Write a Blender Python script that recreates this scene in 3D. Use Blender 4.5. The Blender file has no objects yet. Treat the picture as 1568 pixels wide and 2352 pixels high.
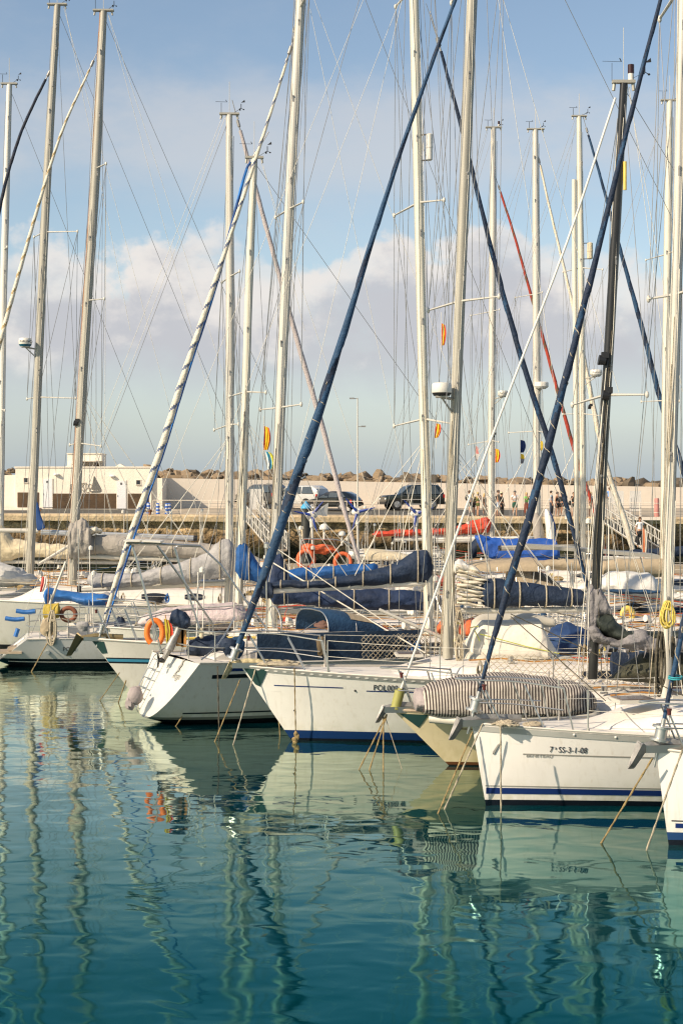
import bpy, math, random
from math import sin, cos, pi, radians, sqrt, atan2
from mathutils import Vector, noise
random.seed(7)
sc = bpy.context.scene
# ------------------------------------------------------------------ camera
F, CX, CY, H = 3800.0, 784.0, 1150.0, 4.5      # focal length in picture units, centre column, horizon row, eye height
cam = bpy.data.cameras.new("camera"); camo = bpy.data.objects.new("camera", cam); sc.collection.objects.link(camo)
sc.camera = camo
camo.location = (0, 0, H); camo.rotation_euler = (radians(90), 0, 0)
cam.sensor_fit = 'VERTICAL'; cam.sensor_height = 36; cam.sensor_width = 24
cam.lens = F / 2352 * 36; cam.shift_y = -26 / 2352; cam.clip_end = 9000; cam.clip_start = 0.5
# ------------------------------------------------------------------ world and sun
EL, AZ = radians(33), radians(36)
tosun = Vector((-cos(EL) * cos(AZ), -cos(EL) * sin(AZ), sin(EL)))
world = bpy.data.worlds.new("World"); sc.world = world; world.use_nodes = True
nt = world.node_tree; N = nt.nodes; LK = nt.links; N.clear()
def nd(t, **k):
    n = N.new(t)
    for a, b in k.items(): setattr(n, a, b)
    return n
wo = nd('ShaderNodeOutputWorld'); bg = nd('ShaderNodeBackground'); bg.inputs[1].default_value = 0.105
sky = nd('ShaderNodeTexSky', sky_type='NISHITA', sun_disc=False, sun_elevation=EL, sun_rotation=atan2(tosun.x, tosun.y) % (2 * pi))
sky.air_density = 1.0; sky.dust_density = .5; sky.ozone_density = 2.0
tcw = nd('ShaderNodeTexCoord')
def mth(op, a, b=None, c=None, clamp=False):
    m = nd('ShaderNodeMath', operation=op); m.use_clamp = clamp
    for i, v in enumerate((a, b, c)):
        if v is None: continue
        if isinstance(v, (int, float)): m.inputs[i].default_value = v
        else: LK.new(v, m.inputs[i])
    return m.outputs[0]
def wnoise(scale, vec, det=6, rough=.55):
    mp = nd('ShaderNodeMapping'); mp.inputs['Scale'].default_value = vec
    LK.new(tcw.outputs['Generated'], mp.inputs[0])
    n = nd('ShaderNodeTexNoise'); n.inputs['Scale'].default_value = scale
    n.inputs['Detail'].default_value = det; n.inputs['Roughness'].default_value = rough
    LK.new(mp.outputs[0], n.inputs['Vector']); return n.outputs[0]
sep = nd('ShaderNodeSeparateXYZ'); LK.new(tcw.outputs['Generated'], sep.inputs[0])
def mrange(v, a, b, c=0.0, d=1.0, smooth=True):
    n = nd('ShaderNodeMapRange'); n.interpolation_type = 'SMOOTHSTEP' if smooth else 'LINEAR'; LK.new(v, n.inputs[0])
    for i, q in enumerate((a, b, c, d)): n.inputs[i + 1].default_value = q
    return n.outputs[0]
def mixc(f, a, b, mode='MIX'):
    n = nd('ShaderNodeMix', data_type='RGBA', blend_type=mode)
    for i, q in ((0, f), (6, a), (7, b)):
        if isinstance(q, (int, float)): n.inputs[i].default_value = q
        elif isinstance(q, tuple): n.inputs[i].default_value = q + (1,)
        else: LK.new(q, n.inputs[i])
    return n.outputs[2]
Z = sep.outputs[2]
sk = mixc(1.0, sky.outputs[0], (1.26, 1.14, 1.03), 'MULTIPLY')
# low cumulus bank: its lumpy top edge is a height that varies with direction
topz = mth('ADD', mth('ADD', mth('MULTIPLY', wnoise(2.6, (1, 1, .3), 1), .17), mth('MULTIPLY', wnoise(12.0, (1, 1, 1.15), 8, .58), .135)), .002)
below = mth('SUBTRACT', topz, Z)
dA = mth('MULTIPLY', mth('MULTIPLY', mrange(below, .0, .011), mrange(Z, .045, .095, .25, 1.0)), mrange(wnoise(9.0, (1, 1, 1.6), 6, .57), .32, .58, .50, .97))
cA = mixc(mrange(mth('ADD', below, mth('MULTIPLY', mth('SUBTRACT', wnoise(13.0, (1, 1, 1.5), 7, .6), .5), .24)), .005, .060), (6.7, 6.35, 6.05), (4.45, 4.5, 4.8))
# high thin sheets
band = mrange(mth('ABSOLUTE', mth('SUBTRACT', Z, .212)), .008, .055, 1.0, .15)
dB = mth('MULTIPLY', mrange(mth('ADD', mth('MULTIPLY', band, .26), mth('ADD', mth('MULTIPLY', wnoise(3.2, (1, 1, 2.6), 4, .5), .8), mth('MULTIPLY', wnoise(14, (1, 1, 2.0), 8, .62), .62))),   .70, 1.10), mth('MULTIPLY', mrange(mth('ABSOLUTE', mth('SUBTRACT', Z, .217)), .012, .05, 1.0, .42), .55))
c1 = mixc(dB, sk, (5.5, 5.35, 5.3)); c2 = mixc(dA, c1, cA)
veil = nd('ShaderNodeMapRange'); veil.interpolation_type = 'SMOOTHSTEP'; LK.new(sep.outputs[2], veil.inputs[0])
veil.inputs[1].default_value = .10; veil.inputs[2].default_value = -.01; veil.inputs[3].default_value = 0; veil.inputs[4].default_value = .9
mv = nd('ShaderNodeMix', data_type='RGBA'); LK.new(veil.outputs[0], mv.inputs[0]); LK.new(c2, mv.inputs[6]); mv.inputs[7].default_value = (2.75, 3.5, 4.25, 1)
LK.new(mv.outputs[2], bg.inputs[0]); LK.new(bg.outputs[0], wo.inputs[0])
sl = bpy.data.lights.new("sun", 'SUN'); sl.energy = 5.0; sl.angle = radians(.5); sl.color = (1.0, .835, .635)
so = bpy.data.objects.new("sun", sl); sc.collection.objects.link(so)
so.rotation_euler = tosun.to_track_quat('Z', 'Y').to_euler(); so.location = (-40, -20, 40)
sc.view_settings.view_transform = 'Standard'; sc.view_settings.look = 'None'; sc.view_settings.exposure = 0.29; sc.view_settings.gamma = 1
sc.cycles.max_bounces = 6; sc.cycles.diffuse_bounces = 3; sc.cycles.glossy_bounces = 3; sc.cycles.transparent_max_bounces = 6
sc.cycles.use_denoising = True; sc.cycles.filter_width = 1.25

# ------------------------------------------------------------------ helpers
def P(px, py, Y, dy=0.0):
    return Vector(((px - CX) / F * Y, Y + dy, H - (py - CY) / F * Y))
C = sc.collection
MATS = {}
def mat(name, col, rough=.5, metal=0.0, var=.10, vs=3.0, bump=0.0, bs=20.0, spec=.5, coat=0.0, dirt=0.0, bd=.05):
    if name in MATS: return MATS[name]
    m = bpy.data.materials.new(name); m.use_nodes = True; t = m.node_tree; b = t.nodes['Principled BSDF']
    b.inputs['Roughness'].default_value = rough; b.inputs['Metallic'].default_value = metal
    b.inputs['Specular IOR Level'].default_value = spec; b.inputs['Coat Weight'].default_value = coat
    tc = t.nodes.new('ShaderNodeTexCoord'); n = t.nodes.new('ShaderNodeTexNoise')
    n.inputs['Scale'].default_value = vs; n.inputs['Detail'].default_value = 5; n.inputs['Roughness'].default_value = .6
    t.links.new(tc.outputs['Object'], n.inputs['Vector'])
    r = t.nodes.new('ShaderNodeValToRGB'); t.links.new(n.outputs[0], r.inputs[0])
    r.color_ramp.elements[0].position = .3; r.color_ramp.elements[1].position = .7
    r.color_ramp.elements[0].color = tuple(c * (1 - var) for c in col) + (1,)
    r.color_ramp.elements[1].color = tuple(min(1, c * (1 + var)) for c in col) + (1,)
    out = r.outputs[0]
    if dirt:
        n3 = t.nodes.new('ShaderNodeTexNoise'); n3.inputs['Scale'].default_value = 5; n3.inputs['Detail'].default_value = 8
        mp = t.nodes.new('ShaderNodeMapping'); mp.inputs['Scale'].default_value = (2.5, 2.5, .25)
        t.links.new(tc.outputs['Object'], mp.inputs[0]); t.links.new(mp.outputs[0], n3.inputs['Vector'])
        mr = t.nodes.new('ShaderNodeMapRange'); mr.inputs[1].default_value = .55; mr.inputs[2].default_value = .8; mr.inputs[4].default_value = dirt
        t.links.new(n3.outputs[0], mr.inputs[0])
        mx = t.nodes.new('ShaderNodeMix'); mx.data_type = 'RGBA'; t.links.new(mr.outputs[0], mx.inputs[0])
        t.links.new(out, mx.inputs[6]); mx.inputs[7].default_value = (col[0] * .55, col[1] * .48, col[2] * .36, 1); out = mx.outputs[2]
    t.links.new(out, b.inputs['Base Color'])
    if bump:
        n2 = t.nodes.new('ShaderNodeTexNoise'); n2.inputs['Scale'].default_value = bs; n2.inputs['Detail'].default_value = 4
        t.links.new(tc.outputs['Object'], n2.inputs['Vector'])
        bp = t.nodes.new('ShaderNodeBump'); bp.inputs['Strength'].default_value = bump; bp.inputs['Distance'].default_value = bd
        t.links.new(n2.outputs[0], bp.inputs['Height']); t.links.new(bp.outputs[0], b.inputs['Normal'])
    MATS[name] = m; return m
def zmat(name, base, bands, rough=.3, var=.05, bump=0, bs=10):
    """hull paint: bands = [(height, colour), ...] from the keel upward, crisp edges at waterline heights"""
    m = mat(name, base, rough, var=var, vs=1.3, bump=bump, bs=bs, dirt=.22, coat=.15)
    t = m.node_tree; b = t.nodes['Principled BSDF']; src = b.inputs['Base Color'].links[0].from_socket
    tc = t.nodes.new('ShaderNodeTexCoord'); s = t.nodes.new('ShaderNodeSeparateXYZ'); t.links.new(tc.outputs['Object'], s.inputs[0])
    def q_(op, a, b2):
        n = t.nodes.new('ShaderNodeMath'); n.operation = op
        for i, v in enumerate((a, b2)):
            if isinstance(v, (int, float)): n.inputs[i].default_value = v
            else: t.links.new(v, n.inputs[i])
        return n.outputs[0]
    def ns(scale, vec, det=6):
        mp = t.nodes.new('ShaderNodeMapping'); mp.inputs['Scale'].default_value = vec; t.links.new(tc.outputs['Object'], mp.inputs[0])
        n = t.nodes.new('ShaderNodeTexNoise'); n.inputs['Scale'].default_value = scale; n.inputs['Detail'].default_value = det; t.links.new(mp.outputs[0], n.inputs['Vector']); return n.outputs[0]
    def lay(f, col):
        nonlocal src
        mx = t.nodes.new('ShaderNodeMix'); mx.data_type = 'RGBA'; t.links.new(f, mx.inputs[0]); t.links.new(src, mx.inputs[6]); mx.inputs[7].default_value = col + (1,); src = mx.outputs[2]
    def mr(v, a, b2, c=0, d=1):
        n = t.nodes.new('ShaderNodeMapRange'); t.links.new(v, n.inputs[0])
        for i, w in enumerate((a, b2, c, d)): n.inputs[i + 1].default_value = w
        return n.outputs[0]
    lay(q_('MULTIPLY', mr(s.outputs[2], .45, .12, 0, .55), mr(ns(6, (1, 1, .8)), .35, .7)), (base[0] * .62, base[1] * .60, base[2] * .42))      # scum above the waterline
    lay(mr(ns(3.2, (3.5, 3.5, .16)), .62, .78, 0, .42), (base[0] * .66, base[1] * .56, base[2] * .40))                                          # rain and rust runs
    lay(mr(ns(9, (.35, .35, 2.2)), .66, .74, 0, .30), (base[0] * .72, base[1] * .72, base[2] * .70))                                            # scuffs and fender marks
    for z, c in bands:
        mm = t.nodes.new('ShaderNodeMath'); mm.operation = 'LESS_THAN'; t.links.new(s.outputs[2], mm.inputs[0]); mm.inputs[1].default_value = z
        mx = t.nodes.new('ShaderNodeMix'); mx.data_type = 'RGBA'; t.links.new(mm.outputs[0], mx.inputs[0]); t.links.new(src, mx.inputs[6])
        mx.inputs[7].default_value = c + (1,); src = mx.outputs[2]
    t.links.new(src, b.inputs['Base Color']); return m

class MB:
    def __init__(s): s.v = []; s.f = []; s.m = []
    def add(s, vs, fs, mi=0):
        o = len(s.v); s.v += [Vector(a) for a in vs]
        s.f += [tuple(i + o for i in f) for f in fs]; s.m += [mi] * len(fs); return s
    def box(s, c, size, rz=0.0, mi=0, taper=1.0):
        hx, hy, hz = size[0] / 2, size[1] / 2, size[2] / 2; vs = []
        for z in (-1, 1):
            k = taper if z > 0 else 1
            for x, y in ((-1, -1), (1, -1), (1, 1), (-1, 1)):
                a, b = x * hx * k, y * hy * k
                vs.append((c[0] + a * cos(rz) - b * sin(rz), c[1] + a * sin(rz) + b * cos(rz), c[2] + z * hz))
        return s.add(vs, [(3, 2, 1, 0), (4, 5, 6, 7), (0, 1, 5, 4), (1, 2, 6, 5), (2, 3, 7, 6), (3, 0, 4, 7)], mi)
    def tube(s, pts, r, n=8, mi=0, cap=True, prof=None, flat=1.0):
        pts = [Vector(p) for p in pts]; k = len(pts)
        rr = r if isinstance(r, (list, tuple)) else [r] * k
        ref = None; rings = []
        for i, p in enumerate(pts):
            d = (pts[min(i + 1, k - 1)] - pts[max(i - 1, 0)])
            if d.length < 1e-9: d = Vector((0, 0, 1))
            d.normalize()
            if ref is None:
                ref = Vector((0, 1, 0)) if abs(d.y) < .8 else Vector((1, 0, 0))
            a = (ref - d * ref.dot(d)); a.normalize(); ref = a; b = d.cross(a)
            ring = []
            for j in range(n):
                th = 2 * pi * j / n; q = rr[i] * (prof(i, th) if prof else 1)
                ring.append(p + a * (cos(th) * q) + b * (sin(th) * q * flat))
            rings.append(ring)
        return s.loft(rings, mi, cap)
    def loft(s, rings, mi=0, cap=True, closed=True):
        n = len(rings[0]); o = len(s.v)
        for r in rings: s.v += [Vector(p) for p in r]
        for i in range(len(rings) - 1):
            for j in range(n if closed else n - 1):
                a = o + i * n + j; b = o + i * n + (j + 1) % n
                s.f.append((a, b, b + n, a + n)); s.m.append(mi(i, j) if callable(mi) else mi)
        if cap and closed:
            s.f.append(tuple(o + j for j in range(n))[::-1]); s.m.append(mi(0, 0) if callable(mi) else mi)
            e = o + (len(rings) - 1) * n; s.f.append(tuple(e + j for j in range(n))); s.m.append(mi(len(rings) - 2, 0) if callable(mi) else mi)
        return s
    def ell(s, c, r, n=12, m=8, mi=0, amp=0, fr=2.0, seed=0):
        c = Vector(c); rings = []
        for i in range(m + 1):
            ph = -pi / 2 + pi * i / m; ring = []
            for j in range(n):
                th = 2 * pi * j / n; d = Vector((cos(ph) * cos(th), cos(ph) * sin(th), sin(ph)))
                k = 1 + (amp * noise.noise(d * fr + Vector((seed * 7.3, seed, 0))) if amp else 0)
                ring.append(c + Vector((d.x * r[0] * k, d.y * r[1] * k, d.z * r[2] * k)))
            rings.append(ring)
        return s.loft(rings, mi, False)
    def build(s, name, mats, parent=None, smooth=True, **props):
        me = bpy.data.meshes.new(name)
        off = Vector(parent.matrix_world.translation) if parent is not None else Vector((0, 0, 0))
        if parent is not None: off = ORG[parent.name]
        else:
            off = sum(s.v, Vector()) / max(1, len(s.v)); off = Vector((off.x, off.y, min(v.z for v in s.v)))
        me.from_pydata([tuple(v - off) for v in s.v], [], s.f)
        if not isinstance(mats, (list, tuple)): mats = [mats]
        for m in mats: me.materials.append(m)
        if len(mats) > 1: me.polygons.foreach_set('material_index', s.m)
        if smooth:
            me.polygons.foreach_set('use_smooth', [True] * len(me.polygons))
            try: me.set_sharp_from_angle(angle=radians(38))
            except Exception: pass
        me.update()
        o = bpy.data.objects.new(name, me); C.objects.link(o)
        if parent is not None: o.parent = parent
        else: o.location = off
        ORG[o.name] = off
        for k, v in props.items(): o[k] = v
        return o
ORG = {}
def thing(name, label, cat, loc, group=None):
    o = bpy.data.objects.new(name, None); C.objects.link(o); o.location = loc; o.empty_display_size = .3
    o['label'] = label; o['category'] = cat
    if group: o['group'] = group
    ORG[o.name] = Vector(loc); return o
def tag(o, label, cat, group=None):
    o['label'] = label; o['category'] = cat
    if group: o['group'] = group
    return o
def struct(o): o['kind'] = 'structure'; return o
def crv(pts, step=None, n=None):
    """smooth polyline through the points (Catmull-Rom)"""
    pts = [Vector(p) for p in pts]
    if len(pts) < 3:
        k = n or 8; return [pts[0].lerp(pts[1], i / k) for i in range(k + 1)]
    q = [pts[0] * 2 - pts[1]] + pts + [pts[-1] * 2 - pts[-2]]; out = []
    for i in range(1, len(q) - 2):
        L = (q[i + 1] - q[i]).length; k = max(2, int(L / step)) if step else (n or 6)
        for j in range(k):
            t = j / k; a, b, c, d = q[i - 1], q[i], q[i + 1], q[i + 2]
            out.append(.5 * ((2 * b) + (c - a) * t + (2 * a - 5 * b + 4 * c - d) * t * t + (3 * b - a - 3 * c + d) * t ** 3))
    out.append(pts[-1]); return out
def lerp(a, b, t): return a + (b - a) * t
def interp(tab, x):
    if x <= tab[0][0]: return tab[0][1]
    for (a, b), (c, d) in zip(tab, tab[1:]):
        if x <= c: return lerp(b, d, (x - a) / (c - a) if c > a else 0)
    return tab[-1][1]

# ------------------------------------------------------------------ materials
GEL = (.74, .72, .66)
white = mat('gelcoat_white', (.76, .74, .68), .35, var=.04, vs=2, dirt=.12)
deckw = mat('deck_white', (.72, .675, .60), .55, var=.07, vs=5, dirt=.25)
cream = mat('deck_cream', (.60, .54, .42), .6, var=.08, dirt=.2)
alu = mat('mast_aluminium', (.56, .53, .46), .5, .1, var=.05, vs=1.5, dirt=.22)
alud = mat('mast_grey', (.37, .35, .29), .5, .1, var=.08, vs=1.5, dirt=.2)
aluw = mat('mast_white_paint', (.70, .67, .59), .35, var=.04, vs=1, dirt=.15)
blackm = mat('mast_black', (.022, .022, .020), .28, var=.2)
steel = mat('stainless_steel', (.60, .58, .53), .32, .9, var=.08)
wirem = mat('rigging_wire', (.30, .29, .27), .4, .6, var=.2)
wirew = mat('white_halyard', (.66, .62, .52), .7, var=.15, vs=8)
wiref = mat('far_wire', (.27, .27, .26), .5, .3, var=.2)
dark = mat('black_plastic', (.02, .02, .02), .45)
glass = mat('dark_glass', (.02, .022, .025), .08, spec=.8)
pane = mat('car_glass', (.06, .075, .08), .06, spec=1.0)
navy = mat('navy_canvas', (.006, .018, .045), .75, var=.30, vs=2.5, bump=.5, bs=14)
navy2 = mat('blue_canvas', (.013, .052, .115), .75, var=.25, vs=2.5, bump=.5, bs=14)
brightb = mat('bright_blue_canvas', (.006, .075, .25), .7, var=.2, bump=.4, bs=9)
skyblue = mat('sky_blue_canvas', (.025, .14, .40), .6, var=.2, bump=.3, bs=9)
cobalt = mat('cobalt_tarp', (.018, .085, .36), .55, var=.15, bump=.4, bs=5)
greyc = mat('grey_canvas', (.33, .32, .31), .8, var=.18, vs=2, bump=.6, bs=10)
lgreyc = mat('light_grey_canvas', (.47, .45, .43), .8, var=.15, vs=2, bump=.6, bs=10)
taupe = mat('taupe_canvas', (.33, .30, .26), .8, var=.12, vs=1.5, bump=.5, bs=9)
creamc = mat('cream_canvas', (.62, .53, .36), .8, var=.14, vs=2, bump=.7, bs=8)
sailc = mat('sailcloth', (.66, .60, .48), .75, var=.10, vs=3, bump=.5, bs=12)
tanc = mat('tan_canvas', (.40, .32, .21), .8, var=.12, bump=.4, bs=8)
brownc = mat('brown_canvas', (.12, .085, .045), .8, var=.2)
redc = mat('red_canvas', (.52, .055, .022), .75, var=.2, bump=.6, bs=9)
orange = mat('orange_buoy', (.80, .19, .025), .5, var=.12)
orangef = mat('orange_fabric', (.66, .13, .04), .7, var=.2, bump=.5, bs=14)
yellow = mat('yellow_plastic', (.74, .55, .12), .5, var=.1)
pinkc = mat('faded_pink_canvas', (.50, .42, .41), .85, var=.15, vs=2, bump=.7, bs=11)
torn = mat('torn_grey_sailcloth', (.20, .188, .188), .85, var=.35, vs=2.5, bump=.8, bs=12)
dgreen = mat('black_green_canvas', (.020, .026, .020), .6, var=.5, vs=3, bump=.6, bs=8)
wtarp = mat('white_tarpaulin', (.68, .66, .60), .7, var=.08, bump=.7, bs=6)
rubberg = mat('inflatable_grey', (.52, .49, .41), .5, var=.06, vs=2)
rope = mat('old_rope', (.42, .30, .13), .9, var=.35, vs=25, bump=.8, bs=120)
ropew = mat('pale_rope', (.58, .50, .36), .9, var=.2, vs=25, bump=.8, bs=120)
ropeb = mat('dark_rope', (.07, .06, .04), .9, var=.5, vs=30)
ropey = mat('yellow_rope', (.60, .47, .10), .9, var=.35, vs=30)
cyan = mat('cyan_cap', (.05, .33, .58), .5, var=.06)
galv = mat('galvanised_anchor', (.30, .29, .27), .5, .5, var=.3, vs=9)
rusty = mat('rust_flecked_steel', (.50, .42, .24), .6, .2, var=.5, vs=14)
stucco = mat('stucco_wall', (.80, .72, .60), .9, var=.06, vs=1.2, bump=.25, bs=6, dirt=.10)
conc = mat('sea_wall_concrete', (.74, .66, .55), .9, var=.07, vs=.35, bump=.15, bs=3, dirt=.18)
door_w = mat('door_white', (.74, .73, .72), .5, var=.03)
woodp = mat('dark_wood_panel', (.085, .048, .020), .65, var=.45, vs=2.2)
wood = mat('varnished_wood', (.42, .20, .05), .4, var=.25, vs=6)
teak = mat('weathered_teak', (.34, .27, .19), .7, var=.2, vs=6)
rockm = mat('boulder_stone', (.27, .20, .125), .95, var=.35, vs=1.2, bump=1.0, bs=3)
rockd = mat('boulder_stone_dark', (.12, .095, .065), .95, var=.35, vs=1.2, bump=1.0, bs=3)
skin = mat('skin', (.42, .23, .14), .6, var=.05)

# ------------------------------------------------------------------ setting: water, quay, wall
OFFY = -3470.0   # the sheet's own origin lies at its middle, so world y = 0 is at this object coordinate
def water():
    m = bpy.data.materials.new('harbour_water'); m.use_nodes = True; t = m.node_tree; b = t.nodes['Principled BSDF']
    b.inputs['Base Color'].default_value = (.001, .047, .058, 1); b.inputs['Roughness'].default_value = .012
    b.inputs['IOR'].default_value = 1.33; b.inputs['Specular IOR Level'].default_value = .5
    tc = t.nodes.new('ShaderNodeTexCoord')
    def nz(scale, vec, det, rough=.5, dist=0.0, rot=0):
        mp = t.nodes.new('ShaderNodeMapping'); mp.inputs['Scale'].default_value = vec; mp.inputs['Rotation'].default_value = (0, 0, rot)
        t.links.new(tc.outputs['Object'], mp.inputs[0]); n = t.nodes.new('ShaderNodeTexNoise'); n.inputs['Scale'].default_value = scale
        n.inputs['Detail'].default_value = det; n.inputs['Roughness'].default_value = rough; n.inputs['Distortion'].default_value = dist
        t.links.new(mp.outputs[0], n.inputs['Vector']); return n.outputs[0]
    def mm(op, a, b2):
        q = t.nodes.new('ShaderNodeMath'); q.operation = op
        for i, v in enumerate((a, b2)):
            if isinstance(v, (int, float)): q.inputs[i].default_value = v
            else: t.links.new(v, q.inputs[i])
        return q.outputs[0]
    swell = nz(.30, (1.2, 1.2, 1), 1, rot=.25)
    ripple = nz(.80, (1.25, 1.0, 1), 1, .35, .5, -.2)
    mid = nz(1.55, (1.1, 1.3, 1), 1, .4, .5, .35)
    chop = nz(5.0, (.8, 1.8, 1), 1, .5, .3, .1)
    patch = nz(.085, (1, 1, 1), 2)
    pr = t.nodes.new('ShaderNodeMapRange'); pr.inputs[1].default_value = .42; pr.inputs[2].default_value = .66; pr.inputs[3].default_value = .0; pr.inputs[4].default_value = 1.0
    t.links.new(patch, pr.inputs[0])
    sx = t.nodes.new('ShaderNodeSeparateXYZ'); t.links.new(tc.outputs['Object'], sx.inputs[0])
    far_ = t.nodes.new('ShaderNodeMapRange'); far_.interpolation_type = 'SMOOTHSTEP'; t.links.new(mm('SUBTRACT', sx.outputs[1], mm('MULTIPLY', sx.outputs[0], .9)), far_.inputs[0]); far_.inputs[1].default_value = 22 + OFFY; far_.inputs[2].default_value = 38 + OFFY; far_.inputs[3].default_value = .12
    fine = mm('MULTIPLY', nz(9.0, (.5, 1.8, 1), 2, .6), .35)
    chop = mm('ADD', chop, fine); pr = mm('MULTIPLY', mm('ADD', pr.outputs[0], .35), far_.outputs[0])
    h = mm('ADD', mm('ADD', mm('MULTIPLY', swell, WAVE[0]), mm('ADD', mm('MULTIPLY', ripple, WAVE[1]), mm('MULTIPLY', mid, .0078))), mm('MULTIPLY', mm('MULTIPLY', chop, pr), WAVE[2]))
    bp = t.nodes.new('ShaderNodeBump'); bp.inputs['Strength'].default_value = 1; bp.inputs['Distance'].default_value = 1
    t.links.new(h, bp.inputs['Height'])
    df = t.nodes.new('ShaderNodeBsdfDiffuse'); df.inputs[0].default_value = (.0001, .031, .041, 1)
    gl = t.nodes.new('ShaderNodeBsdfGlossy'); gl.inputs['Roughness'].default_value = .0; gl.inputs['Color'].default_value = (.60, .95, .88, 1)
    fr = t.nodes.new('ShaderNodeFresnel'); fr.inputs['IOR'].default_value = 1.33
    for q in (gl, fr): t.links.new(bp.outputs[0], q.inputs['Normal'])
    tr = t.nodes.new('ShaderNodeMapRange'); t.links.new(fr.outputs[0], tr.inputs[0]); tr.inputs[1].default_value = .15; tr.inputs[2].default_value = .36
    tx = t.nodes.new('ShaderNodeMix'); tx.data_type = 'RGBA'; t.links.new(tr.outputs[0], tx.inputs[0]); tx.inputs[6].default_value = (.18, .86, .84, 1); tx.inputs[7].default_value = (.86, .95, .80, 1); t.links.new(tx.outputs[2], gl.inputs['Color'])
    pw = mm('MULTIPLY', mm('POWER', fr.outputs[0], 1.8), 3.5); pw = mm('MINIMUM', pw, .95); mx = t.nodes.new('ShaderNodeMixShader')
    t.links.new(pw, mx.inputs[0]); t.links.new(df.outputs[0], mx.inputs[1]); t.links.new(gl.outputs[0], mx.inputs[2])
    t.nodes.remove(b); t.links.new(mx.outputs[0], t.nodes['Material Output'].inputs['Surface'])
    mb = MB(); mb.add([(-3000, -60, 0), (3000, -60, 0), (3000, 7000, 0), (-3000, 7000, 0)], [(0, 1, 2, 3)])
    o = mb.build('water', m, smooth=False); struct(o)
WAVE = (.022, .0105, .0018)
water()
def quaymat():
    m = mat('quay_stone', (.36, .27, .16), .95, var=.7, vs=2.2, bump=1.0, bs=2.6, bd=.45)
    t = m.node_tree; b = t.nodes['Principled BSDF']; src = b.inputs['Base Color'].links[0].from_socket
    geo = t.nodes.new('ShaderNodeNewGeometry'); s = t.nodes.new('ShaderNodeSeparateXYZ'); t.links.new(geo.outputs['Position'], s.inputs[0])
    n = t.nodes.new('ShaderNodeTexNoise'); n.inputs['Scale'].default_value = .6; n.inputs['Detail'].default_value = 5
    t.links.new(geo.outputs['Position'], n.inputs['Vector'])
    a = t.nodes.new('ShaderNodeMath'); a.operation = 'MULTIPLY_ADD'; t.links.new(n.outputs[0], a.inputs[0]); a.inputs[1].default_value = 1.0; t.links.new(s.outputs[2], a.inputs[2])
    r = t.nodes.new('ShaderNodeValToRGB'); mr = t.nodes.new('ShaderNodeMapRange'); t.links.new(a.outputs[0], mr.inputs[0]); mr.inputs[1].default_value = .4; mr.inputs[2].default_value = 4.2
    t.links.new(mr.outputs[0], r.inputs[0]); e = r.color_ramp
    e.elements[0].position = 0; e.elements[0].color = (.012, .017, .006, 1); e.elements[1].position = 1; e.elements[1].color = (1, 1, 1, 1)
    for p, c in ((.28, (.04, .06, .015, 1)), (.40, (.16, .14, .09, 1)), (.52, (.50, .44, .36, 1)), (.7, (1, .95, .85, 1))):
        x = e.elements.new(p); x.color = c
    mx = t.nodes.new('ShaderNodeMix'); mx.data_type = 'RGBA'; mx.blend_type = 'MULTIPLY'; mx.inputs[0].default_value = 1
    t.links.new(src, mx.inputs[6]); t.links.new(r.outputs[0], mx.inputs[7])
    t.links.new(mx.outputs[2], b.inputs['Base Color']); return m
QY = 118.0
def wy(x): return lerp(128, 137, max(0, min(1, (x + 27) / 62)))          # the sea wall recedes to the right
def wtop(px): return interp([(-200, 1089), (365, 1098), (1500, 1118), (1800, 1123)], px)
def gz(x, y):                                                             # quay surface rises a little inland
    k = max(0, min(1, (y - QY - 2) / 9)); lip = lerp(3.55, 3.3, max(0, min(1, (x + 25) / 45)))
    return lip + k * (lerp(4.02, 3.84, max(0, min(1, (x + 27) / 62))) - lip)
mb = MB(); xs = [-90 + i * 3 for i in range(61)]; ys = [QY + .9, QY + 3, QY + 6, QY + 10, QY + 16, 200]
for i, x in enumerate(xs):
    for y in ys: mb.v.append(Vector((x, y, gz(x, y))))
for i in range(len(xs) - 1):
    for j in range(len(ys) - 1):
        a = i * len(ys) + j; mb.f.append((a, a + len(ys), a + len(ys) + 1, a + 1)); mb.m.append(0)
struct(mb.build('quay_pavement', mat('pavement', (.44, .37, .27), .95, var=.18, vs=.4, bump=.2, bs=8), smooth=False))
mb = MB()                                                                 # asphalt lane
for a, b in ((-70, -14.6), (-4, 14)):
    vs = []; k = 24
    for i in range(k + 1):
        x = lerp(a, b, i / k)
        for y in (QY + 3.2, QY + 9.0): vs.append((x, y, gz(x, y) + .012 + (.0 if y < QY + 5 else .0)))
    mb.add(vs, [(2 * i, 2 * i + 2, 2 * i + 3, 2 * i + 1) for i in range(k)])
struct(mb.build('asphalt_road', mat('asphalt', (.10, .095, .08), .95, var=.2, vs=1, bump=.2, bs=20), smooth=False))
mb = MB(); rows = 16; colsn = 260                                       # quay face, rough masonry
for i in range(colsn + 1):
    x = -90 + 180 * i / colsn
    for j in range(rows + 1):
        z = -1 + (gz(x, QY) - .42 + 1) * j / rows
        d = noise.noise(Vector((x * .9, z * 1.6, 0))) * .35 + noise.noise(Vector((x * 2.6, z * 3.4, 5))) * .30
        mb.v.append(Vector((x, QY + .12 - d + .02 * j, z)))
for i in range(colsn):
    for j in range(rows):
        a = i * (rows + 1) + j; mb.f.append((a, a + rows + 1, a + rows + 2, a + 1)); mb.m.append(0)
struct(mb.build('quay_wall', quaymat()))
mb = MB(); r = []
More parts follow.
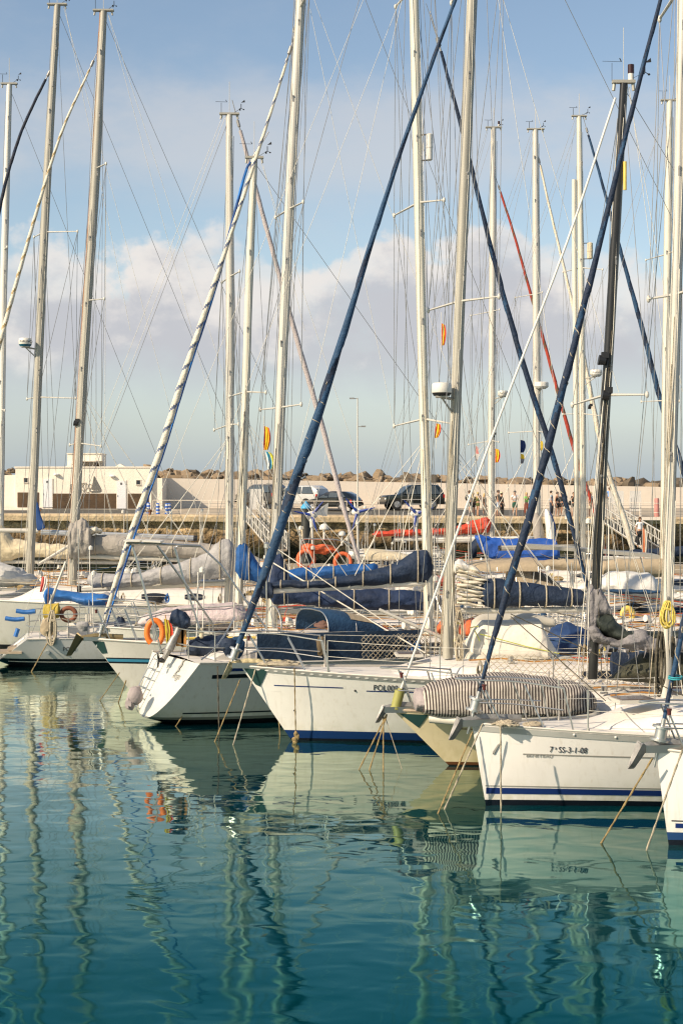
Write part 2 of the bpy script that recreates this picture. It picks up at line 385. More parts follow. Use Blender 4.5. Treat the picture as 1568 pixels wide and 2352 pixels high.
for i in range(61):
    x = -90 + 3 * i; z = gz(x, QY)
    r.append([(x, QY + 1.0, z - .5), (x, QY - .12, z - .45), (x, QY - .16, z - .1), (x, QY - .06, z + .02), (x, QY + .1, z + .05), (x, QY + 1.0, z + .05)])
mb.loft(r, 0, True)
struct(mb.build('quay_coping', mat('coping', (.50, .385, .235), .9, var=.32, vs=1.6, bump=.6, bs=5, bd=.12)))
# sea wall
mb = MB(); r = []
for i in range(61):
    x = -27 + 68 * i / 60 if i else -60
    y = wy(x); px = x / y * F + CX; z = H - (wtop(px) - CY) / F * y
    r.append([(x, y, 2.5), (x, y, z), (x + .1, y + .9, z), (x + .1, y + 1.0, 2.5)])
mb.loft(r, 0, True); tag(mb.build('sea_wall', conc, smooth=False), 'long pale concrete sea wall at the back of the quay below the boulders', 'wall')
# boulders of the breakwater
ROCKS = []
for k in range(7):
    b = MB(); n, m_ = 12, 9; b.ell((0, 0, 0), (1, .8, .75), n, m_, 0, .75, 1.5, k + 3)
    for v in b.v:
        v += Vector((noise.noise(v * 2.6 + Vector((k, 0, 0))), noise.noise(v * 2.6 + Vector((0, k, 9))), noise.noise(v * 2.6 + Vector((5, 0, k))))) * .28
        v.z = max(v.z, -.55)
    ROCKS.append(b)
rs = random.Random(5); px = -30.0; kk = 0; protos = {}
while px < 1600:
    w = rs.choice((rs.uniform(12, 26), rs.uniform(24, 46), rs.uniform(40, 74)))
    if 34 < px < 335: px += 8; continue
    for layer in range(2):
        cxp = px + rs.uniform(-8, 8) + layer * 14; x = (cxp - CX) / F * 134
        y = wy(x) + 2.2 + layer * 1.6; x = (cxp - CX) / F * y; s = w * (1 if not layer else .9) / F * y * .62
        up = rs.uniform(5, 14) + (6 if layer else 0) + (4 if cxp < 700 else 0)
        ztop = H - (wtop(cxp) - up - CY) / F * y
        idx = rs.randrange(7); mt = rockd if rs.random() < .25 else rockm; key = (idx, mt.name)
        hh = s * rs.uniform(.65, .85)
        if key not in protos:
            o = ROCKS[idx].build('boulder', mt); protos[key] = o
        else:
            o = protos[key].copy(); C.objects.link(o)
        o.scale = (s, s, hh); o.rotation_euler = (0, 0, rs.uniform(0, 6)); o.location = (x, y, ztop - hh * 1.3)
        tag(o, 'rough brown boulder in the breakwater row showing above the sea wall', 'boulder', 'boulders of the breakwater above the sea wall')
    px += w * .72
mb = MB(); r = []                                                        # the mound under the boulders
for i in range(31):
    x = -60 + 5 * i; y = wy(x); r.append([(x, y + 1.2, 3), (x, y + 1.4, 5.2), (x, y + 5, 5.2), (x, y + 12, 0)])
mb.loft(r, 0, True); struct(mb.build('breakwater_mound', rockd))
# ------------------------------------------------------------------ lettering
FONTC = {}
def text_mesh(s, size, depth=.004, bold=False):
    cu = bpy.data.curves.new('lettering', 'FONT'); cu.body = s; cu.size = size; cu.extrude = depth; cu.offset = size * (.02 if bold else 0)
    o = bpy.data.objects.new('lettering', cu); C.objects.link(o)
    dg = bpy.context.evaluated_depsgraph_get(); me = bpy.data.meshes.new_from_object(o.evaluated_get(dg))
    bpy.data.objects.remove(o); bpy.data.curves.remove(cu); return me
def flat_text(s, origin, size, mt, parent, name='lettering', ux=(1, 0, 0), depth=.01, sx=1.0, bold=False):
    me = text_mesh(s, size, depth, bold); me.materials.clear(); me.materials.append(mt); ux = Vector(ux)
    nrm = ux.cross(Vector((0, 0, 1)))
    for v in me.vertices:
        c = v.co; q = Vector(origin) + ux * (c.x * sx) + Vector((0, 0, c.y)) + nrm * c.z
        v.co = q - ORG[parent.name]
    o = bpy.data.objects.new(name, me); C.objects.link(o); o.parent = parent; return o
# ------------------------------------------------------------------ harbour building
BY = 126.0
def B(px, py, d=0.0): p = P(px, py, BY); return Vector((p.x, BY + d, p.z))
def bxp(mb, x0, y0, x1, y1, d0, d1, mi=0):       # box over a picture rectangle of the facade plane, from depth d0 to d1
    a, b = B(x0, y0), B(x1, y1)
    mb.box(((a.x + b.x) / 2, BY + (d0 + d1) / 2, (a.z + b.z) / 2), (abs(b.x - a.x), abs(d1 - d0), abs(a.z - b.z)), mi=mi)
ba = B(35, 1172); bb = thing('harbour_building', 'low cream stucco harbour building with two white doors and brown panels', 'building', (B(190, 1170).x, BY + 2, 3.9))
m = MB(); bxp(m, 36, 1074, 348, 1176, 0, 4.2); m.build('wall', stucco, bb, False)
m = MB(); bxp(m, 34, 1071.5, 350, 1074.2, -.07, 4.3); m.build('cornice', stucco, bb, False)
m = MB(); bxp(m, -25, 1091, 36, 1176, .25, 4.0); m.build('side_wing', stucco, bb, False)
m = MB(); bxp(m, 348, 1098, 372, 1176, .3, 3.5); m.build('side_wing', stucco, bb, False)
m = MB(); bxp(m, 148, 1041, 171, 1073, 1.5, 4.0); bxp(m, 171, 1041, 227, 1058, 1.5, 4.0); bxp(m, 171, 1058, 227, 1073, 2.6, 4.0); bxp(m, 146.5, 1039.6, 228, 1041, 1.4, 4.1)
tw = m.build('stair_tower', stucco, bb, False)
m = MB(); bxp(m, 170, 1057, 218, 1059, .9, 2.55); m.build('canopy', stucco, tw, False)
m = MB(); bxp(m, 208, 1062, 217, 1073, 2.5, 2.6); m.build('opening', brownc, tw, False)
for c0 in (160, 274):
    m = MB(); a, b2, c = B(c0 - 12, 1071.6), B(c0 + 12, 1071.6), B(c0, 1064.5)
    m.loft([[a + Vector((0, y, 0)), b2 + Vector((0, y, 0)), c + Vector((0, y, 0))] for y in (.5, 1.6)]); m.build('skylight', stucco, bb, False)
for x0, x1 in ((41, 90), (121, 268), (294, 342)):
    m = MB(); bxp(m, x0, 1131 if x0 < 100 else 1134, x1, 1165 if x0 < 100 else 1168, -.035, .02)
    o = m.build('timber_panel', woodp, bb, False)
    m = MB()
    for k in range(7): bxp(m, x0 + .3, 1133.6 + k * 4.6, x1 - .3, 1134.0 + k * 4.6, -.05, -.03)
    m.build('batten', brownc, o, False)
for x0, x1, y0, y1 in ((98, 122, 1099, 1165), (268, 291, 1103, 1168)):
    m = MB(); bxp(m, x0, y0, x1, y1, -.05, .02); fr = m.build('door_frame', stucco, bb, False)
    m = MB(); bxp(m, x0 + 1.5, y0 + 1.5, x1 - 1.5, y1, -.062, -.045); dd = m.build('door', door_w, bb, False)
    m = MB(); bxp(m, x0 + 9, y0 + 5.5, x0 + 13.2, y0 + 10.5, -.075, -.06); m.build('sign', dark, dd, False)
    m = MB(); m.ell(B(x0 + 11.1, y0 + 6.7, -.08), (.02, .008, .02), 6, 4); m.box(B(x0 + 11.1, y0 + 8.6, -.08), (.035, .008, .08), taper=.6); m.build('pictogram', door_w, dd, False)
    m = MB(); bxp(m, x0 + 2.2, y0 + 34, x0 + 3.2, y0 + 38, -.10, -.06); m.build('handle', steel, dd, False)
for x0 in (55, 313):
    m = MB()
    y0 = 1098 if x0 < 100 else 1103; bxp(m, x0 - 1, y0 - 1, x0 + 11, y0, -.05, .05); bxp(m, x0 - 1, y0 + 10, x0 + 11, y0 + 11.4, -.09, .05)
    bxp(m, x0 - 1, y0, x0 + .6, y0 + 10, -.04, .05); bxp(m, x0 + 9.6, y0, x0 + 11, y0 + 10, -.04, .05); fr = m.build('window_frame', conc, bb, False)
    m = MB(); bxp(m, x0 + .6, y0, x0 + 9.6, y0 + 10, -.012, .0); m.build('pane', glass, fr, False)
for x0, y0 in ((131, 1090), (259, 1094)):
    m = MB(); m.ell(B(x0, y0, -.12), (.24, .22, .09), 12, 8); m.box(B(x0 - 1, y0, -.02), (.2, .06, .1)); m.build('wall_lamp', door_w, bb)
brz = mat('bronze_letters', (.36, .30, .22), .6, .2)
flat_text('PUERTO', B(161, 1122, -.03), .50, brz, bb, sx=.92); flat_text('BLANCO', B(161, 1131.5, -.03), .50, brz, bb, sx=.92)
flat_text('sport', B(184, 1112, -.03), .24, brz, bb)
m = MB()
for pts in (((211, 1124), (216, 1094), (222, 1126)), ((216.5, 1093), (233, 1124), (223, 1125)), ((208, 1128), (234, 1126), (229, 1130.5), (213, 1131))):
    q = [B(x, y, -.03) for x, y in pts]; m.loft([[v + Vector((0, d, 0)) for v in q] for d in (-.02, .02)])
m.build('sail_emblem', mat('grey_metal_emblem', (.16, .15, .13), .5, .3), bb, False)
m = MB()                                                                  # steps in front of the door
for k in range(4): bxp(m, -40, 1166 + k * 4, 94, 1170 + k * 4, -1.2 - k * .45, 0)
tag(m.build('entrance_steps', conc, None, False), 'wide concrete steps below the left door of the cream building', 'steps')

# ------------------------------------------------------------------ things on the quay
def quayp(px, Y): x = (px - CX) / F * Y; return Vector((x, Y, gz(x, Y) + (.03 if Y < QY + 1 else 0)))
blu = mat('bollard_blue', (.03, .13, .50), .5); wht = mat('bollard_white', (.72, .72, .70), .5)
for px, Y, w in ((341.5, 121.5, 'half hidden behind the white furled sail'), (363, 120.5, 'standing alone right of the white furled sail'), (383.5, 120.5, 'left one of the close pair on the quay'), (389, 121, 'right one of the close pair on the quay')):
    p = quayp(px, Y); t = thing('bollard', 'blue and white banded traffic bollard ' + w, 'bollard', p, 'banded bollards on the quay')
    m = MB()
    for k in range(6):
        rr = .125 if k % 2 else .15; m.tube([p + Vector((0, 0, .12 * k)), p + Vector((0, 0, .12 * (k + 1)))], rr, 12, mi=k % 2)
    m.build('post', [blu, wht], t, True); m = MB(); m.ell(p + Vector((0, 0, .74)), (.14, .14, .06), 12, 6); m.build('cap', blu, t)
def railing(name, label, pa, pb, post_step=1.8, h=1.05):
    t = thing(name, label, 'railing', pa); n = max(2, int((pb - pa).length / post_step)); m = MB()
    for k in range(n + 1):
        q = pa.lerp(pb, k / n); m = MB(); m.tube([q - Vector((0, 0, .05)), q + Vector((0, 0, h))], .025, 6); m.build('post', conc, t)
    for z in (.2, .42, .64, .84): m = MB(); m.tube([pa + Vector((0, 0, z)), pb + Vector((0, 0, z))], .011, 5); m.build('wire', wirem, t)
    m = MB(); m.tube([pa + Vector((0, 0, h)), pb + Vector((0, 0, h))], .028, 6); m.build('handrail', conc, t)
railing('quay_railing', 'thin wire railing on the quay edge beside the blue bollards', quayp(352, 119.8), quayp(545, 119.8))
railing('quay_railing', 'thin wire railing on the quay edge below the dark hatchback', quayp(648, 119.8), quayp(870, 119.8))
railing('quay_railing', 'thin wire railing on the quay edge behind the standing tourists', quayp(1225, 122.5), quayp(1400, 122.5))
railing('quay_railing', 'thin wire railing on the quay edge at the head of the right gangway', quayp(1402, 119.8), quayp(1600, 119.8))
def lamppost(px, Y, ptop, label, arms):
    p = quayp(px, Y); t = thing('lamp_post', label, 'lamp post', p); top = P(px, ptop, Y)
    m = MB(); m.tube([p, p + Vector((0, 0, 1)), top], [.075, .06, .04], 8); m.build('pole', alu, t)
    for dz, s in arms:
        q = Vector((top.x, top.y, top.z - dz)); m = MB(); m.tube([q, q + Vector((s * .35, 0, 0))], .03, 6); m.box(q + Vector((s * .42, 0, .02)), (.35, .18, .1)); m.build('lamp_head', galv, t)
lamppost(821, 121, 914, 'tall slender white lamp post rising right of the dark hatchback', ((.05, -1), (2.1, 1)))
lamppost(604, 123, 1112, 'short white sign post beside the head of the left gangway', ((.02, 1),))
# piles with conical caps
for px, Y, y0, rr, lab, cp in ((702.5, 106, 1168, .31, 'black steel mooring pile with a pale blue conical cap', cyan), (651, 108, 1214, .24, 'shorter black mooring pile behind the big blue furled sail', None)):
    tp = P(px, y0, Y); t = thing('mooring_pile', lab, 'pile', (tp.x, Y, -.5)); m = MB(); m.tube([Vector((tp.x, Y, -.5)), tp], rr, 20); m.build('shaft', mat('pile_black', (.03, .03, .026), .5, var=.4), t)
    if cp: m = MB(); m.tube([tp, tp + Vector((0, 0, .10)), tp + Vector((0, 0, .12)), tp + Vector((0, 0, .5))], [rr * 1.06, rr * 1.06, rr * 1.02, .01], 20); m.build('cone_cap', cp, t)
    else: m = MB(); m.tube([tp, tp + Vector((0, 0, .05))], rr * 1.04, 20); m.build('cap', dark, t)
def gangway(label, a, b, w=1.1):
    t = thing('gangway', label, 'gangway', b); d = (b - a); L = d.length; d.normalize(); n = Vector((-d.y, d.x, 0)); n.normalize(); up = Vector((0, 0, 1)); k = int(L / .95)
    m = MB(); m.loft([[p + n * w / 2, p - n * w / 2, p - n * w / 2 - up * .12, p + n * w / 2 - up * .12] for p in (a, b)]); m.build('walkway', teak, t, False)
    m = MB()
    for i in range(int(L / .4)):
        p = a.lerp(b, (i + .5) / int(L / .4)); m.loft([[p + n * w * .48 + up * .01, p - n * w * .48 + up * .01, p - n * w * .48 + up * .05, p + n * w * .48 + up * .05], [q + d * .06 for q in (p + n * w * .48 + up * .01, p - n * w * .48 + up * .01, p - n * w * .48 + up * .05, p + n * w * .48 + up * .05)]])
    m.build('cleat_strips', dark, t, False)
    for s in (-1, 1):
        m = MB(); o = n * s * w / 2; fr = MB()
        m.tube([a + o, b + o], .05, 6); m.tube([a + o + up * 1.05, b + o + up * 1.05], .05, 6); m.tube([a + o + up * .52, b + o + up * .52], .03, 6)
        for i in range(k + 1):
            p = a.lerp(b, i / k) + o; m.tube([p, p + up * 1.05], .03, 5)
            if i < k: q = a.lerp(b, (i + 1) / k) + o; m.tube([p + (up * 1.05 if i % 2 else up * 0), q + (up * 0 if i % 2 else up * 1.05)], .025, 5)
        m.build('truss_side', alu, t)
gangway('sloping aluminium gangway with lattice sides behind the left white masts', quayp(572, 119) , P(640, 1262, 106))
gangway('sloping aluminium gangway with lattice sides right of the black mast', quayp(1385, 119), P(1500, 1262, 104))
mb = MB()
mb.box((P(1050, 0, 102).x, 102, .28), (36, 2.4, .55)); p_ = mb.build('floating_pontoon', teak, None, False); tag(p_, 'long floating wooden pontoon at the foot of the quay gangways', 'pontoon')
# ladders' head platform at the right gangway
m = MB(); a = quayp(1465, 118.2); m.box(a + Vector((0, -.9, -.1)), (3.6, 2.2, .2)); tag(m.build('landing_platform', conc, None, False), 'small grey landing platform jutting from the quay by the right gangway', 'platform')
def cyl_thing(name, label, cat, px, Y, w, h, mts, dz=0):
    p = quayp(px, Y) + Vector((0, 0, dz)); t = thing(name, label, cat, p); m = MB()
    m.tube([p, p + Vector((0, 0, h * .1)), p + Vector((0, 0, h * .5)), p + Vector((0, 0, h * .9)), p + Vector((0, 0, h))], [w * .45, w * .5, w * .5, w * .5, w * .42], 14); m.build('roll', mts, t)
    m = MB()
    for z in (.22, .72): m.tube([p + Vector((0, 0, h * z)), p + Vector((0, 0, h * z + .04))], w * .53, 14)
    m.build('strap', sailc, t); return t
cyl_thing('fender_roll', 'faded pink rolled fender standing on the quay by the right gangway', 'fender', 1507, 118.6, .36, 1.35, mat('faded_pink', (.50, .22, .19), .8, var=.2))
for px, dx in ((87, 'left one by the bare silver mast'), (345, 'right one by the furled white sail')):
    p = quayp(px, 118.0); m = MB(); m.tube([p - Vector((0, 0, .05)), p + Vector((0, 0, .22))], [.12, .09], 10); m.tube([p + Vector((-.25, 0, .22)), p + Vector((.25, 0, .24))], .07, 8); m.ell(p + Vector((0, 0, .28)), (.13, .13, .1), 10, 6)
    tag(m.build('mooring_bollard', mat('rusty_iron', (.20, .09, .04), .8, var=.4)), 'rusty iron bollard on the quay coping, ' + dx, 'bollard', 'iron bollards on the coping')
# ------------------------------------------------------------------ cars
paints = {'black': mat('car_paint_black', (.006, .009, .009), .12, spec=.8, coat=.6), 'white': mat('car_paint_white', (.50, .50, .48), .2, coat=.6), 'darkgreen': mat('car_paint_dark', (.010, .016, .015), .14, spec=.8, coat=.6), 'silver': mat('car_paint_silver', (.10, .10, .10), .25, .5, coat=.5)}
tyre = mat('tyre', (.02, .02, .02), .85); rim = mat('wheel_rim', (.50, .49, .47), .3, .7); taillight = mat('tail_light', (.50, .02, .01), .2); lens = mat('head_light', (.75, .75, .72), .1)
def car(label, p, heading, st, width, paint, wheels, wr, sidewin, extra=None, cat='car'):
    """st = stations (x, z_bottom, z_belt, z_top, halfwidth_top_factor); local x forward"""
    t = thing('parked_car', label, cat, p); ch, sh = cos(heading), sin(heading)
    def W(x, y, z): return p + Vector((x * ch - y * sh, x * sh + y * ch, z))
    hw = width / 2; m = MB(); r = []
    for x, zb, zs, zt, k in st:
        e = 1 - .10 * max(0, abs(x) / max(abs(st[0][0]), abs(st[-1][0])) - .6) / .4; w = hw * e
        r.append([W(x, -w * .93, zb), W(x, -w, lerp(zb, zs, .35)), W(x, -w * .985, zs - .04), W(x, -w * lerp(.95, k, .12 if zt > zs + .1 else .5), zs), W(x, -w * k, zt - .05), W(x, -w * (k - .09), zt), W(x, w * (k - .09), zt), W(x, w * k, zt - .05), W(x, w * lerp(.95, k, .12 if zt > zs + .1 else .5), zs), W(x, w * .985, zs - .04), W(x, w, lerp(zb, zs, .35)), W(x, w * .93, zb)])
    m.loft(r); m.build('body', paint, t)
    belt = lambda x: interp([(a[0], a[2]) for a in sorted(st)], x); top = lambda x: interp([(a[0], a[3]) for a in sorted(st)], x)
    kk = lambda x: interp([(a[0], a[4]) for a in sorted(st)], x)
    for s in (-1, 1):
        for x0, x1, c0, c1 in sidewin:      # x range, slants of the upper corners
            q = []
            for x, f in ((x0, 0), (x1, 0), (x1 - c1, 1), (x0 + c0, 1)):
                z = lerp(belt(x0 * .5 + x1 * .5) + .03, min(top(x), top(x0 * .5 + x1 * .5)) - .10, f); y = hw * lerp(.972, kk(x), .96 * f) + .012
                q.append(W(x, s * y, z))
            m = MB(); nrm = W(0, s, 0) - W(0, 0, 0); m.loft([q, [v - nrm * .03 for v in q]]); m.build('window', pane, t, False)
    for wx in wheels:
        for s in (-1, 1):
            c0 = W(wx, s * (hw - .24), wr); c1 = W(wx, s * (hw + .01), wr); d = (c1 - c0) * .12
            m = MB(); m.tube([c0, c0 + d, c1 - d, c1], [wr * .93, wr, wr, wr * .92], 24); wl = m.build('wheel', tyre, t)
            m = MB(); m.tube([c1 - d * .3, c1 + d * .15, c1 + d * .3], [wr * .60, wr * .58, wr * .2], 20)
            for a in range(5):
                th = a * 2 * pi / 5; ax = Vector((ch, sh, 0)) * cos(th) + Vector((0, 0, 1)) * sin(th); m.tube([c1 + d * .3, c1 + d * .3 + ax * wr * .55], .035, 5)
            m.build('rim', rim, wl)
            m = MB(); n = 16; out = W(wx, s * (hw + .015), wr); ring = []
            for rr2 in (wr * 1.02, wr * 1.2):
                ring.append([out + Vector((ch, sh, 0)) * cos(pi * i / n) * rr2 + Vector((0, 0, 1)) * sin(pi * i / n) * rr2 for i in range(n + 1)])
            dd = (c1 - c0).normalized() * .05; ring = [ring[0], ring[1], [v - dd * 1.2 for v in ring[1]]]
            m.loft(ring, 0, False, False); m.build('wheel_arch', dark, t)
    xf, xr = max(a[0] for a in st), min(a[0] for a in st)
    zb = interp([(a[0], a[2]) for a in sorted(st)], xf) - .16; zt = interp([(a[0], a[2]) for a in sorted(st)], xr) - .1
    for s in (-1, 1):
        m = MB(); m.ell(W(xf - .03, s * hw * .70, zb), (.10, .10, .09), 10, 6); m.build('headlight', lens, t)
        m = MB(); m.box(W(xr + .05, s * hw * .86, zt), (.12, .14, .26), heading); m.build('tail_light', taillight, t)
        m = MB(); m.ell(W(xf * .36 + .1, s * (hw + .10), belt(0) + .08), (.06, .11, .08), 8, 6); m.build('wing_mirror', dark if paint is not paints['white'] else paint, t)
    for x, zz, nm in ((xf, st[0][1] if st[0][0] > 0 else st[-1][1], 'front_bumper'), (xr, .5, 'rear_bumper')):
        m = MB(); m.box(W(x + (.03 if x > 0 else -.03), 0, .52), (.16, width * .93, .22), heading); m.build(nm, dark, t)
    q = [W(a, b * hw, z) for a, b, z in ((0, 0, 0),)]
    if extra: extra(t, W, hw, belt, top)
    return t
SUV = [(2.35, .55, .98, 1.00, .80), (2.25, .48, 1.08, 1.10, .86), (1.3, .46, 1.14, 1.17, .88), (1.15, .46, 1.14, 1.20, .88), (.45, .46, 1.16, 1.80, .80), (.15, .46, 1.16, 1.90, .78), (-1.4, .46, 1.18, 1.93, .78), (-1.95, .48, 1.18, 1.90, .78), (-2.2, .50, 1.18, 1.62, .82), (-2.38, .55, 1.15, 1.20, .86)]
def suv_x(t, W, hw, belt, top):
    trim = mat('silver_trim', (.62, .60, .54), .4, .3)
    for s in (-1, 1):
        m = MB(); m.tube([W(1.15, s * (hw + .02), .78), W(-1.4, s * (hw + .02), .78)], .05, 6, flat=.6); m.build('side_moulding', trim, t)
        m = MB(); m.tube([W(1.0, s * (hw + .10), .42), W(-1.15, s * (hw + .10), .42)], .05, 6); m.build('running_board', trim, t)
        m = MB(); m.tube([W(.1, s * hw * .7, 1.93), W(.0, s * hw * .7, 1.99), W(-1.8, s * hw * .7, 1.99), W(-1.9, s * hw * .7, 1.93)], .025, 6); m.build('roof_rail', steel, t)
    m = MB(); q = [W(1.10, -hw * .80, 1.2), W(1.10, hw * .80, 1.2), W(.50, hw * .70, 1.76), W(.50, -hw * .70, 1.76)]; u = Vector((cos(pi), sin(pi), 0)) * 0 + (W(1, 0, 0) - W(0, 0, 0)) * .02 + Vector((0, 0, .02)); m.loft([[v + u for v in q], [v - u * .5 for v in q]]); m.build('windscreen', pane, t, False)
CARY = 126.5
p = quayp(945, 127); car('big black four wheel drive parked against the sea wall', p, pi + .30, SUV, 1.88, paints['darkgreen'], (1.5, -1.35), .42, ((-.05, .98, .03, .50), (-1.02, -.12, .03, .03), (-2.0, -1.1, .35, .03)), suv_x)
HATCH = [(2.1, .4, .68, .72, .80), (1.95, .3, .78, .80, .85), (1.15, .28, .92, .95, .88), (.95, .28, .94, .99, .88), (.2, .28, .96, 1.42, .78), (-.3, .28, .97, 1.48, .76), (-1.3, .28, .99, 1.45, .76), (-1.75, .3, 1.0, 1.25, .80), (-2.0, .36, .96, 1.02, .84), (-2.1, .4, .8, .84, .84)]
p = quayp(764, 125.5); car('black estate car with silver wheels parked right of the white pickup', p, pi + .42 - .95, HATCH, 1.8, paints['black'], (1.3, -1.28), .32, ((-.05, .8, .03, .5), (-.9, -.12, .03, .03), (-1.6, -1.0, .35, .03)))
PICK = [(2.5, .5, .95, .98, .84), (2.4, .42, 1.06, 1.10, .88), (1.4, .42, 1.12, 1.16, .9), (1.2, .42, 1.12, 1.2, .9), (.6, .42, 1.14, 1.72, .8), (.2, .42, 1.14, 1.80, .8), (-1.9, .42, 1.16, 1.80, .8), (-2.35, .45, 1.16, 1.55, .84), (-2.5, .5, 1.1, 1.16, .86)]
p = quayp(684, 127.5); car('white crew cab pickup parked between the silver van and the black car', p, pi + .25 - .9, PICK, 1.85, paints['white'], (1.55, -1.5), .37, ((.02, 1.02, .03, .50), (-.95, -.05, .03, .03), (-2.15, -1.05, .3, .03)), cat='pickup truck')
p = quayp(602, 129); car('grey van half hidden behind the white masts left of the pickup', p, pi - .9, PICK, 1.8, paints['silver'], (1.55, -1.5), .36, ((.02, 1.02, .03, .50), (-.95, -.05, .03, .03), (-2.15, -1.05, .3, .03)), cat='van')
# ------------------------------------------------------------------ people
def skinned(name, chains, mt, parent, seedv=0):
    """chains: list of [(point, radius), ...]; equal points are welded so the surface is one"""
    vs, rs_, es, key = [], [], [], {}
    for ch in chains:
        prev = None
        for q, r in ch:
            k = (round(q.x, 4), round(q.y, 4), round(q.z, 4))
            if k not in key: key[k] = len(vs); vs.append(q); rs_.append(r)
            i = key[k]
            if prev is not None and prev != i: es.append((prev, i))
            prev = i
    me = bpy.data.meshes.new(name); off = ORG[parent.name]; me.from_pydata([tuple(v - off) for v in vs], es, [])
    o = bpy.data.objects.new(name, me); C.objects.link(o)
    o.modifiers.new('Skin', 'SKIN'); sv = me.skin_vertices[0].data
    for i, r in enumerate(rs_):
        rr = r if isinstance(r, tuple) else (r, r); sv[i].radius = rr; sv[i].use_root = (i == 0)
    s = o.modifiers.new('Sub', 'SUBSURF'); s.levels = 1; s.render_levels = 1
    dg = bpy.context.evaluated_depsgraph_get(); nm = bpy.data.meshes.new_from_object(o.evaluated_get(dg)); bpy.data.objects.remove(o); bpy.data.meshes.remove(me)
    nm.materials.clear(); nm.materials.append(mt); nm.polygons.foreach_set('use_smooth', [True] * len(nm.polygons))
    o = bpy.data.objects.new(name, nm); C.objects.link(o); o.parent = parent; return o
def person(label, p, face, h=1.72, top=None, bottom=None, hair=None, hairlen=0, cap=None, arms='down', bottomlen=.5, sleeve=.5, toplow=.0, bag=None, female=False, hat=None, pack=None, wide=1.0):
    t = thing('person', label, 'person', p); k = h / 1.66; cf, sf = cos(face), sin(face)
    def W(x, y, z): return p + Vector((x * cf - y * sf, x * sf + y * cf, 0)) * 1 * 1 + Vector((0, 0, z * k)) if False else p + Vector(((x * cf - y * sf) * k, (x * sf + y * cf) * k, z * k))
    # x forward, y to the person's left
    sw = (.175 if not female else .155) * wide; ch = []
    pel = W(0, 0, .93); ch.append([(pel, (.125 * wide, .10 * wide)), (W(0, 0, 1.10), (.12 * wide, .095 * wide)), (W(.01, 0, 1.30), (.135 * wide, .10)), (W(0, 0, 1.43), (.10, .07)), (W(.005, 0, 1.49), .048), (W(.02, 0, 1.56), .062), (W(.03, 0, 1.63), (.078, .088)), (W(.015, 0, 1.69), .058)])
    ch.append([(W(.02, 0, 1.56), .062), (W(.12, 0, 1.60), .018)])
    for s in (-1, 1):
        st = .05 * s
        ch.append([(pel, (.125 * wide, .10 * wide)), (W(0, s * .09, .86), .092 * wide), (W(.02 + st, s * .10, .50), .058), (W(.0 + st, s * .10, .30), .052), (W(-.02 + st, s * .10, .09), .036), (W(.0 + st, s * .105, .035), .034), (W(.15 + st, s * .12, .025), .028)])
        if arms == 'down': e, w_, hd = (-.02, s * (sw + .07), 1.14), (.06, s * (sw + .08), .90), (.09, s * (sw + .07), .81)
        elif arms == 'folded': e, w_, hd = (.04, s * (sw + .06), 1.14), (.19, s * .08, 1.18), (.20, -s * .03, 1.20)
        elif arms == 'up': e, w_, hd = (.10, s * (sw + .05), 1.16), (.24, s * .12, 1.34), (.24, s * .07, 1.42)
        else: e, w_, hd = (-.02, s * (sw + .07), 1.14), ((.2, s * .14, 1.14) if s > 0 else (.06, s * (sw + .08), .90)), ((.26, s * .12, 1.18) if s > 0 else (.09, s * (sw + .07), .81))
        arm = [(W(0, 0, 1.43), (.10, .07)), (W(0, s * sw, 1.40), .056), (W(*e), .038), (W(*w_), .026), (W(*hd), (.032, .022))]; ch.append(arm)
        dv = (Vector(hd) - Vector(w_)).normalized(); sd = Vector((dv.y, -dv.x, .3)).normalized() if abs(dv.z) < .8 else Vector((1, 0, 0))
        for fi in range(4):
            b0 = Vector(hd) + dv * .03 + sd * (.022 * (fi - 1.5)); ln = (.065, .075, .07, .055)[fi]; b1 = b0 + dv * ln * .55 ; b2 = b1 + (dv * .8 + Vector((.35, -s * .2, 0))) * ln * .5
            ch.append([(W(*hd), (.032, .022)), (W(*b0), .011), (W(*b1), .009), (W(*b2), .007)])
        th0 = Vector(hd) + sd * .035 - dv * .005; ch.append([(W(*hd), (.032, .022)), (W(*th0), .012), (W(*(th0 + sd * .02 + dv * .035)), .009)])
    skinned('body', ch, skin, t)
    if top:
        c2 = [[(W(0, 0, .98 - toplow), (.150 * wide, .125 * wide)), (W(0, 0, 1.12), (.150 * wide, .12 * wide)), (W(.01, 0, 1.30), (.158 * wide, .122)), (W(0, 0, 1.41), (.125, .09)), (W(0, 0, 1.465), (.065, .06))]]
        for s in (-1, 1):
            e = Vector((-.02, s * (sw + .07), 1.14)) if arms in ('down', 'one') else Vector((.05, s * (sw + .06), 1.15)); a0 = Vector((0, s * sw, 1.40))
            if sleeve > 0: c2.append([(W(0, 0, 1.41), (.125, .09)), (W(*a0), .072), (W(*a0.lerp(e, sleeve)), .060)])
        skinned('shirt' if toplow < .15 else 'dress', c2, top, t)
    if bottom:
        c3 = [[(W(0, 0, 1.02), (.142 * wide, .115 * wide)), (W(0, 0, .92), (.145 * wide, .12 * wide))]]
        for s in (-1, 1):
            a0, b0, c0 = Vector((.0, s * .09, .84)), Vector((.02 + .05 * s, s * .10, .50)), Vector((-.01 + .05 * s, s * .10, .12))
            seq = [(W(0, 0, .92), (.145 * wide, .12 * wide)), (W(*a0), .112 * wide), (W(*a0.lerp(b0, min(1, bottomlen * 2))), .088)]
            if bottomlen > .5: seq.append((W(*b0.lerp(c0, (bottomlen - .5) * 2)), .068))
            c3.append(seq)
        skinned('shorts' if bottomlen <= .5 else 'trousers', c3, bottom, t)
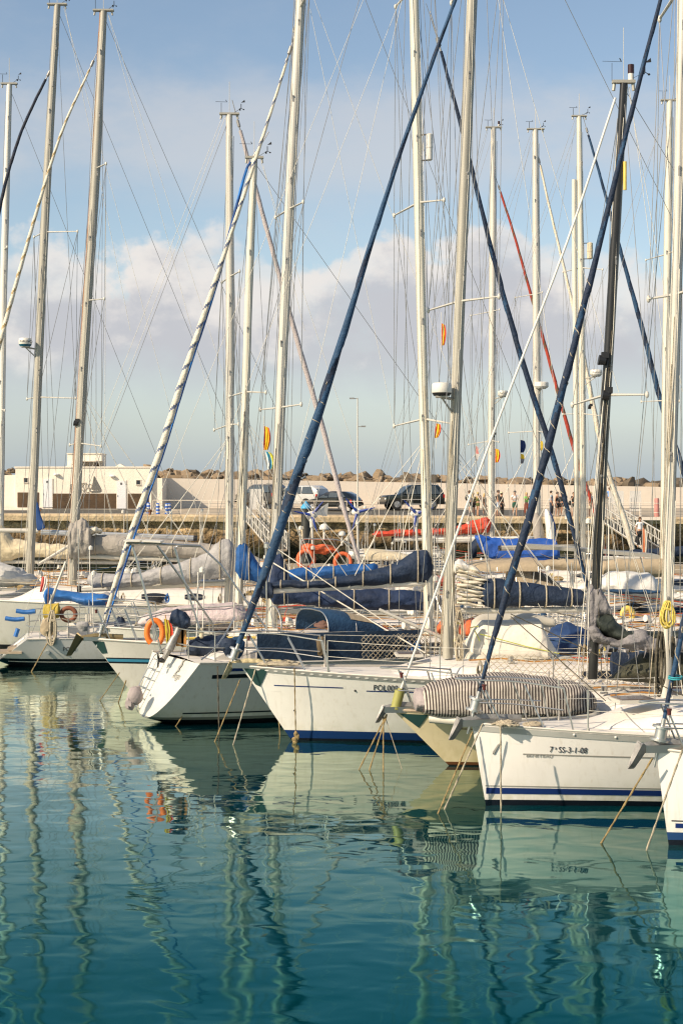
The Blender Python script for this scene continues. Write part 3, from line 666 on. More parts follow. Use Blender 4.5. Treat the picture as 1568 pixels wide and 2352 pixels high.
    if hair:
        m = MB(); m.ell(W(-.005, 0, 1.655), (.098 * k, .098 * k, .10 * k), 12, 8, amp=.15, fr=6)
        if hairlen: m.ell(W(-.055, 0, 1.56 - hairlen * .3), (.062, .085, .11 + hairlen * .5), 10, 8, amp=.2, fr=5)
        m.build('hair', hair, t)
    if cap:
        m = MB(); m.ell(W(.0, 0, 1.69), (.105, .105, .065), 12, 8); m.loft([[W(.06, y, 1.68), W(.20, y * .7, 1.665), W(.20, y * .7, 1.675), W(.06, y, 1.69)] for y in (-.075, 0, .075)]); m.build('cap', cap, t)
    if hat:
        m = MB(); m.tube([W(0, 0, 1.70), W(0, 0, 1.71)], .20, 16); m.tube([W(0, 0, 1.70), W(0, 0, 1.80)], [.11, .085], 14); m.build('hat', hat, t)
    m = MB()
    for s in (-1, 1): m.ell(W(.055 + .05 * s, s * .11, .03), (.12, .055, .035) if abs(cf) > .7 else (.055, .12, .035), 8, 6)
    m.build('shoes', dark, t)
    if bag:
        mt, bx, by, bz, r = bag; m = MB(); m.ell(W(bx, by, bz), (r, r * .8, r * 1.3), 10, 8, amp=.3, fr=2); m.tube([W(bx, by, bz + r), W(bx * .7, by, bz + r + .25)], .012, 5)
        tag(m.build('carried_bag', mt), bag_label(label), 'bag')
    if pack: m = MB(); m.ell(W(-.2, 0, 1.25), (.12, .15, .22), 10, 8, amp=.15, fr=3); tag(m.build('backpack', pack), 'black backpack on the back of the leftmost tourist in white', 'backpack')
BAGN = iter(('white plastic bag hanging from the hand of the man in the pale blue shirt', 'black shoulder bag of the woman looking at her phone', 'black handbag of the woman in the green top'))
def bag_label(l): return next(BAGN)
blond = mat('blond_hair', (.55, .38, .16), .8, var=.2); brown = mat('brown_hair', (.09, .045, .02), .8); wh = mat('white_cotton', (.75, .74, .72), .85)
def fab(n, c): return mat('fabric_' + n, c, .85, var=.12)
FR = -pi / 2
PY = 118.9
def pp(px, Y=PY): return quayp(px, Y)
person('person in a white shirt and black shorts with a backpack, leftmost of the tourists', pp(1077.5), FR + 1.9, 1.76, wh, fab('black', (.02, .02, .02)), brown, cap=None, arms='one', bottomlen=.35, pack=dark)
person('person in a pale yellow top and black shorts beside the backpacker', pp(1086, 119.4), FR + 2.6, 1.64, fab('pale', (.50, .42, .24)), fab('black', (.02, .02, .02)), blond, .3, bottomlen=.3, female=True)
person('blond person in an olive green dress with a shoulder bag', pp(1096.5), FR + 2.2, 1.66, fab('olive', (.10, .11, .03)), fab('olive', (.10, .11, .03)), blond, .35, arms='up', bottomlen=.28, female=True, bag=(dark, 0, .25, .95, .11), sleeve=0)
person('blond person in a pale flowered shirt and cream shorts', pp(1112, 119.3), FR + 1.2, 1.60, fab('flower', (.55, .45, .30)), fab('cream', (.55, .50, .38)), blond, .3, bottomlen=.4, female=True)
person('person in a white cap and light blue shorts behind the white mast', pp(1134, 119.6), FR + .6, 1.70, fab('black', (.02, .02, .02)), fab('palebl', (.36, .45, .58)), brown, cap=wh, bottomlen=.45)
person('bearded man in a dark cap, brown shirt and pale blue shorts', pp(1143.5), FR + 1.3, 1.80, fab('brown', (.16, .12, .08)), fab('palebl', (.36, .45, .58)), brown, cap=dark, bottomlen=.45)
person('person holding a straw hat and wearing dark trousers', pp(1151, 119.8), FR + .9, 1.66, fab('dk', (.05, .045, .04)), fab('dk', (.05, .045, .04)), brown, hat=mat('straw', (.60, .50, .32), .9), bottomlen=.95)
person('man with folded arms in a white shirt, black cap and green shorts', pp(1181.5), FR + .1, 1.76, wh, fab('dgreen', (.02, .085, .055)), brown, cap=dark, arms='folded', bottomlen=.42)
person('blond person in a lime green top and coral trousers', pp(1208, 119.6), FR + .7, 1.68, fab('lime', (.22, .60, .12)), fab('coral', (.70, .18, .10)), blond, .2, arms='up', bottomlen=.8, female=True)
person('man in a pale blue shirt and cap walking with a white bag', pp(1265, 120.5), FR + 1.4, 1.78, fab('pblue', (.28, .38, .48)), fab('navyj', (.04, .05, .07)), brown, cap=dark, bottomlen=.95, bag=(wh, .05, .28, .62, .13))
person('person in a black sleeveless dress with bare legs', pp(1279, 119.8), FR + .9, 1.74, fab('black', (.02, .02, .02)), fab('black', (.02, .02, .02)), brown, bottomlen=.35, female=True, sleeve=0, wide=1.25)
person('person in a dark dress half hidden behind the navy furled sail', pp(1289, 120.8), FR - .9, 1.66, fab('black', (.02, .02, .02)), fab('black', (.02, .02, .02)), brown, bottomlen=.3, female=True)
person('woman in black holding a phone with a light jacket and shoulder bag', pp(1316.5, 119.8), FR, 1.72, fab('black', (.02, .02, .02)), fab('black', (.02, .02, .02)), brown, arms='up', bottomlen=.3, female=True, bag=(dark, .02, -.26, .98, .13), sleeve=.6)
person('blond person in white standing beside the black mast', pp(1356, 120.6), FR + .6, 1.70, wh, fab('cream', (.55, .50, .38)), blond, .3, female=True)
person('person in a bright blue shirt seen over the white board right of the black mast', pp(1399, 126), FR + 2.8, 1.75, fab('bblue', (.12, .28, .62)), fab('navyj', (.04, .05, .07)), brown, bottomlen=.9)
def place_deckman():
    q = P(1468.5, 1259, 96); person('man in a white shirt and dark trousers on the deck of a moored boat', q, FR + .3, 1.72, wh, fab('black', (.02, .02, .02)), brown, bottomlen=.95, arms='one')
place_deckman()
for px, w in ((1414, 34), (1458, 26), (587, 26)):   # white boards at the gangway heads
    a = quayp(px, 120.2); m = MB(); m.box(a + Vector((0, 0, 1.15)), (w / F * 120, .05, 1.5)); m.box(a + Vector((-w / F * 55, 0, .7)), (.1, .1, 1.4)); m.box(a + Vector((w / F * 55, 0, .7)), (.1, .1, 1.4))
    tag(m.build('gate_board', mat('board_white', (.58, .56, .52), .7), None, False), {1414: 'pale blank gate board on the quay just right of the black mast', 1458: 'narrow pale blank board right of the cream furled sail', 587: 'pale blank gate board at the head of the left gangway'}[px], 'board')
# ------------------------------------------------------------------ yachts
class Yacht:
    def __init__(s, label, Y, bow, aft, L, Bm, fb, fs, rake=.8, trake=.3, stern=.72, hull=None, cat='sailboat', group=None, xoff=0.0, zk_stern=.08):
        """bow = (picture column, height over the water in m) of the stem head; aft = heading of the after direction in degrees"""
        X0 = (bow - CX) / F * Y
        s.o = Vector((X0, Y, 0)); a = radians(aft); s.u = Vector((cos(a), sin(a), 0)); n = Vector((s.u.y, -s.u.x, 0)); s.n = n if n.y < 0 else -n
        s.L, s.B, s.fb, s.fs, s.rake, s.tr, s.st, s.zks = L, Bm, fb, fs, rake, trake, stern, zk_stern
        s.t = thing('sailboat', label, cat, s.o, group); s.Y = Y
        s.hull(hull or white)
    def sheer(s, t): return lerp(s.fb, s.fs, t) - .10 * 4 * t * (1 - t) * min(1, s.L / 8)
    def zk(s, t):
        return -.35 + (.35 + s.zks) * max(0, (t - .72) / .28) ** 1.6
    def half(s, t, v):
        tm = .58; f = 1 - (1 - t / tm) ** 2.1 if t < tm else 1 - (1 - s.st) * ((t - tm) / (1 - tm)) ** 1.8
        p = lerp(.80, .24, min(1, t / .45)); 
        if t > .6: p = lerp(.24, .46, (t - .6) / .4)
        return s.B / 2 * max(f, 0) * max(v, 0) ** p
    def xat(s, t, z):
        xs = s.rake * (1 - z / s.fb) if z > -.2 else s.rake * (1 + .2 / s.fb) + (-.2 - z) * 2.5; xt = s.L + s.tr * (1 - z / s.fs); return xs + (xt - xs) * t
    def pt(s, t, v, side):
        z = s.zk(t) + v * (s.sheer(t) - s.zk(t)); return s.o + s.u * s.xat(t, z) + s.n * (side * s.half(t, v)) + Vector((0, 0, z))
    def W(s, x, side, z): return s.o + s.u * x + s.n * side + Vector((0, 0, z))
    def side(s, x, z, off=.006, sd=1):
        """point on the topside at distance x aft of the stem head and height z"""
        xs = s.xat(0, z); xt = s.xat(1, z); t = max(0, min(1, (x - xs) / (xt - xs))); v = (z - s.zk(t)) / (s.sheer(t) - s.zk(t))
        return s.o + s.u * x + s.n * (sd * (s.half(t, min(1, v)) + off)) + Vector((0, 0, z))
    def bx(s, x):   # deck half width and sheer height at x
        t = max(0, min(1, x / s.L)); return s.half(t, 1), s.sheer(t)
    def hull(s, mt):
        nu, nv = 44, 16
        for sd, in ((1,),):
            m = MB(); rings = []
            vv = [(j / nv) ** 1.5 for j in range(nv + 1)]
            for i in range(nu + 1):
                t = (i / nu) ** 1.25; rings.append([s.pt(t, v, 1) for v in reversed(vv)] + [s.pt(t, v, -1) for v in vv[1:]])
            m.loft(rings, 0, False, False)
            last = rings[-1]; o = len(m.v); m.v += last; m.f.append(tuple(range(o, o + len(last)))); m.m.append(0)
            s.hullo = m.build('hull', mt, s.t)
        m = MB(); rings = []
        for i in range(nu + 1):
            t = (i / nu) ** 1.25; a, b = s.pt(t, 1, 1), s.pt(t, 1, -1); dz = Vector((0, 0, -.015)); ca = Vector((0, 0, .045 * s.half(t, 1)))
            rings.append([a.lerp(b, k / 8) + dz + ca * (1 - (k / 4 - 1) ** 2) for k in range(9)])
        m.loft(rings, 0, False, False); s.deck = m.build('deck', deckw, s.t)
    def toerail(s, mt=None, h=.035, slots=False):
        m = MB()
        for sd in (1, -1):
            m.tube([s.pt(max(.002, i / 40), 1, sd) + Vector((0, 0, h * .4)) for i in range(41)], h * .55, 6, flat=1)
        m.build('toe_rail', mt or alu, s.t)
    def band(s, name, mt, x0, x1, z0, z1, off=.006, sheer=False, n=30, both=False, part=None):
        """a painted line or strip lying on the topside; with sheer=True heights are measured down from the sheer"""
        m = MB(); ring = []
        for i in range(n + 1):
            x = lerp(x0, x1, i / n); sh = s.bx(x)[1] if sheer else 0
            xa = x0 + .0 if not sheer else x
            ring.append([s.side(max(x, s.xat(0, z) + .01), z, off) for z in ((sh - z0, sh - (z0 + z1) / 2, sh - z1) if sheer else (z0, (z0 + z1) / 2, z1))])
        m.loft(ring, 0, False, False); o = m.build(name, mt, part or s.t)
        if both: pass
        return o
    def write(s, txt, x, z, size, mt, name='lettering', sx=1.0, bold=False, flip=False, off=.010):
        me = text_mesh(txt, size, .002, bold); me.materials.clear(); me.materials.append(mt); d = 1 if s.u.x > 0 else -1
        for v in me.vertices:
            q = s.side(x + d * v.co.x * sx, z + v.co.y, off + v.co.z); v.co = q - ORG[s.t.name]
        o = bpy.data.objects.new(name, me); C.objects.link(o); o.parent = s.t; return o
    def coach(s, x0, x1, w, h, mt=None, front=.9, wins=(), rear=.15, zoff=0, hatch=()):
        m = MB(); rings = []; k = 16
        for i in range(k + 1):
            x = lerp(x0, x1, i / k); f = min(1, (x - x0) / front) if front else 1; f = f * f * (3 - 2 * f); g = max(0, min(1, (x1 - x) / rear)); hh = h * f * (.3 + .7 * g)
            b, z = s.bx(x); ww = min(w, b * .80) * (.62 + .38 * f); z += zoff - .02
            prof = [(-ww, 0), (-ww * .97, hh * .35), (-ww * .90, hh * .80), (-ww * .78, hh * .97), (-ww * .4, hh * 1.06), (0, hh * 1.09), (ww * .4, hh * 1.06), (ww * .78, hh * .97), (ww * .90, hh * .80), (ww * .97, hh * .35), (ww, 0)]
            rings.append([s.W(x, y, z + q) for y, q in prof])
        m.loft(rings, 0, False, False)
        o = len(m.v); m.v += rings[0] + rings[-1]; n = len(rings[0]); m.f += [tuple(range(o, o + n)), tuple(range(o + n, o + 2 * n))]; m.m += [0, 0]
        c = m.build('coachroof', mt or deckw, s.t)
        for a, b2 in wins:
            m = MB(); ring = []
            for i in range(7):
                x = lerp(a, b2, i / 6); bb_, z = s.bx(x); ww = min(w, bb_ * .8); e = sin(pi * min(1, max(.12, (i + .35) / 6.7))) ** .5
                zc = z + zoff + h * .55; r = h * .23 * e; ring.append([s.W(x, ww * (.97 - .07 * ((zc + q - z - zoff) / h - .35) / .45) + .008, zc + q) for q in (-r, -r * .5, 0, r * .5, r)])
            m.loft(ring, 0, False, False); m.build('window', glass, c)
        for a, b2, y in hatch:
            bb_, z = s.bx((a + b2) / 2); z += zoff + h * 1.06; m = MB(); q = [s.W(a, y - .28, z), s.W(b2, y - .28, z), s.W(b2, y + .28, z), s.W(a, y + .28, z)]
            m.loft([q, [v + Vector((0, 0, .05)) for v in q]]); hh_ = m.build('hatch', alu, c, False)
            q = [s.W(a + .04, y - .24, z + .052), s.W(b2 - .04, y - .24, z + .052), s.W(b2 - .04, y + .24, z + .052), s.W(a + .04, y + .24, z + .052)]
            m = MB(); m.loft([q, [v + Vector((0, 0, .008)) for v in q]]); m.build('pane', mat('smoked_acrylic', (.10, .06, .035), .15), hh_, False)
        return c
    def lifelines(s, x0, x1, h=.60, step=1.9, net=None, sides=(1, -1), r=.013):
        n = max(1, round((x1 - x0) / step))
        for sd in sides:
            for i in range(n + 1):
                x = lerp(x0, x1, i / n); b, z = s.bx(x); m = MB(); a = s.W(x, sd * (b - .06), z - .01); m.tube([a, a + Vector((0, 0, h))], r, 6); m.tube([a, a + Vector((0, 0, .06))], r * 2, 6); m.build('stanchion', steel, s.t)
            for f in (.5, .97):
                m = MB(); m.tube([s.W(x, sd * (s.bx(x)[0] - .06), s.bx(x)[1] + h * f - .01 * sin(pi * ((i * 4.0 / 12) % 1))) for i, x in ((i, lerp(x0, x1, i / 12)) for i in range(13))], .0048, 5); m.build('lifeline', wirew, s.t)
    def netting(s, x0, x1, h, mt, cell=.11, sd=1, part='netting', out=-.06):
        m = MB(); dx = cell; n = int((x1 - x0) / dx); R = int(h / cell)
        def q(i, j):
            x = x0 + i * dx; b, z = s.bx(x); return s.W(x, sd * (b + out) + .01 * sin(i * 1.7 + j), z + .02 + j * cell * .97 + .018 * sin(i * .9 + j * .5))
        for i in range(-R, n + 1):
            for di in (1, -1):
                pts = []
                for j in range(R + 1):
                    k = i + di * j if di > 0 else i + R - j
                    if 0 <= k <= n: pts.append(q(k, j))
                if len(pts) > 1: m.tube(pts, .0062, 3, cap=False)
        return m.build(part, mt, s.t, False)
    def pulpit(s, x1=1.4, h=.62, fwd=.15, low=True, mt=None, r=.0135, light=True):
        def rail(hh, xa, tag_):
            b, z = s.bx(xa); pts = []
            for sd in (1,): 
                pts = [s.W(xa, b - .05, z + hh * .96), s.W(xa * .5, s.bx(xa * .5)[0] - .02, s.fb + hh), s.W(xa * .12, .20, s.fb + hh + .02), s.W(-fwd, 0, s.fb + hh + .03), s.W(xa * .12, -.20, s.fb + hh + .02), s.W(xa * .5, -s.bx(xa * .5)[0] + .02, s.fb + hh), s.W(xa, -b + .05, z + hh * .96)]
            return crv(pts, n=6)
        m = MB(); m.tube(rail(h, x1, 0), r, 7)
        for sd in (1, -1):
            for a, b2 in ((x1, x1 + .14), (x1 * .58, x1 * .80), (x1 * .10, x1 * .34)):
                b, z = s.bx(b2); bt, zt = s.bx(a); m.tube([s.W(a, sd * max(.12, bt - .05), s.fb * .0 + zt + h * .97), s.W(b2, sd * (b - .07), z)], r, 7)
        if low: m.tube(rail(h * .48, x1 * 1.0, 0)[:14], r * .8, 6); m.tube(rail(h * .48, x1, 0)[-14:], r * .8, 6)
        p = m.build('pulpit', mt or steel, s.t)
        if light: m = MB(); c = s.W(x1 * .10, .24, s.fb + h - .09); m.tube([c - Vector((0, 0, .03)), c + Vector((0, 0, .03))], .026, 10); m.tube([c + Vector((0, 0, .03)), c + Vector((0, 0, .055))], .035, 10); m.build('navigation_light', mat('dull_red_lens', (.09, .018, .014), .3), p)
        return p
    def pushpit(s, h=.62, x=1.2, mt=None, r=.0135):
        b0, z0 = s.bx(s.L - .08); b1, z1 = s.bx(s.L - x); m = MB()
        for hh in (h, h * .5):
            m.tube(crv([s.W(s.L - x, b1 - .06, z1 + hh), s.W(s.L - .3, b0 * .98, z0 + hh), s.W(s.L - .02, b0 * .6, z0 + hh), s.W(s.L, 0, z0 + hh), s.W(s.L - .02, -b0 * .6, z0 + hh), s.W(s.L - .3, -b0 * .98, z0 + hh), s.W(s.L - x, -b1 + .06, z1 + hh)], n=5), r, 7)
        for sd in (1, -1):
            for xx, k in ((s.L - x, 1), (s.L - .35, .97), (s.L - .05, .5)):
                b, z = s.bx(xx); m.tube([s.W(xx, sd * (b * k - .05), z - .02), s.W(xx, sd * (b * k - .05), z + h)], r, 6)
        return m.build('pushpit', mt or steel, s.t)
    def anchor(s, mt=galv, size=1.0, plow=True):
        z = s.fb; m = MB(); q = [s.W(.75, 0, z + .06), s.W(.1, 0, z + .08), s.W(-.28 * size, 0, z + .02)]
        m.tube(q, [.03, .035, .03], 6, flat=2.2); m.box(s.W(.1, 0, z + .02), (.5, .16, .06), atan2(s.u.y, s.u.x))
        for sd in (1, -1):
            rows = []
            for f in (0, .25, .5, .75, 1):
                cx_, cz_ = lerp(-.16, -.42, f) * size, z + lerp(.02, -.34, f) * size; w_ = .17 * size * (1 - f) ** .6 + .01; k_ = .10 * size * (1 - f)
                rows.append([s.W(cx_, sd * .004, cz_), s.W(cx_ - .04 * size, sd * w_ * .6, cz_ + k_ * .2), s.W(cx_ - .10 * size - k_ * .4, sd * w_, cz_ + k_ * 1.1), s.W(cx_ - .08 * size - k_ * .4, sd * w_, cz_ + k_ * 1.1 + .012), s.W(cx_ + .02 - .04 * size, sd * w_ * .6, cz_ + k_ * .2 + .015), s.W(cx_ + .02, sd * .004, cz_ + .012)])
            m.loft(rows)
        return m.build('anchor', mt, s.t, False)
    def bowroller(s):
        m = MB(); z = s.fb; m.loft([[s.W(x, y, z + q) for y, q in ((-.09, -.03), (.09, -.03), (.10, .07), (.07, .07), (.07, .01), (-.07, .01), (-.07, .07), (-.10, .07))] for x in (-.16, .35)]); m.build('bow_roller', steel, s.t, False)
    # ---- picture-plane items carried at the yacht's own distance
    def Q(s, px, py, off=0.0, Y=None):
        return P(px, py, (Y or s.Y) + off)
    def mast(s, pts, w, mt=None, Y=None, fore=None, track=True, cap=True, cables=True, flat=1.35):
        Y = Y or s.Y; q = crv([P(a, b, Y) for a, b in pts], step=.6) if len(pts) > 2 else [P(*pts[0], Y).lerp(P(*pts[1], Y), i / 30) for i in range(31)]
        r0 = w / F * Y / 2; k = len(q); rr = [r0 * (1.0 if i < k * .72 else lerp(1.0, .72, (i - k * .72) / (k * .28))) for i in range(k)] if cap else [r0] * k
        m = MB(); m.tube(q, rr, 18, flat=1.0); s.m = m.build('mast', mt or alu, s.t); s.MY = Y; s.mp = q; s.mr = rr
        d = 1 if s.u.x > 0 else -1
        if track: m = MB(); m.tube([p + Vector((d * r * .98, -.01, 0)) for p, r in zip(q, rr)], r0 * .16, 6); m.build('luff_track', alud, s.m)
        if cables:
            for ox, oy, rr2, mt2 in ((-d * 1.0, -.6, .006, wirew), (-d * 1.5, -.2, .005, wirem), (d * .3, -1.15, .0055, wirew)):
                a = q[1] + Vector((ox * r0, oy * r0, 0)); b = q[-2] + Vector((ox * rr[-1] * .9, oy * rr[-1] * .9, 0))
                m = MB(); m.tube([a.lerp(b, i / 10) + Vector((.02 * sin(i * 1.3), 0, 0)) for i in range(11)], rr2 * (.8 + Y / 110), 4); m.build('halyard', mt2, s.m)
        # small fittings up the mast
        rs_ = random.Random(int(pts[0][0]))
        for i in range(2, k - 2, max(3, k // 9)):
            c = q[i] + Vector((rs_.uniform(-.5, .7) * r0, -r0 * .93, 0)); m = MB(); m.box(c, (.03, .03, .14)); m.ell(c + Vector((0, -.02, .05)), (.02, .02, .03), 6, 4); m.build('mast_fitting', galv, s.m)
        if cap:
            tp = q[-1]; m = MB(); m.box(tp + Vector((0, 0, .03)), (r0 * 5, r0 * 1.4, .05)); m.tube([tp + Vector((-r0 * 2, 0, .02)), tp + Vector((-r0 * 2.2, 0, -.12))], .03, 6); m.tube([tp + Vector((r0 * 2, 0, .02)), tp + Vector((r0 * 2.2, 0, -.12))], .03, 6); mh = m.build('masthead', alud, s.m, False)
            m = MB(); m.tube([tp + Vector((0, 0, .05)), tp + Vector((0, 0, .95))], .009 * Y / 50, 5); m.build('aerial', alu, mh)
            m = MB(); a = tp + Vector((r0, 0, .05)); b = tp + Vector((.34, -.1, .17)); m.tube([a, b], .007 * Y / 50, 5); m.tube([b, b + Vector((0, 0, .12))], .012, 5)
            for th in (0, 2.1, 4.2): e = b + Vector((cos(th) * .07, sin(th) * .07, -.04)); m.tube([b, e], .007, 4); m.ell(e, (.025, .025, .02), 6, 4)
            v = b + Vector((0, 0, .16)); m.loft([[v, v + Vector((.10, 0, .08)), v + Vector((.11, 0, .01))], [v + Vector((0, .02, 0)), v + Vector((.10, .02, .08)), v + Vector((.11, .02, .01))]]); m.build('anemometer', dark, mh)
            m = MB(); a = tp + Vector((-r0, 0, .05)); b = a + Vector((-.12, 0, .30)); m.tube([a, a + Vector((-.12, 0, 0)), b], .008 * Y / 50, 4); m.tube([b + Vector((-.16, 0, .03)), b + Vector((.16, 0, .02))], .006 * Y / 50, 4); m.tube([b + Vector((.16, 0, .02)), b + Vector((.13, 0, .08))], .009, 4); m.build('wind_vane', dark, mh)
            if cap == 'beacon': m = MB(); c = tp + Vector((r0 * 1.6, 0, .05)); m.tube([c, c + Vector((0, 0, .12))], .05, 10, mi=0); m.tube([c + Vector((0, 0, .12)), c + Vector((0, 0, .27))], .055, 10, mi=1); m.build('masthead_light', [aluw, mat('dark_red_lens', (.035, .010, .008), .3)], mh)
    def mx(s, py):   # mast centre at a picture row
        z = H - (py - CY) / F * s.MY; q = s.mp
        for a, b in zip(q, q[1:]):
            if (a.z - z) * (b.z - z) <= 0: return a.lerp(b, (z - a.z) / (b.z - a.z) if b.z != a.z else 0)
        return q[-1] if abs(q[-1].z - z) < abs(q[0].z - z) else q[0]
    def spread(s, py, dx, dy, other=None, dep=.9, r=.030, mt=None):
        """a pair of spreaders: near one reaches (dx, dy) picture units; returns tips"""
        a = s.mx(py); k = s.MY / F; t1 = a + Vector((dx * k, -dep, -dy * k + dep * (a.z - H) / s.MY)); ox, oy = other or (-dx * .7, -dy * .2); t2 = a + Vector((ox * k, dep, -oy * k - dep * (a.z - H) / s.MY))
        for t_ in (t1, t2):
            m = MB(); m.tube([a, t_], [r * 1.2, r * .75], 7, flat=.7); m.ell(t_, (.035, .035, .06), 8, 5); m.build('spreader', mt or alu, s.m)
        return t1, t2
    def stay(s, a, b, name='shroud', r=None, mt=None, parent=None, sag=0):
        k = (a.y + b.y) / 2; rr = r or (.0048 if k < 60 else .0038) * (.75 + k / 70); m = MB()
        if sag: m.tube([a.lerp(b, i / 10) - Vector((0, 0, sag * sin(pi * i / 10))) for i in range(11)], rr, 4)
        else: m.tube([a, b], rr, 4)
        return m.build(name, mt or (wirem if k < 60 else wiref), parent or s.t)
    def rig(s, ptop, spreads, chain_x, fore=False, back=True, deckz=None):
        """shrouds: masthead > spreader tips > chain plates"""
        top = s.mx(ptop); tips = [s.spread(*a) for a in spreads]
        for i, sd in ((0, 1), (1, -1)):
            b, z = s.bx(chain_x); ch = s.W(chain_x, sd * (b - .1), z)
            pts = [top] + [t_[i] for t_ in tips] + [ch]
            for p, q in zip(pts, pts[1:]): s.stay(p, q)
            if tips:
                low = s.mx(spreads[-1][0]); s.stay(low, s.W(chain_x + .5, sd * (b - .12), z)); s.stay(low, s.W(chain_x - .6, sd * (b - .16), z))
                for k in range(len(tips) - 1): s.stay(tips[k + 1][i], s.mx(spreads[k][0]))
        if back: s.stay(top, s.W(s.L - .1, 0, s.fs), 'backstay')
        if fore: s.stay(top, s.W(.15, 0, s.fb), 'forestay')
    def boom(s, a, b, w, mt=None, off=0.0, part='boom'):
        Y = s.MY + off; p, q = P(*a, Y), P(*b, Y); r = w / F * Y / 2; m = MB(); m.tube([p.lerp(q, i / 8) for i in range(9)], r, 12, flat=1.0); o = m.build(part, mt or alu, s.t)
        m = MB(); m.tube([q, q + (q - p).normalized() * .12], r * 1.02, 12); m.build('end_cap', dark, o)
        m = MB(); m.tube([p + Vector((0, -r * .93, r * .3)), q + Vector((0, -r * .93, r * .3))], r * .12, 5); m.build('groove_line', alud, o)
        return o
def furled(y, pts, w, m1, m2, period=.8, frac=.25, name='furled_sail', drum=True, Y=None, lobes=1, depth=.16, creep=0, wrap=0, n=16, step=.10):
    """a headsail rolled round its stay: pts from the deck end up, w = widths in picture units"""
    Y = Y or y.Y; q = crv([P(a, b, Y) for a, b in pts], step=step); k = len(q)
    ln = [0.0]
    for a, b in zip(q, q[1:]): ln.append(ln[-1] + (b - a).length)
    ww = [(i / (len(w) - 1) * ln[-1], v) for i, v in enumerate(w)]
    rad = [interp(ww, l) / F * Y / 2 for l in ln]
    def prof(i, th): 
        ph = (th / (2 * pi) * lobes - ln[i] / period) % 1; return 1 + depth * (ph - .5) + .05 * noise.noise(Vector((th * 2, ln[i] * 2.2, 3))) + .03 * noise.noise(Vector((th * 1, ln[i] * 8, 3)))
    def mi(i, j): return 1 if ((j + .5) / n * lobes - (ln[min(i, k - 1)] + creep) / period) % 1 < frac else 0
    m = MB(); m.tube(q, rad, n, mi=mi, prof=prof); o = m.build(name, [m1, m2], y.t)
    if wrap:
        hp = [q[i] + (Vector((cos(ln[i] / .36 * 2 * pi), -sin(ln[i] / .36 * 2 * pi), .25 * cos(ln[i] / .36 * 2 * pi)))) * (rad[i] * 1.13) for i in range(3, int(k * wrap))]
        m = MB(); m.tube(crv(hp, n=3), .0075, 5); m.build('sheet_wrap', ropew, o)
    if drum:
        a, b = q[0], q[1]; d = (a - b).normalized(); sc_ = 1 if drum is True else drum
        m = MB(); m.tube([a, a + d * .10, a + d * .10, a + d * .13, a + d * .13, a + d * .27, a + d * .27, a + d * .30, a + d * .30, a + d * .65], [.03, .03, .13 * sc_, .13 * sc_, .08 * sc_, .08 * sc_, .13 * sc_, .13 * sc_, .025, .02], 14); m.build('furling_drum', steel, o)
        e = q[-1]; d2 = (q[-1] - q[-2]).normalized(); m = MB(); m.tube([e, e + d2 * .1, e + d2 * .12, e + d2 * .3, e + d2 * .32, e + d2 * .9], [.02, .02, .045, .045, .012, .012], 10); m.build('halyard_swivel', galv, o)
    return o
def sil(top, bot, Y, wd, mt, name, parent, amp=.035, fr=2.2, n=36, seg=90, tent=0.0, mats=None, mi=0, seed=0, ridge=0.0, smooth=True, sq=1.0, endk=.55, straps=0, strapm=None, yoff=0.0, droop=0):
    """a cloth-wrapped body seen from the side: upper and lower outline in picture units at distance Y, wd = half thickness in m"""
    RV = max(ridge * 1.6, amp * .55 if amp > .02 else 0); tall = abs(top[-1][0] - top[0][0]) < 70; amp = amp * .7
    Y = Y + yoff; x0, x1 = max(top[0][0], bot[0][0]), min(top[-1][0], bot[-1][0]); rings = []
    if x1 <= x0: x0, x1 = top[0][0], top[-1][0]
    for i in range(seg + 1):
        f = i / seg; px = lerp(x0, x1, f); a, b = P(px, interp(top, px), Y), P(px, interp(bot, px), Y); c = (a + b) / 2; hh = max(.02, (a.z - b.z) / 2); e = min(1, min(f, 1 - f) * 14 + endk); w = min(wd, hh * 2.2 + .05) * e; ring = []
        for j in range(n):
            th = 2 * pi * j / n; cz, cy = sin(th), cos(th)
            if sq != 1: cz, cy = abs(cz) ** sq * (1 if cz > 0 else -1), abs(cy) ** sq * (1 if cy > 0 else -1)
            k = w * (1 - tent * .72 * (cz + 1) / 2)
            v = c + Vector((0, cy * k, cz * hh * (e if e < 1 else 1)))
            g = Vector((v.x * fr, v.y * fr + seed, v.z * fr * 2.0)); nn = noise.noise(g) + .5 * noise.noise(g * 2.3)
            fold = 0
            if RV: fold = RV * (abs(noise.noise(Vector((v.x * 7, v.y * 7, v.z * 1.3 + seed)))) * 2.2 - .4) if tall else RV * (abs(noise.noise(Vector((v.x * 1.1 + v.z * 2.2, v.y * 2, v.z * 8 - v.x * 1.6)))) * 2.0 - .35 + .5 * noise.noise(Vector((v.x * 5, v.z * 12, 1))))
            v = v + Vector((0, cy, cz)) * (amp * nn + fold) ; ring.append(v)
        rings.append(ring)
    m = MB(); m.loft(rings, mi); o = m.build(name, mats or mt, parent, smooth)
    if straps:
        for s_ in range(straps):
            i = int((s_ + .5) / straps * seg); m = MB(); r_ = rings[i]; c = sum(r_, Vector()) / n
            m.tube([c + (v - c) * 1.02 + (v - c).normalized() * .01 for v in r_ + [r_[0]]], .016, 5, cap=False); m.build('tie', strapm or ropew, o)
    return o
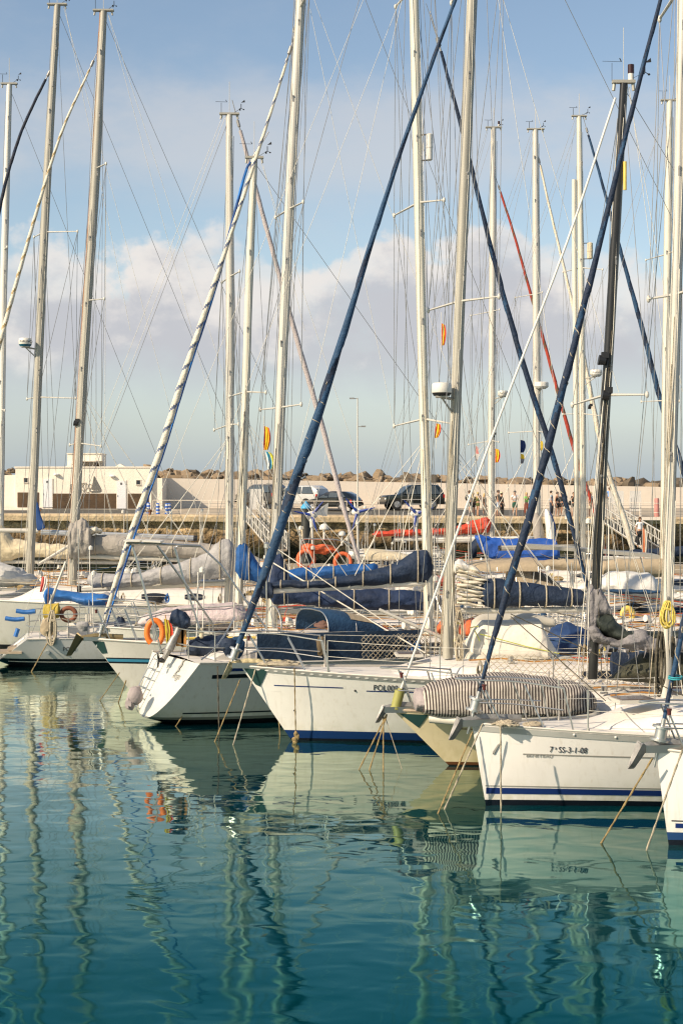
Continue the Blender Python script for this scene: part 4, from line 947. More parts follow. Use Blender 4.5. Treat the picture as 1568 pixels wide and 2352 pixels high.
def canopy(y, x0, x1, w, z0, h0, h1, mt, name='sprayhood', arch=.9, win=None, rear=None):
    """hooped cloth hood; h0 height at the front, h1 at the after edge"""
    m = MB(); R = []
    nx, nv = 12, 18
    for th_ in (0, .03):
        for i in range(nx + 1):
            f = i / nx; x = lerp(x0, x1, f); hh = lerp(h0, h1, sin(f * pi / 2) ** .8); ww = w * lerp(.86, 1, f); row = []
            for j in range(nv + 1):
                a = pi * j / nv; e = .62; cx_, sx_ = cos(a), sin(a); yy = ww * (abs(cx_) ** e) * (1 if cx_ > 0 else -1); zz = (hh - th_) * sx_ ** e
                row.append(y.W(x, yy * (1 - th_ * .8), z0 + zz + .015 * noise.noise(Vector((x * 4, yy * 3, 1)))))
            R.append(row)
    o_ = R[:nx + 1]; i_ = R[nx + 1:]
    m.loft(o_, 0, False, False); m.loft(i_[::-1], 0, False, False); m.loft([o_[-1], i_[-1]], 0, False, False); m.loft([i_[0], o_[0]], 0, False, False)
    c = m.build(name, mt, y.t)
    for f in (0.05, .55, 1.0):
        r_ = o_[int(f * nx)]; m = MB(); m.tube([v + Vector((0, 0, -.02)) for v in r_], .013, 6); m.build('hoop', steel, c)
    if win:
        m = MB(); rr = [[o_[i][j] + (o_[i][j] - y.W(lerp(x0, x1, i / nx), 0, z0)).normalized() * .012 for j in range(win[2], win[3] + 1)] for i in range(win[0], win[1] + 1)]
        m.loft(rr, 0, False, False); m.build('window', rear or mat('clear_vinyl', (.34, .29, .20), .18), c)
    return c
def ringbuoy(name, label, c, R, r, mt, axis='y', gap=0.0, squash=1.0, tapes=True, cat='lifebuoy', tilt=0.0):
    t = thing(name, label, cat, Vector((c.x, c.y, c.z - R * squash))); m = MB(); n = 28; pts = []
    for i in range(n + 1):
        a = -pi / 2 + gap + (2 * pi - 2 * gap) * i / n; pts.append(c + Vector((R * cos(a), tilt * R * sin(a), R * squash * sin(a))))
    m.tube(pts, r, 10, cap=True); m.build('ring', mt, t)
    if tapes:
        for a in (.3, 1.2, 1.95, 2.8): q = c + Vector((R * cos(a), tilt * R * sin(a), R * squash * sin(a))); d = Vector((-sin(a), 0, cos(a) * squash)).normalized() * .03; m = MB(); m.tube([q - d, q + d], r * 1.06, 10); m.build('reflective_tape', mat('silver_tape', (.6, .6, .58), .4), t)
    return t
def flag(label, px, py, Y, w, h, cols, staff=None, bands='v', rot=0.0, seed=0, group=None):
    a = P(px, py, Y); t = thing('flag', label, 'flag', a - Vector((0, 0, h)), group); m = MB(); nu, nv = 12, 16; mt = [mat('flag_' + str(i) + str(c[0])[:4] + str(c[2])[:4], c, .8, var=.05) for i, c in enumerate(cols)]; rows = []
    for th in (0, .006):
        for j in range(nv + 1):
            f = j / nv; rows.append([a + Vector((w * (i / nu) * (.55 + .45 * sin(pi * (f * .8 + .15))) + f * w * rot, th + .10 * w * sin(i * 1.3 + f * 3 + seed) * (.4 + f), -h * f * (1 - .10 * (i / nu)) - (h * .08 * i / nu))) for i in range(nu + 1)])
    K = len(cols)
    f1 = (lambda i, j: min(K - 1, int(j * K / nu))) if bands == 'v' else (lambda i, j: min(K - 1, int(i * K / nv)))
    m.loft(rows[:nv + 1], f1, False, False); m.loft(rows[nv + 1:][::-1], (lambda i, j: f1(nv - 1 - i, j)), False, False); m.build('cloth', mt, t)
    if staff: m = MB(); m.tube([P(*staff[0], Y), P(*staff[1], Y)], .011, 6); m.build('staff', wood, t)
    else: m = MB(); m.tube([a + Vector((0, 0, .25)), a, a - Vector((0, 0, h + .25))], .005 * Y / 40, 4); m.build('flag_line', wirew, t)
    return t
def ropeline(label, a, b, r=.013, mt=rope, sag=.0, group='mooring ropes from the bows to the water', knot=None):
    L = (b - a).length; n = max(8, int(L / .06)); pts = []
    for i in range(n + 1):
        f = i / n; p = a.lerp(b, f) - Vector((0, 0, sag * sin(pi * f))); pts.append(p)
    q = crv(pts, n=1) if False else pts; m = MB()
    def prof(i, th): return 1 + .28 * sin(2 * (th - i * .9))
    m.tube(pts, r * .74, 8, prof=prof); 
    if knot is not None: 
        for k in range(5): m.ell(pts[int(knot * n)] + Vector((.03 * sin(k * 2), -.03, -.05 * k)), (.045, .04, .05), 8, 5, amp=.4, fr=9, seed=k)
    return tag(m.build('mooring_rope', mt), label, 'rope', group)
def coil(label, c, w, h, mt, loops=7, seed=1, r=.012):
    rs_ = random.Random(seed); m = MB()
    for k in range(loops):
        ww, hh, ox, oy = w / 2 * rs_.uniform(.45, 1), h / 2 * rs_.uniform(.75, 1), rs_.uniform(-.15, .15) * w, rs_.uniform(-.04, .04)
        m.tube([c + Vector((ox + ww * cos(a) * (.6 + .4 * (1 - sin(a)) / 1), oy, -h / 2 + hh * sin(a) + (h / 2 - hh))) for a in [2 * pi * i / 20 for i in range(21)]], r, 6, cap=False)
    m.tube([c + Vector((-w * .2, -.03, -h * .25)), c + Vector((w * .2, -.03, -h * .3))], r * 1.6, 6)
    return tag(m.build('rope_coil', mt), label, 'rope coil')
# ------------------------------------------------------------------ hull paints
ANTI = (.006, .006, .008)
h_plain = zmat('hull_white', (.76, .735, .665), [(.20, (.010, .035, .12)), (.05, (.008, .010, .014))], .22)
h_ss = zmat('hull_bright_white', (.77, .735, .68), [(.085, (.008, .010, .016))], .2)
h_argo = zmat('hull_pearl_white', (.66, .635, .55), [(.16, (.20, .20, .16)), (.10, (.006, .007, .008))], .24)
h_right = zmat('hull_chalk_white', (.77, .75, .70), [(.17, (.020, .055, .15)), (.07, (.010, .012, .018))], .2)
h_beige = zmat('hull_sand', (.60, .52, .33), [(.07, (.11, .045, .018)), (.02, (.012, .010, .008))], .28)
h_blue = zmat('hull_grey_white', (.60, .58, .51), [(.06, (.01, .012, .015))], .3)
h_pol = zmat('hull_light_grey', (.60, .60, .57), [(.23, (.006, .008, .010)), (.04, (.008, .012, .014))], .25)
h_old = zmat('hull_old_white', (.64, .62, .55), [(.10, (.02, .02, .02))], .35)
h_navyst = zmat('hull_second_row', (.62, .60, .54), [(.12, (.01, .02, .05))], .35)
navyp = mat('navy_paint', (.010, .028, .13), .3, var=.05); teal_p = mat('teal_paint', (.05, .22, .33), .3, var=.05); blackp = mat('black_paint', (.010, .011, .014), .3, var=.05); greyp = mat('grey_line_paint', (.26, .25, .22), .4, var=.05); letterm = mat('dark_lettering', (.035, .035, .045), .5, var=0); letterg = mat('grey_lettering', (.30, .29, .26), .5, var=0)
rubrail = mat('grey_rubbing_strake', (.36, .36, .33), .45, var=.1)
def radome(y, px, py, w, h, label=None, bottom=None, side=-1):
    Y = y.MY; c = P(px, py, Y, -.25); r = w / F * Y / 2; hh = h / F * Y; m = MB()
    m.tube([c, c + Vector((0, 0, hh * .22)), c + Vector((0, 0, hh * .26)), c + Vector((0, 0, hh * .85)), c + Vector((0, 0, hh * .96)), c + Vector((0, 0, hh))], [r * .80, r * .97, r, r * .97, r * .88, r * .5], 22, mi=lambda i, j: 1 if (bottom and i < 1) else 0)
    o = m.build('radar_dome', [aluw, bottom or aluw], y.m); a = y.mx(py + 6); m = MB(); m.tube([a, c + Vector((0, 0, -.03))], .03, 6); m.tube([a + Vector((0, 0, -.35)), c + Vector((0, 0, -.03))], .02, 6); m.box(c + Vector((0, 0, -.02)), (r * 1.2, r * 1.2, .03)); m.build('bracket', alud, o)
    if label:
        me = text_mesh(label, hh * .36, .003); me.materials.clear(); me.materials.append(letterm)
        for v in me.vertices: 
            xx = v.co.x - r * .72; q = c + Vector((xx, -sqrt(max(0, r * r * 1.02 - xx * xx)) - .004, hh * .42 + v.co.y)); v.co = q - ORG[o.name]
        t_ = bpy.data.objects.new('lettering', me); C.objects.link(t_); t_.parent = o
def reflector(y, px, py, w, h, mt=aluw):
    Y = y.MY; c = P(px, py, Y, -.1); r = w / F * Y / 2; hh = h / F * Y / 2; m = MB(); m.tube([c + Vector((0, 0, z * hh)) for z in (-1, -.92, -.1, -.08, .08, .1, .92, 1)], [r * .6, r, r, r * 1.08, r * 1.08, r, r, r * .6], 14); o = m.build('radar_reflector', mt, y.m)
    a = y.mx(py); m = MB(); [m.tube([a + Vector((0, 0, z)), c + Vector((0, 0, z))], .018, 5) for z in (-hh * .95, hh * .95)]; m.build('bracket', dark, o)
def spotlight(y, py, dx, mt=dark):
    c = y.mx(py) + Vector((dx / F * y.MY, -.12, 0)); m = MB(); m.tube([c + Vector((-.06, 0, 0)), c + Vector((.06, 0, -.02))], [.09, .07], 10); m.box(c + Vector((.05, 0, .08)), (.12, .12, .1)); m.build('deck_light', mt, y.m)
# ================================================================== front row, nearest first
# --- rightmost yacht
yR = Yacht('white sailboat at the right edge with a blue furled sail and rusty anchor', 21.6, 1505, 6, 9.5, 3.1, 1.25, 1.05, rake=.17, hull=h_right)
yR.toerail(alu); yR.coach(1.3, 6.5, 1.05, .34, front=1.2, wins=((2.6, 3.6),)); yR.lifelines(1.5, 8.5); yR.pulpit(1.05, .60, .22); yR.bowroller(); yR.anchor(galv, .72)
yR.band('cove_stripe', navyp, .42, 3.0, .62, .68); yR.band('waterline_stripe', blackp, .2, 9, .315, .33); yR.band('waterline_stripe', navyp, .25, 4, .23, .29)
yR.mast([(1775, 1520), (1800, 500), (1815, -300)], 26, cap=False); yR.rig(-280, [(600, 60, 10)], 3.7)
furled(yR, [(1524, 1650), (1545, 1548), (1572, 1415), (1640, 1090), (1720, 690), (1800, 240)], [9, 14, 19, 21, 18, 14, 8], navy2, navy, .9, .3, depth=.26, wrap=.5)
m = MB(); 
for k in range(2): c = P(1549 + k, 1558 - k * 4, 21.6); m.tube([c + Vector((.085 * cos(a), .085 * sin(a), .01 * sin(a))) for a in [2 * pi * i / 16 for i in range(17)]], .010, 6, cap=False)
tag(m.build('lashing', mat('turquoise_cord', (.03, .30, .34), .7)), 'turquoise cord lashed round the blue furled sail at the right edge', 'cord')
# --- 7SS yacht
y7 = Yacht('white sailboat with the dark registration number and a wide blue waterline stripe', 24.4, 1083, 10, 11.2, 3.5, 1.21, 1.1, rake=.21, hull=h_ss)
y7.band('rubbing_strake', rubrail, .02, 10.9, .02, .10, .012, sheer=True, n=50)
m = MB()
for k in range(9): x = 1.35 + k * .55; b_, z_ = y7.bx(x); c = y7.side(x, z_ - .045, .02); m.ell(c, (.022, .012, .018), 8, 5)
m.build('strake_bolt', aluw, y7.t)
y7.toerail(alu, .03); y7.coach(1.35, 7.6, 1.25, .36, front=1.9, wins=((4.2, 5.2), (5.5, 6.6)), hatch=((2.15, 2.75, .1), (3.2, 3.7, -.5)))
y7.lifelines(1.55, 10.4, .62, 1.9); y7.pulpit(1.22, .64, .25); y7.bowroller(); y7.anchor(galv, .68); y7.pushpit()
y7.band('waterline_stripe', navyp, .21, 11, .175, .265); y7.band('waterline_stripe', greyp, .20, 11, .285, .30); y7.band('cove_line', greyp, .70, 11, .775, .795)
y7.write('7', 1.045, .83, .125, letterm, sx=.82); y7.write('a', 1.115, .875, .07, letterm, sx=.9); y7.write('SS-3-1-08', 1.165, .83, .125, letterm, sx=.80)
y7.write('BENETEAU', .74, .745, .062, letterg, sx=1.2)
m = MB(); c = y7.side(.36, .84, .012); r_ = []
for i in range(22):
    a = i / 21 * 1.6 * pi; r_.append(y7.side(.335 + .05 * cos(a * 1.2) * (1 - i / 40), .86 + .085 * cos(i / 21 * 2 * pi) * (1 if i < 11 else .7), .012))
m.tube(r_, [.006 + .010 * sin(pi * i / 21) for i in range(22)], 5); m.build('bow_emblem', letterg, y7.t)
y7.mast([(1528, 1602), (1537, 1150), (1553, 620), (1566, 60), (1578, -420)], 23, mt=alu, cap=False); y7.rig(-400, [(676, 50, 8, (-40, -20), .8), (-40, 40, 4)], 3.2, fore=False)
furled(y7, [(1100, 1588), (1160, 1370), (1237, 1104), (1369, 587), (1446, 270), (1515, 0), (1566, -210)], [7, 17, 19, 17, 15, 13, 11, 9, 8], navy, navy2, 1.3, .2, depth=.30, wrap=.55)
c = P(1094, 1602, 24.4)
# --- beige yacht with striped dinghy and black mast
yB = Yacht('sand coloured sailboat with a black mast and a striped bundle on its foredeck', 28.0, 903, 6, 10.8, 3.0, .95, 1.0, rake=.95, hull=h_beige)
yB.toerail(teak, .045); yB.coach(3.0, 8.2, 1.0, .32, front=.8, wins=((4.0, 5.0),)); yB.lifelines(1.2, 9.8, .60, 1.9); yB.pulpit(1.05, .70, .22, light=True); yB.bowroller(); yB.anchor(galv, .6); yB.pushpit()
m = MB(); q = [yB.side(x, z, .01) for x, z in ((.10, .90), (.55, .90), (.42, .66))]; m.loft([q, [v + yB.n * .004 for v in q]]); m.build('stem_patch', mat('dark_green_patch', (.015, .05, .045), .5), yB.t, False)
yB.band('cove_line', mat('brown_line', (.15, .06, .02), .5), .95, 2.1, .66, .675); yB.write('Argonauta', 2.02, .55, .12, mat('gold_line', (.33, .22, .08), .5), sx=1.0)
yB.mast([(1359, 1560), (1380, 1100), (1408, 600), (1431, 192)], 21, mt=blackm, cap='beacon'); yB.rig(200, [(907, 72, 15, (-60, 8), .9)], 3.5)
m = MB(); a_ = P(914, 1596, 28); q = crv([P(x, y, 28) for x, y in ((917, 1590), (940, 1530), (1090, 1110), (1180, 870), (1300, 560), (1412, 225))], step=.5); m.tube(q, .021, 8); o = m.build('forestay_foil', aluw, yB.t)
m = MB(); c = P(914, 1602, 28); d_ = Vector((-.25, 0, -1)).normalized(); m.tube([c - d_ * .16, c - d_ * .12, c - d_ * .12, c + d_ * .16, c + d_ * .16, c + d_ * .2], [.04, .04, .085, .085, .1, .1], 12); m.tube([c + d_ * .2, P(904, 1630, 28)], .015, 6); m.build('furling_drum', mat('olive_drum', (.30, .29, .08), .5), yB.t)
spotlight(yB, 828, -16); spotlight(yB, 908, -3)
m = MB(); c = P(1433, 405, 28, -.05); m.tube([c + Vector((0, 0, .24)), c - Vector((0, 0, .24))], .03, 8); m.build('strut_tube', yellow, yB.m)
# --- POL000 yacht
yP = Yacht('long white sailboat lettered POL000 4J with a grey slotted toe rail', 31.0, 553, 3, 12.6, 3.5, 1.40, 1.15, rake=.95, hull=h_plain)
yP.band('toe_rail_strip', mat('slotted_rail', (.42, .415, .38), .4, .4, var=.06), .10, 12.3, -.01, .075, .012, sheer=True, n=60)
m = MB()
for k in range(72):
    x = .32 + k * .165; b_, z_ = yP.bx(x)
    if x < 12: q = [yP.side(x + .04 * cos(a), z_ - .035 + .014 * sin(a), .020) for a in [2 * pi * i / 8 for i in range(8)]]; m = MB(); m.loft([q, [v + yP.n * .002 for v in q]]); m.build('rail_slot', mat('slot_gap', (.70, .68, .62), .6), yP.t, False)
yP.toerail(alu, .03); yP.coach(2.4, 9.2, 1.25, .30, front=1.6, wins=((6.2, 7.2), (7.5, 8.5)), hatch=((2.9, 3.4, 0),))
yP.lifelines(1.6, 11.6, .62, 1.85); yP.pulpit(1.50, .62, .12); yP.bowroller(); yP.anchor(rusty, .7); yP.pushpit()
m = MB(); q = [yP.side(x, z, .01) for x, z in ((.06, 1.36), (.50, 1.36), (.36, 1.02), (.27, 1.06))]; m.loft([q, [v + yP.n * .004 for v in q]]); m.build('stem_patch', mat('dark_green_patch', (.015, .05, .045), .5), yP.t, False)
yP.band('cove_line', navyp, .62, 1.88, 1.045, 1.065); yP.band('cove_line', navyp, 2.30, 3.3, 1.00, 1.02)
yP.write('POL000 4J', 2.42, 1.03, .155, letterm, sx=.86)
m = MB(); m.ell(yP.side(2.1, 1.01, .01), (.022, .01, .022), 8, 5); m.ell(yP.side(1.0, .58, .01), (.018, .01, .018), 8, 5); m.build('skin_fitting', dark, yP.t)
yP.mast([(1027, 1512), (1036, 1180), (1060, 560), (1084, -30), (1102, -420)], 23, mt=alud, cap=False); yP.rig(-400, [(692, 80, 16, (-66, -5), .9), (-60, 60, 8)], 4.0)
furled(yP, [(548, 1478), (577, 1400), (603, 1331), (670, 1130), (712, 1005), (760, 860), (880, 470), (960, 232), (1043, 5), (1086, -120)], [12, 20, 24, 22, 18, 14, 12, 10, 9, 8, 7], navy2, navy, 2.2, .25, depth=.30, wrap=.4)
yP.boom((1058, 1403), (1346, 1400), 14, alu)
sil([(1104, 1331), (1150, 1330), (1230, 1341), (1341, 1354)], [(1104, 1395), (1200, 1394), (1341, 1391)], 31, .22, navy, 'sail_cover', yP.t, amp=.03, fr=1.6, straps=4, ridge=.004)
fold = MB()
for k in range(9):
    y0 = 1298 + k * 10.8; w0 = [30, 34, 38, 37, 37, 38, 39, 37, 34][k]; rings = []
    for i in range(15):
        f = i / 14; px = 1042 + (6 if k else 4) + f * w0 * 1.85; th = (8.5 if k else 14) * sin(pi * min(1, .12 + f * .9)) ** .5; yy = y0 + f * (16 - k * 1.4) + 2 * sin(k * 2 + f * 6); c = P(px, yy, 31); hh = th / F * 31 / 1.6; dd = .20 * (1 - .3 * f) + .03 * sin(k * 3 + f * 9)
        rings.append([c + Vector((.012 * sin(j * 2.3 + k), dd * cos(2 * pi * j / 16) - .04, hh * sin(2 * pi * j / 16) * (1 + .25 * sin(j + k * 2 + f * 5)))) for j in range(16)])
    fold.loft(rings)
o = fold.build('flaked_sail', sailc, yP.t)
sil([(1041, 1292), (1052, 1284), (1060, 1286), (1080, 1300), (1092, 1300)], [(1041, 1318), (1060, 1318), (1080, 1316), (1092, 1312)], 31, .18, wtarp, 'headboard_cover', yP.t, amp=.05, fr=3, seg=20)
coil('loose hank of pale line hanging on the grey mast below the folded sail', P(1052, 1400, 31, -.24), .16, .75, ropew, 6, 3)
coil('second hank of pale line hanging low on the same grey mast', P(1051, 1455, 31, -.24), .14, .6, ropew, 6, 4)
radome(yP, 1012, 911, 46, 30, None, dark); 
yP.netting(4.35, 7.9, .60, ropew, .13)
# --- white inflatable under a tent cover, on the POL000 deck
DY = 31.6
t = thing('inflatable_dinghy', 'cream inflatable dinghy under a pale grey tent cover on the white deck', 'dinghy', P(1200, 1548, DY))
def loop(y0, x0, x1, dep, zz=0): 
    return None
m = MB(); pts = [P(1330, 1515, DY), P(1300, 1520, DY, -.25), P(1200, 1524, DY, -.55), P(1105, 1520, DY, -.6), P(1078, 1512, DY, -.3), P(1072, 1508, DY, .1), P(1085, 1500, DY, .5), P(1150, 1502, DY, .7), P(1250, 1505, DY, .6)]
q = crv(pts, step=.1); m.tube(q, [.10 + .10 * min(1, i / 8) for i in range(len(q))], 14); m.build('lower_tube', rubberg, t)
m = MB(); q = crv([P(1096, 1452, DY, .2), P(1110, 1434, DY, .45), P(1180, 1434, DY, .6), P(1255, 1434, DY, .6), P(1283, 1436, DY, .55)], step=.1); m.tube(q, [lerp(.13, .17, min(1, i / 5)) if i < len(q) - 6 else .17 * (1 - (i - len(q) + 6) / 7) + .02 for i in range(len(q))], 14); m.build('upper_tube', rubberg, t)
sil([(1070, 1474), (1086, 1444), (1106, 1424), (1160, 1425), (1236, 1421), (1254, 1458), (1284, 1506)], [(1070, 1504), (1100, 1514), (1180, 1518), (1284, 1513)], DY, .66, lgreyc if False else mat('tent_cover', (.72, .67, .57), .8, var=.06, bump=.6, bs=5), 'cover', t, amp=.02, fr=1.5, tent=.45, yoff=-.05, sq=.6, endk=.9)
m = MB()
for a, b in (((1095, 1450), (1200, 1478)), ((1200, 1478), (1272, 1494)), ((1282, 1512), (1298, 1530)), ((1298, 1530), (1292, 1545)), ((1082, 1440), (1095, 1466)), ((1072, 1436), (1092, 1432))):
    m.tube([P(*a, DY, -.66), P(*b, DY, -.66)], .018, 4, flat=.5)
m.build('lashing_strap', mat('lime_strap', (.55, .58, .08), .6), t)
# --- striped bundle
stripe = bpy.data.materials.new('striped_cloth'); stripe.use_nodes = True; T = stripe.node_tree; b_ = T.nodes['Principled BSDF']; b_.inputs['Roughness'].default_value = .9
tc = T.nodes.new('ShaderNodeTexCoord'); nz_ = T.nodes.new('ShaderNodeTexNoise'); nz_.inputs['Scale'].default_value = 1.1; nz_.inputs['Detail'].default_value = 2; T.links.new(tc.outputs['Object'], nz_.inputs['Vector'])
s_ = T.nodes.new('ShaderNodeSeparateXYZ'); T.links.new(tc.outputs['Object'], s_.inputs[0])
def tm(op, a, b=None):
    n = T.nodes.new('ShaderNodeMath'); n.operation = op
    for i, v in enumerate((a, b)):
        if v is None: continue
        if isinstance(v, (int, float)): n.inputs[i].default_value = v
        else: T.links.new(v, n.inputs[i])
    return n.outputs[0]
xx = tm('ADD', tm('MULTIPLY', s_.outputs[0], 20.0), tm('ADD', tm('MULTIPLY', nz_.outputs[0], 2.6), tm('MULTIPLY', s_.outputs[2], .6)))
st_ = tm('GREATER_THAN', tm('FRACT', xx), .47); mx_ = T.nodes.new('ShaderNodeMix'); mx_.data_type = 'RGBA'; T.links.new(st_, mx_.inputs[0]); mx_.inputs[6].default_value = (.52, .47, .40, 1); mx_.inputs[7].default_value = (.055, .040, .036, 1); T.links.new(mx_.outputs[2], b_.inputs['Base Color'])
bp_ = T.nodes.new('ShaderNodeBump'); bp_.inputs['Strength'].default_value = .5; bp_.inputs['Distance'].default_value = .05; n9 = T.nodes.new('ShaderNodeTexNoise'); n9.inputs['Scale'].default_value = 5; T.links.new(tc.outputs['Object'], n9.inputs['Vector']); T.links.new(n9.outputs[0], bp_.inputs['Height']); T.links.new(bp_.outputs[0], b_.inputs['Normal'])
t = thing('covered_dinghy', 'upturned dinghy under a brown and cream striped cloth on the sand coloured boat', 'dinghy', P(1150, 1640, 27.6))
sil([(968, 1580), (985, 1571), (1050, 1558), (1150, 1551), (1250, 1558), (1325, 1573), (1352, 1585), (1366, 1606)], [(968, 1634), (1000, 1640), (1100, 1641), (1300, 1640), (1366, 1622)], 27.6, .72, stripe, 'striped_cover', t, amp=.05, fr=1.3, n=44, seg=90, sq=.42, endk=.85)
sil([(948, 1600), (953, 1586), (962, 1580), (976, 1578)], [(948, 1610), (954, 1630), (976, 1636)], 27.6, .5, mat('dusty_mauve_cloth', (.34, .29, .28), .85, var=.1, bump=.5, bs=12), 'end_cloth', t, amp=.06, fr=3, seg=24, endk=.8)
m = MB(); q = crv([P(985, 1645, 27.6, -.3), P(1100, 1646, 27.6, -.62), P(1330, 1642, 27.6, -.5), P(1366, 1634, 27.6, 0)], step=.1); m.tube(q, .075, 10); m.build('gunwale_tube', rubberg, t)
# --- torn sail on the black mast's boom
yB.boom((1362, 1482), (1600, 1478), 8, alud)
sil([(1347, 1353), (1354, 1345), (1376, 1345), (1386, 1362), (1400, 1395), (1404, 1412)], [(1344, 1440), (1350, 1470), (1362, 1470), (1372, 1420), (1404, 1412)], 28, .15, torn, 'torn_cover', yB.t, amp=.05, fr=3.2, seg=30, ridge=.012)
sil([(1362, 1410), (1403, 1411), (1412, 1430), (1440, 1446), (1500, 1450), (1600, 1452)], [(1362, 1430), (1385, 1462), (1420, 1472), (1500, 1468), (1600, 1470)], 28, .20, dgreen, 'sail_cover', yB.t, amp=.06, fr=2.4, seg=60, ridge=.012)
sil([(1346, 1440), (1362, 1430), (1385, 1460), (1420, 1470), (1450, 1455), (1475, 1448), (1500, 1466), (1600, 1462)], [(1346, 1450), (1362, 1468), (1400, 1484), (1450, 1490), (1500, 1502), (1600, 1492)], 27.9, .19, torn, 'torn_sail', yB.t, amp=.07, fr=3.0, seg=80, ridge=.015)
m = MB(); rr_ = random.Random(3)
for k in range(9):
    px = 1352 + k * 21 + rr_.uniform(-5, 5); y0 = 1478 + rr_.uniform(0, 12); L_ = rr_.uniform(12, 34); w_ = rr_.uniform(2, 5); a = P(px, y0, 27.8, -.15)
    m = MB(); m.loft([[a + Vector((w_ / F * 28 * (1 - f) * s1 + .02 * sin(f * 5 + k), .03 * sin(f * 6 + k), -L_ * f / F * 28)) for s1 in (-1, 1)] + [a + Vector((.02 * sin(f * 5 + k), .03 + .03 * sin(f * 6 + k), -L_ * f / F * 28))] for f in (0, .25, .5, .75, 1)]); m.build('torn_shred', torn, yB.t)
sil([(1398, 1558), (1440, 1520), (1470, 1498), (1515, 1496), (1600, 1497)], [(1398, 1562), (1470, 1566), (1540, 1574), (1600, 1574)], 28.3, .35, mat('olive_tarp', (.045, .045, .025), .65, var=.3, bump=.7, bs=6), 'cockpit_tarp', yB.t, amp=.05, fr=2)
sil([(1400, 1497), (1520, 1498)], [(1400, 1552), (1520, 1552)], 29.3, .06, navy, 'spray_cloth', yB.t, amp=.02)
coil('long dark hank of rope hanging on the right hand white mast', P(1508, 1448, 24.2, -.25), .16, .95, ropeb, 7, 8, .013)
coil('yellow and black rope coil hanging on the right hand white mast', P(1523, 1378, 24.4, -.3), .20, .42, ropey, 10, 9, .012)
for px, py, w_, h_, mt_ in ((1536, 1460, 9, 50, ropeb),): coil('small dark rope bundle tied low on the right hand white mast', P(px + 1, py, 24.4, -.2), .07, .3, mt_, 6, 11)
# --- Argo
yA = Yacht('white sailboat showing its broad bright transom with a swim ladder', 38.2, 1392, 205.2, 10.5, 3.25, 1.35, 1.30, rake=1.0, trake=.74, stern=.88, hull=h_argo, zk_stern=.12)
yA.Y = 35.8; yA.toerail(alu, .045); yA.coach(2.2, 6.9, 1.05, .34, front=.9, wins=((3.4, 4.2), (4.5, 5.5)))
yA.lifelines(1.4, 9.5, .62, 1.9); yA.pushpit(.62, 1.3); yA.pulpit(1.2)
m = MB(); b0_, z0_ = yA.bx(8.6)
for sd in (1, -1):
    q0 = [yA.W(7.0, sd * .75, z0_ - .02), yA.W(9.7, sd * .62, z0_ - .02)]; m.loft([[v + Vector((0, 0, zz)) + yA.n * (sd * dd) for zz, dd in ((0, .28), (.20, .24), (.24, .16), (.24, 0), (0, 0))] for v in q0])
m.build('cockpit_coaming', deckw, yA.t); m = MB(); q0 = [yA.W(9.72, -.9, z0_), yA.W(9.72, .9, z0_)]; m.loft([[v + yA.u * dx + Vector((0, 0, zz)) for dx, zz in ((-.35, 0), (-.30, .16), (0, .20), (.25, .10), (.28, 0))] for v in q0]); m.build('stern_locker', deckw, yA.t)
yA.band('cove_stripe', blackp, 8.8, 10.2, .98, 1.06); yA.band('cove_stripe', navyp, 8.8, 9.85, 1.12, 1.22); yA.band('waterline_stripe', blackp, 2, 10.6, .235, .265)
yA.mast([(985, 1470), (981, 1260), (962, 480), (951, 0), (941, -440)], 21, mt=mat('mast_cream', (.66, .62, .50), .35, var=.04, dirt=.2), cap=False)
yA.rig(-430, [(962, 60, 20, (-66, 8), .85), (465, 52, 27, (-54, -2), .85), (-30, 40, 10, (-40, 0), .7)], 4.2)
reflector(yA, 985, 340, 15, 62); m = MB()
for k in range(2): pass
yA.boom((986, 1337), (620, 1356), 16, aluw)
sil([(616, 1340), (673, 1335), (740, 1333), (808, 1321), (850, 1310), (896, 1297), (930, 1278), (950, 1266), (976, 1262), (992, 1264)], [(616, 1350), (740, 1350), (808, 1348), (900, 1341), (943, 1336), (992, 1340)], 35.8, .24, navy, 'sail_cover', yA.t, amp=.045, fr=2.2, straps=6, ridge=.012, seg=90)
sil([(598, 1345), (605, 1338), (622, 1338), (628, 1345)], [(598, 1372), (612, 1378), (628, 1372)], 35.7, .2, navy, 'boom_end_cover', yA.t, amp=.04, seg=16)
furled(yA, [(1384, 1476), (1345, 1335), (1272, 1058), (1205, 850), (1140, 620), (1062, 305), (1012, 118)], [7, 10, 12, 13, 12, 10, 9, 7], navy, navy2, 1.2, .2, depth=.28, wrap=.3)
yA.stay(P(1007, 100, 35.8), P(978, 8, 35.8), 'forestay')
m = MB(); 
bx_ = [yA.W(x, yA.bx(x)[0] - .03, 0) for x in (3.6, 4.6, 5.6, 6.6, 7.6, 8.2)]
rr_ = []
for x in [5.7 + i * .1 for i in range(37)]:
    b_, z_ = yA.bx(x); rr_.append([yA.W(x, b_ - .04 + o_ + .02 * noise.noise(Vector((x * 3, zz * 4, 0))), z_ + zz) for o_, zz in ((0, .02), (.012, .2), (.012, .4), (0, .60), (-.012, .60), (-.012, .3), (-.012, .02))])
m.loft(rr_); m.build('spray_cloth', mat('deep_teal_navy_cloth', (.010, .030, .062), .75, var=.25, bump=.5, bs=6), yA.t)
yA.netting(5.5, 7.15, .62, ropew, .105, out=.02); yA.netting(3.4, 5.4, .62, ropew, .12)
canopy(yA, 6.1, 7.45, .85, 1.72, .18, .50, navy2, 'sprayhood', win=(2, 7, 3, 7), rear=tanc)
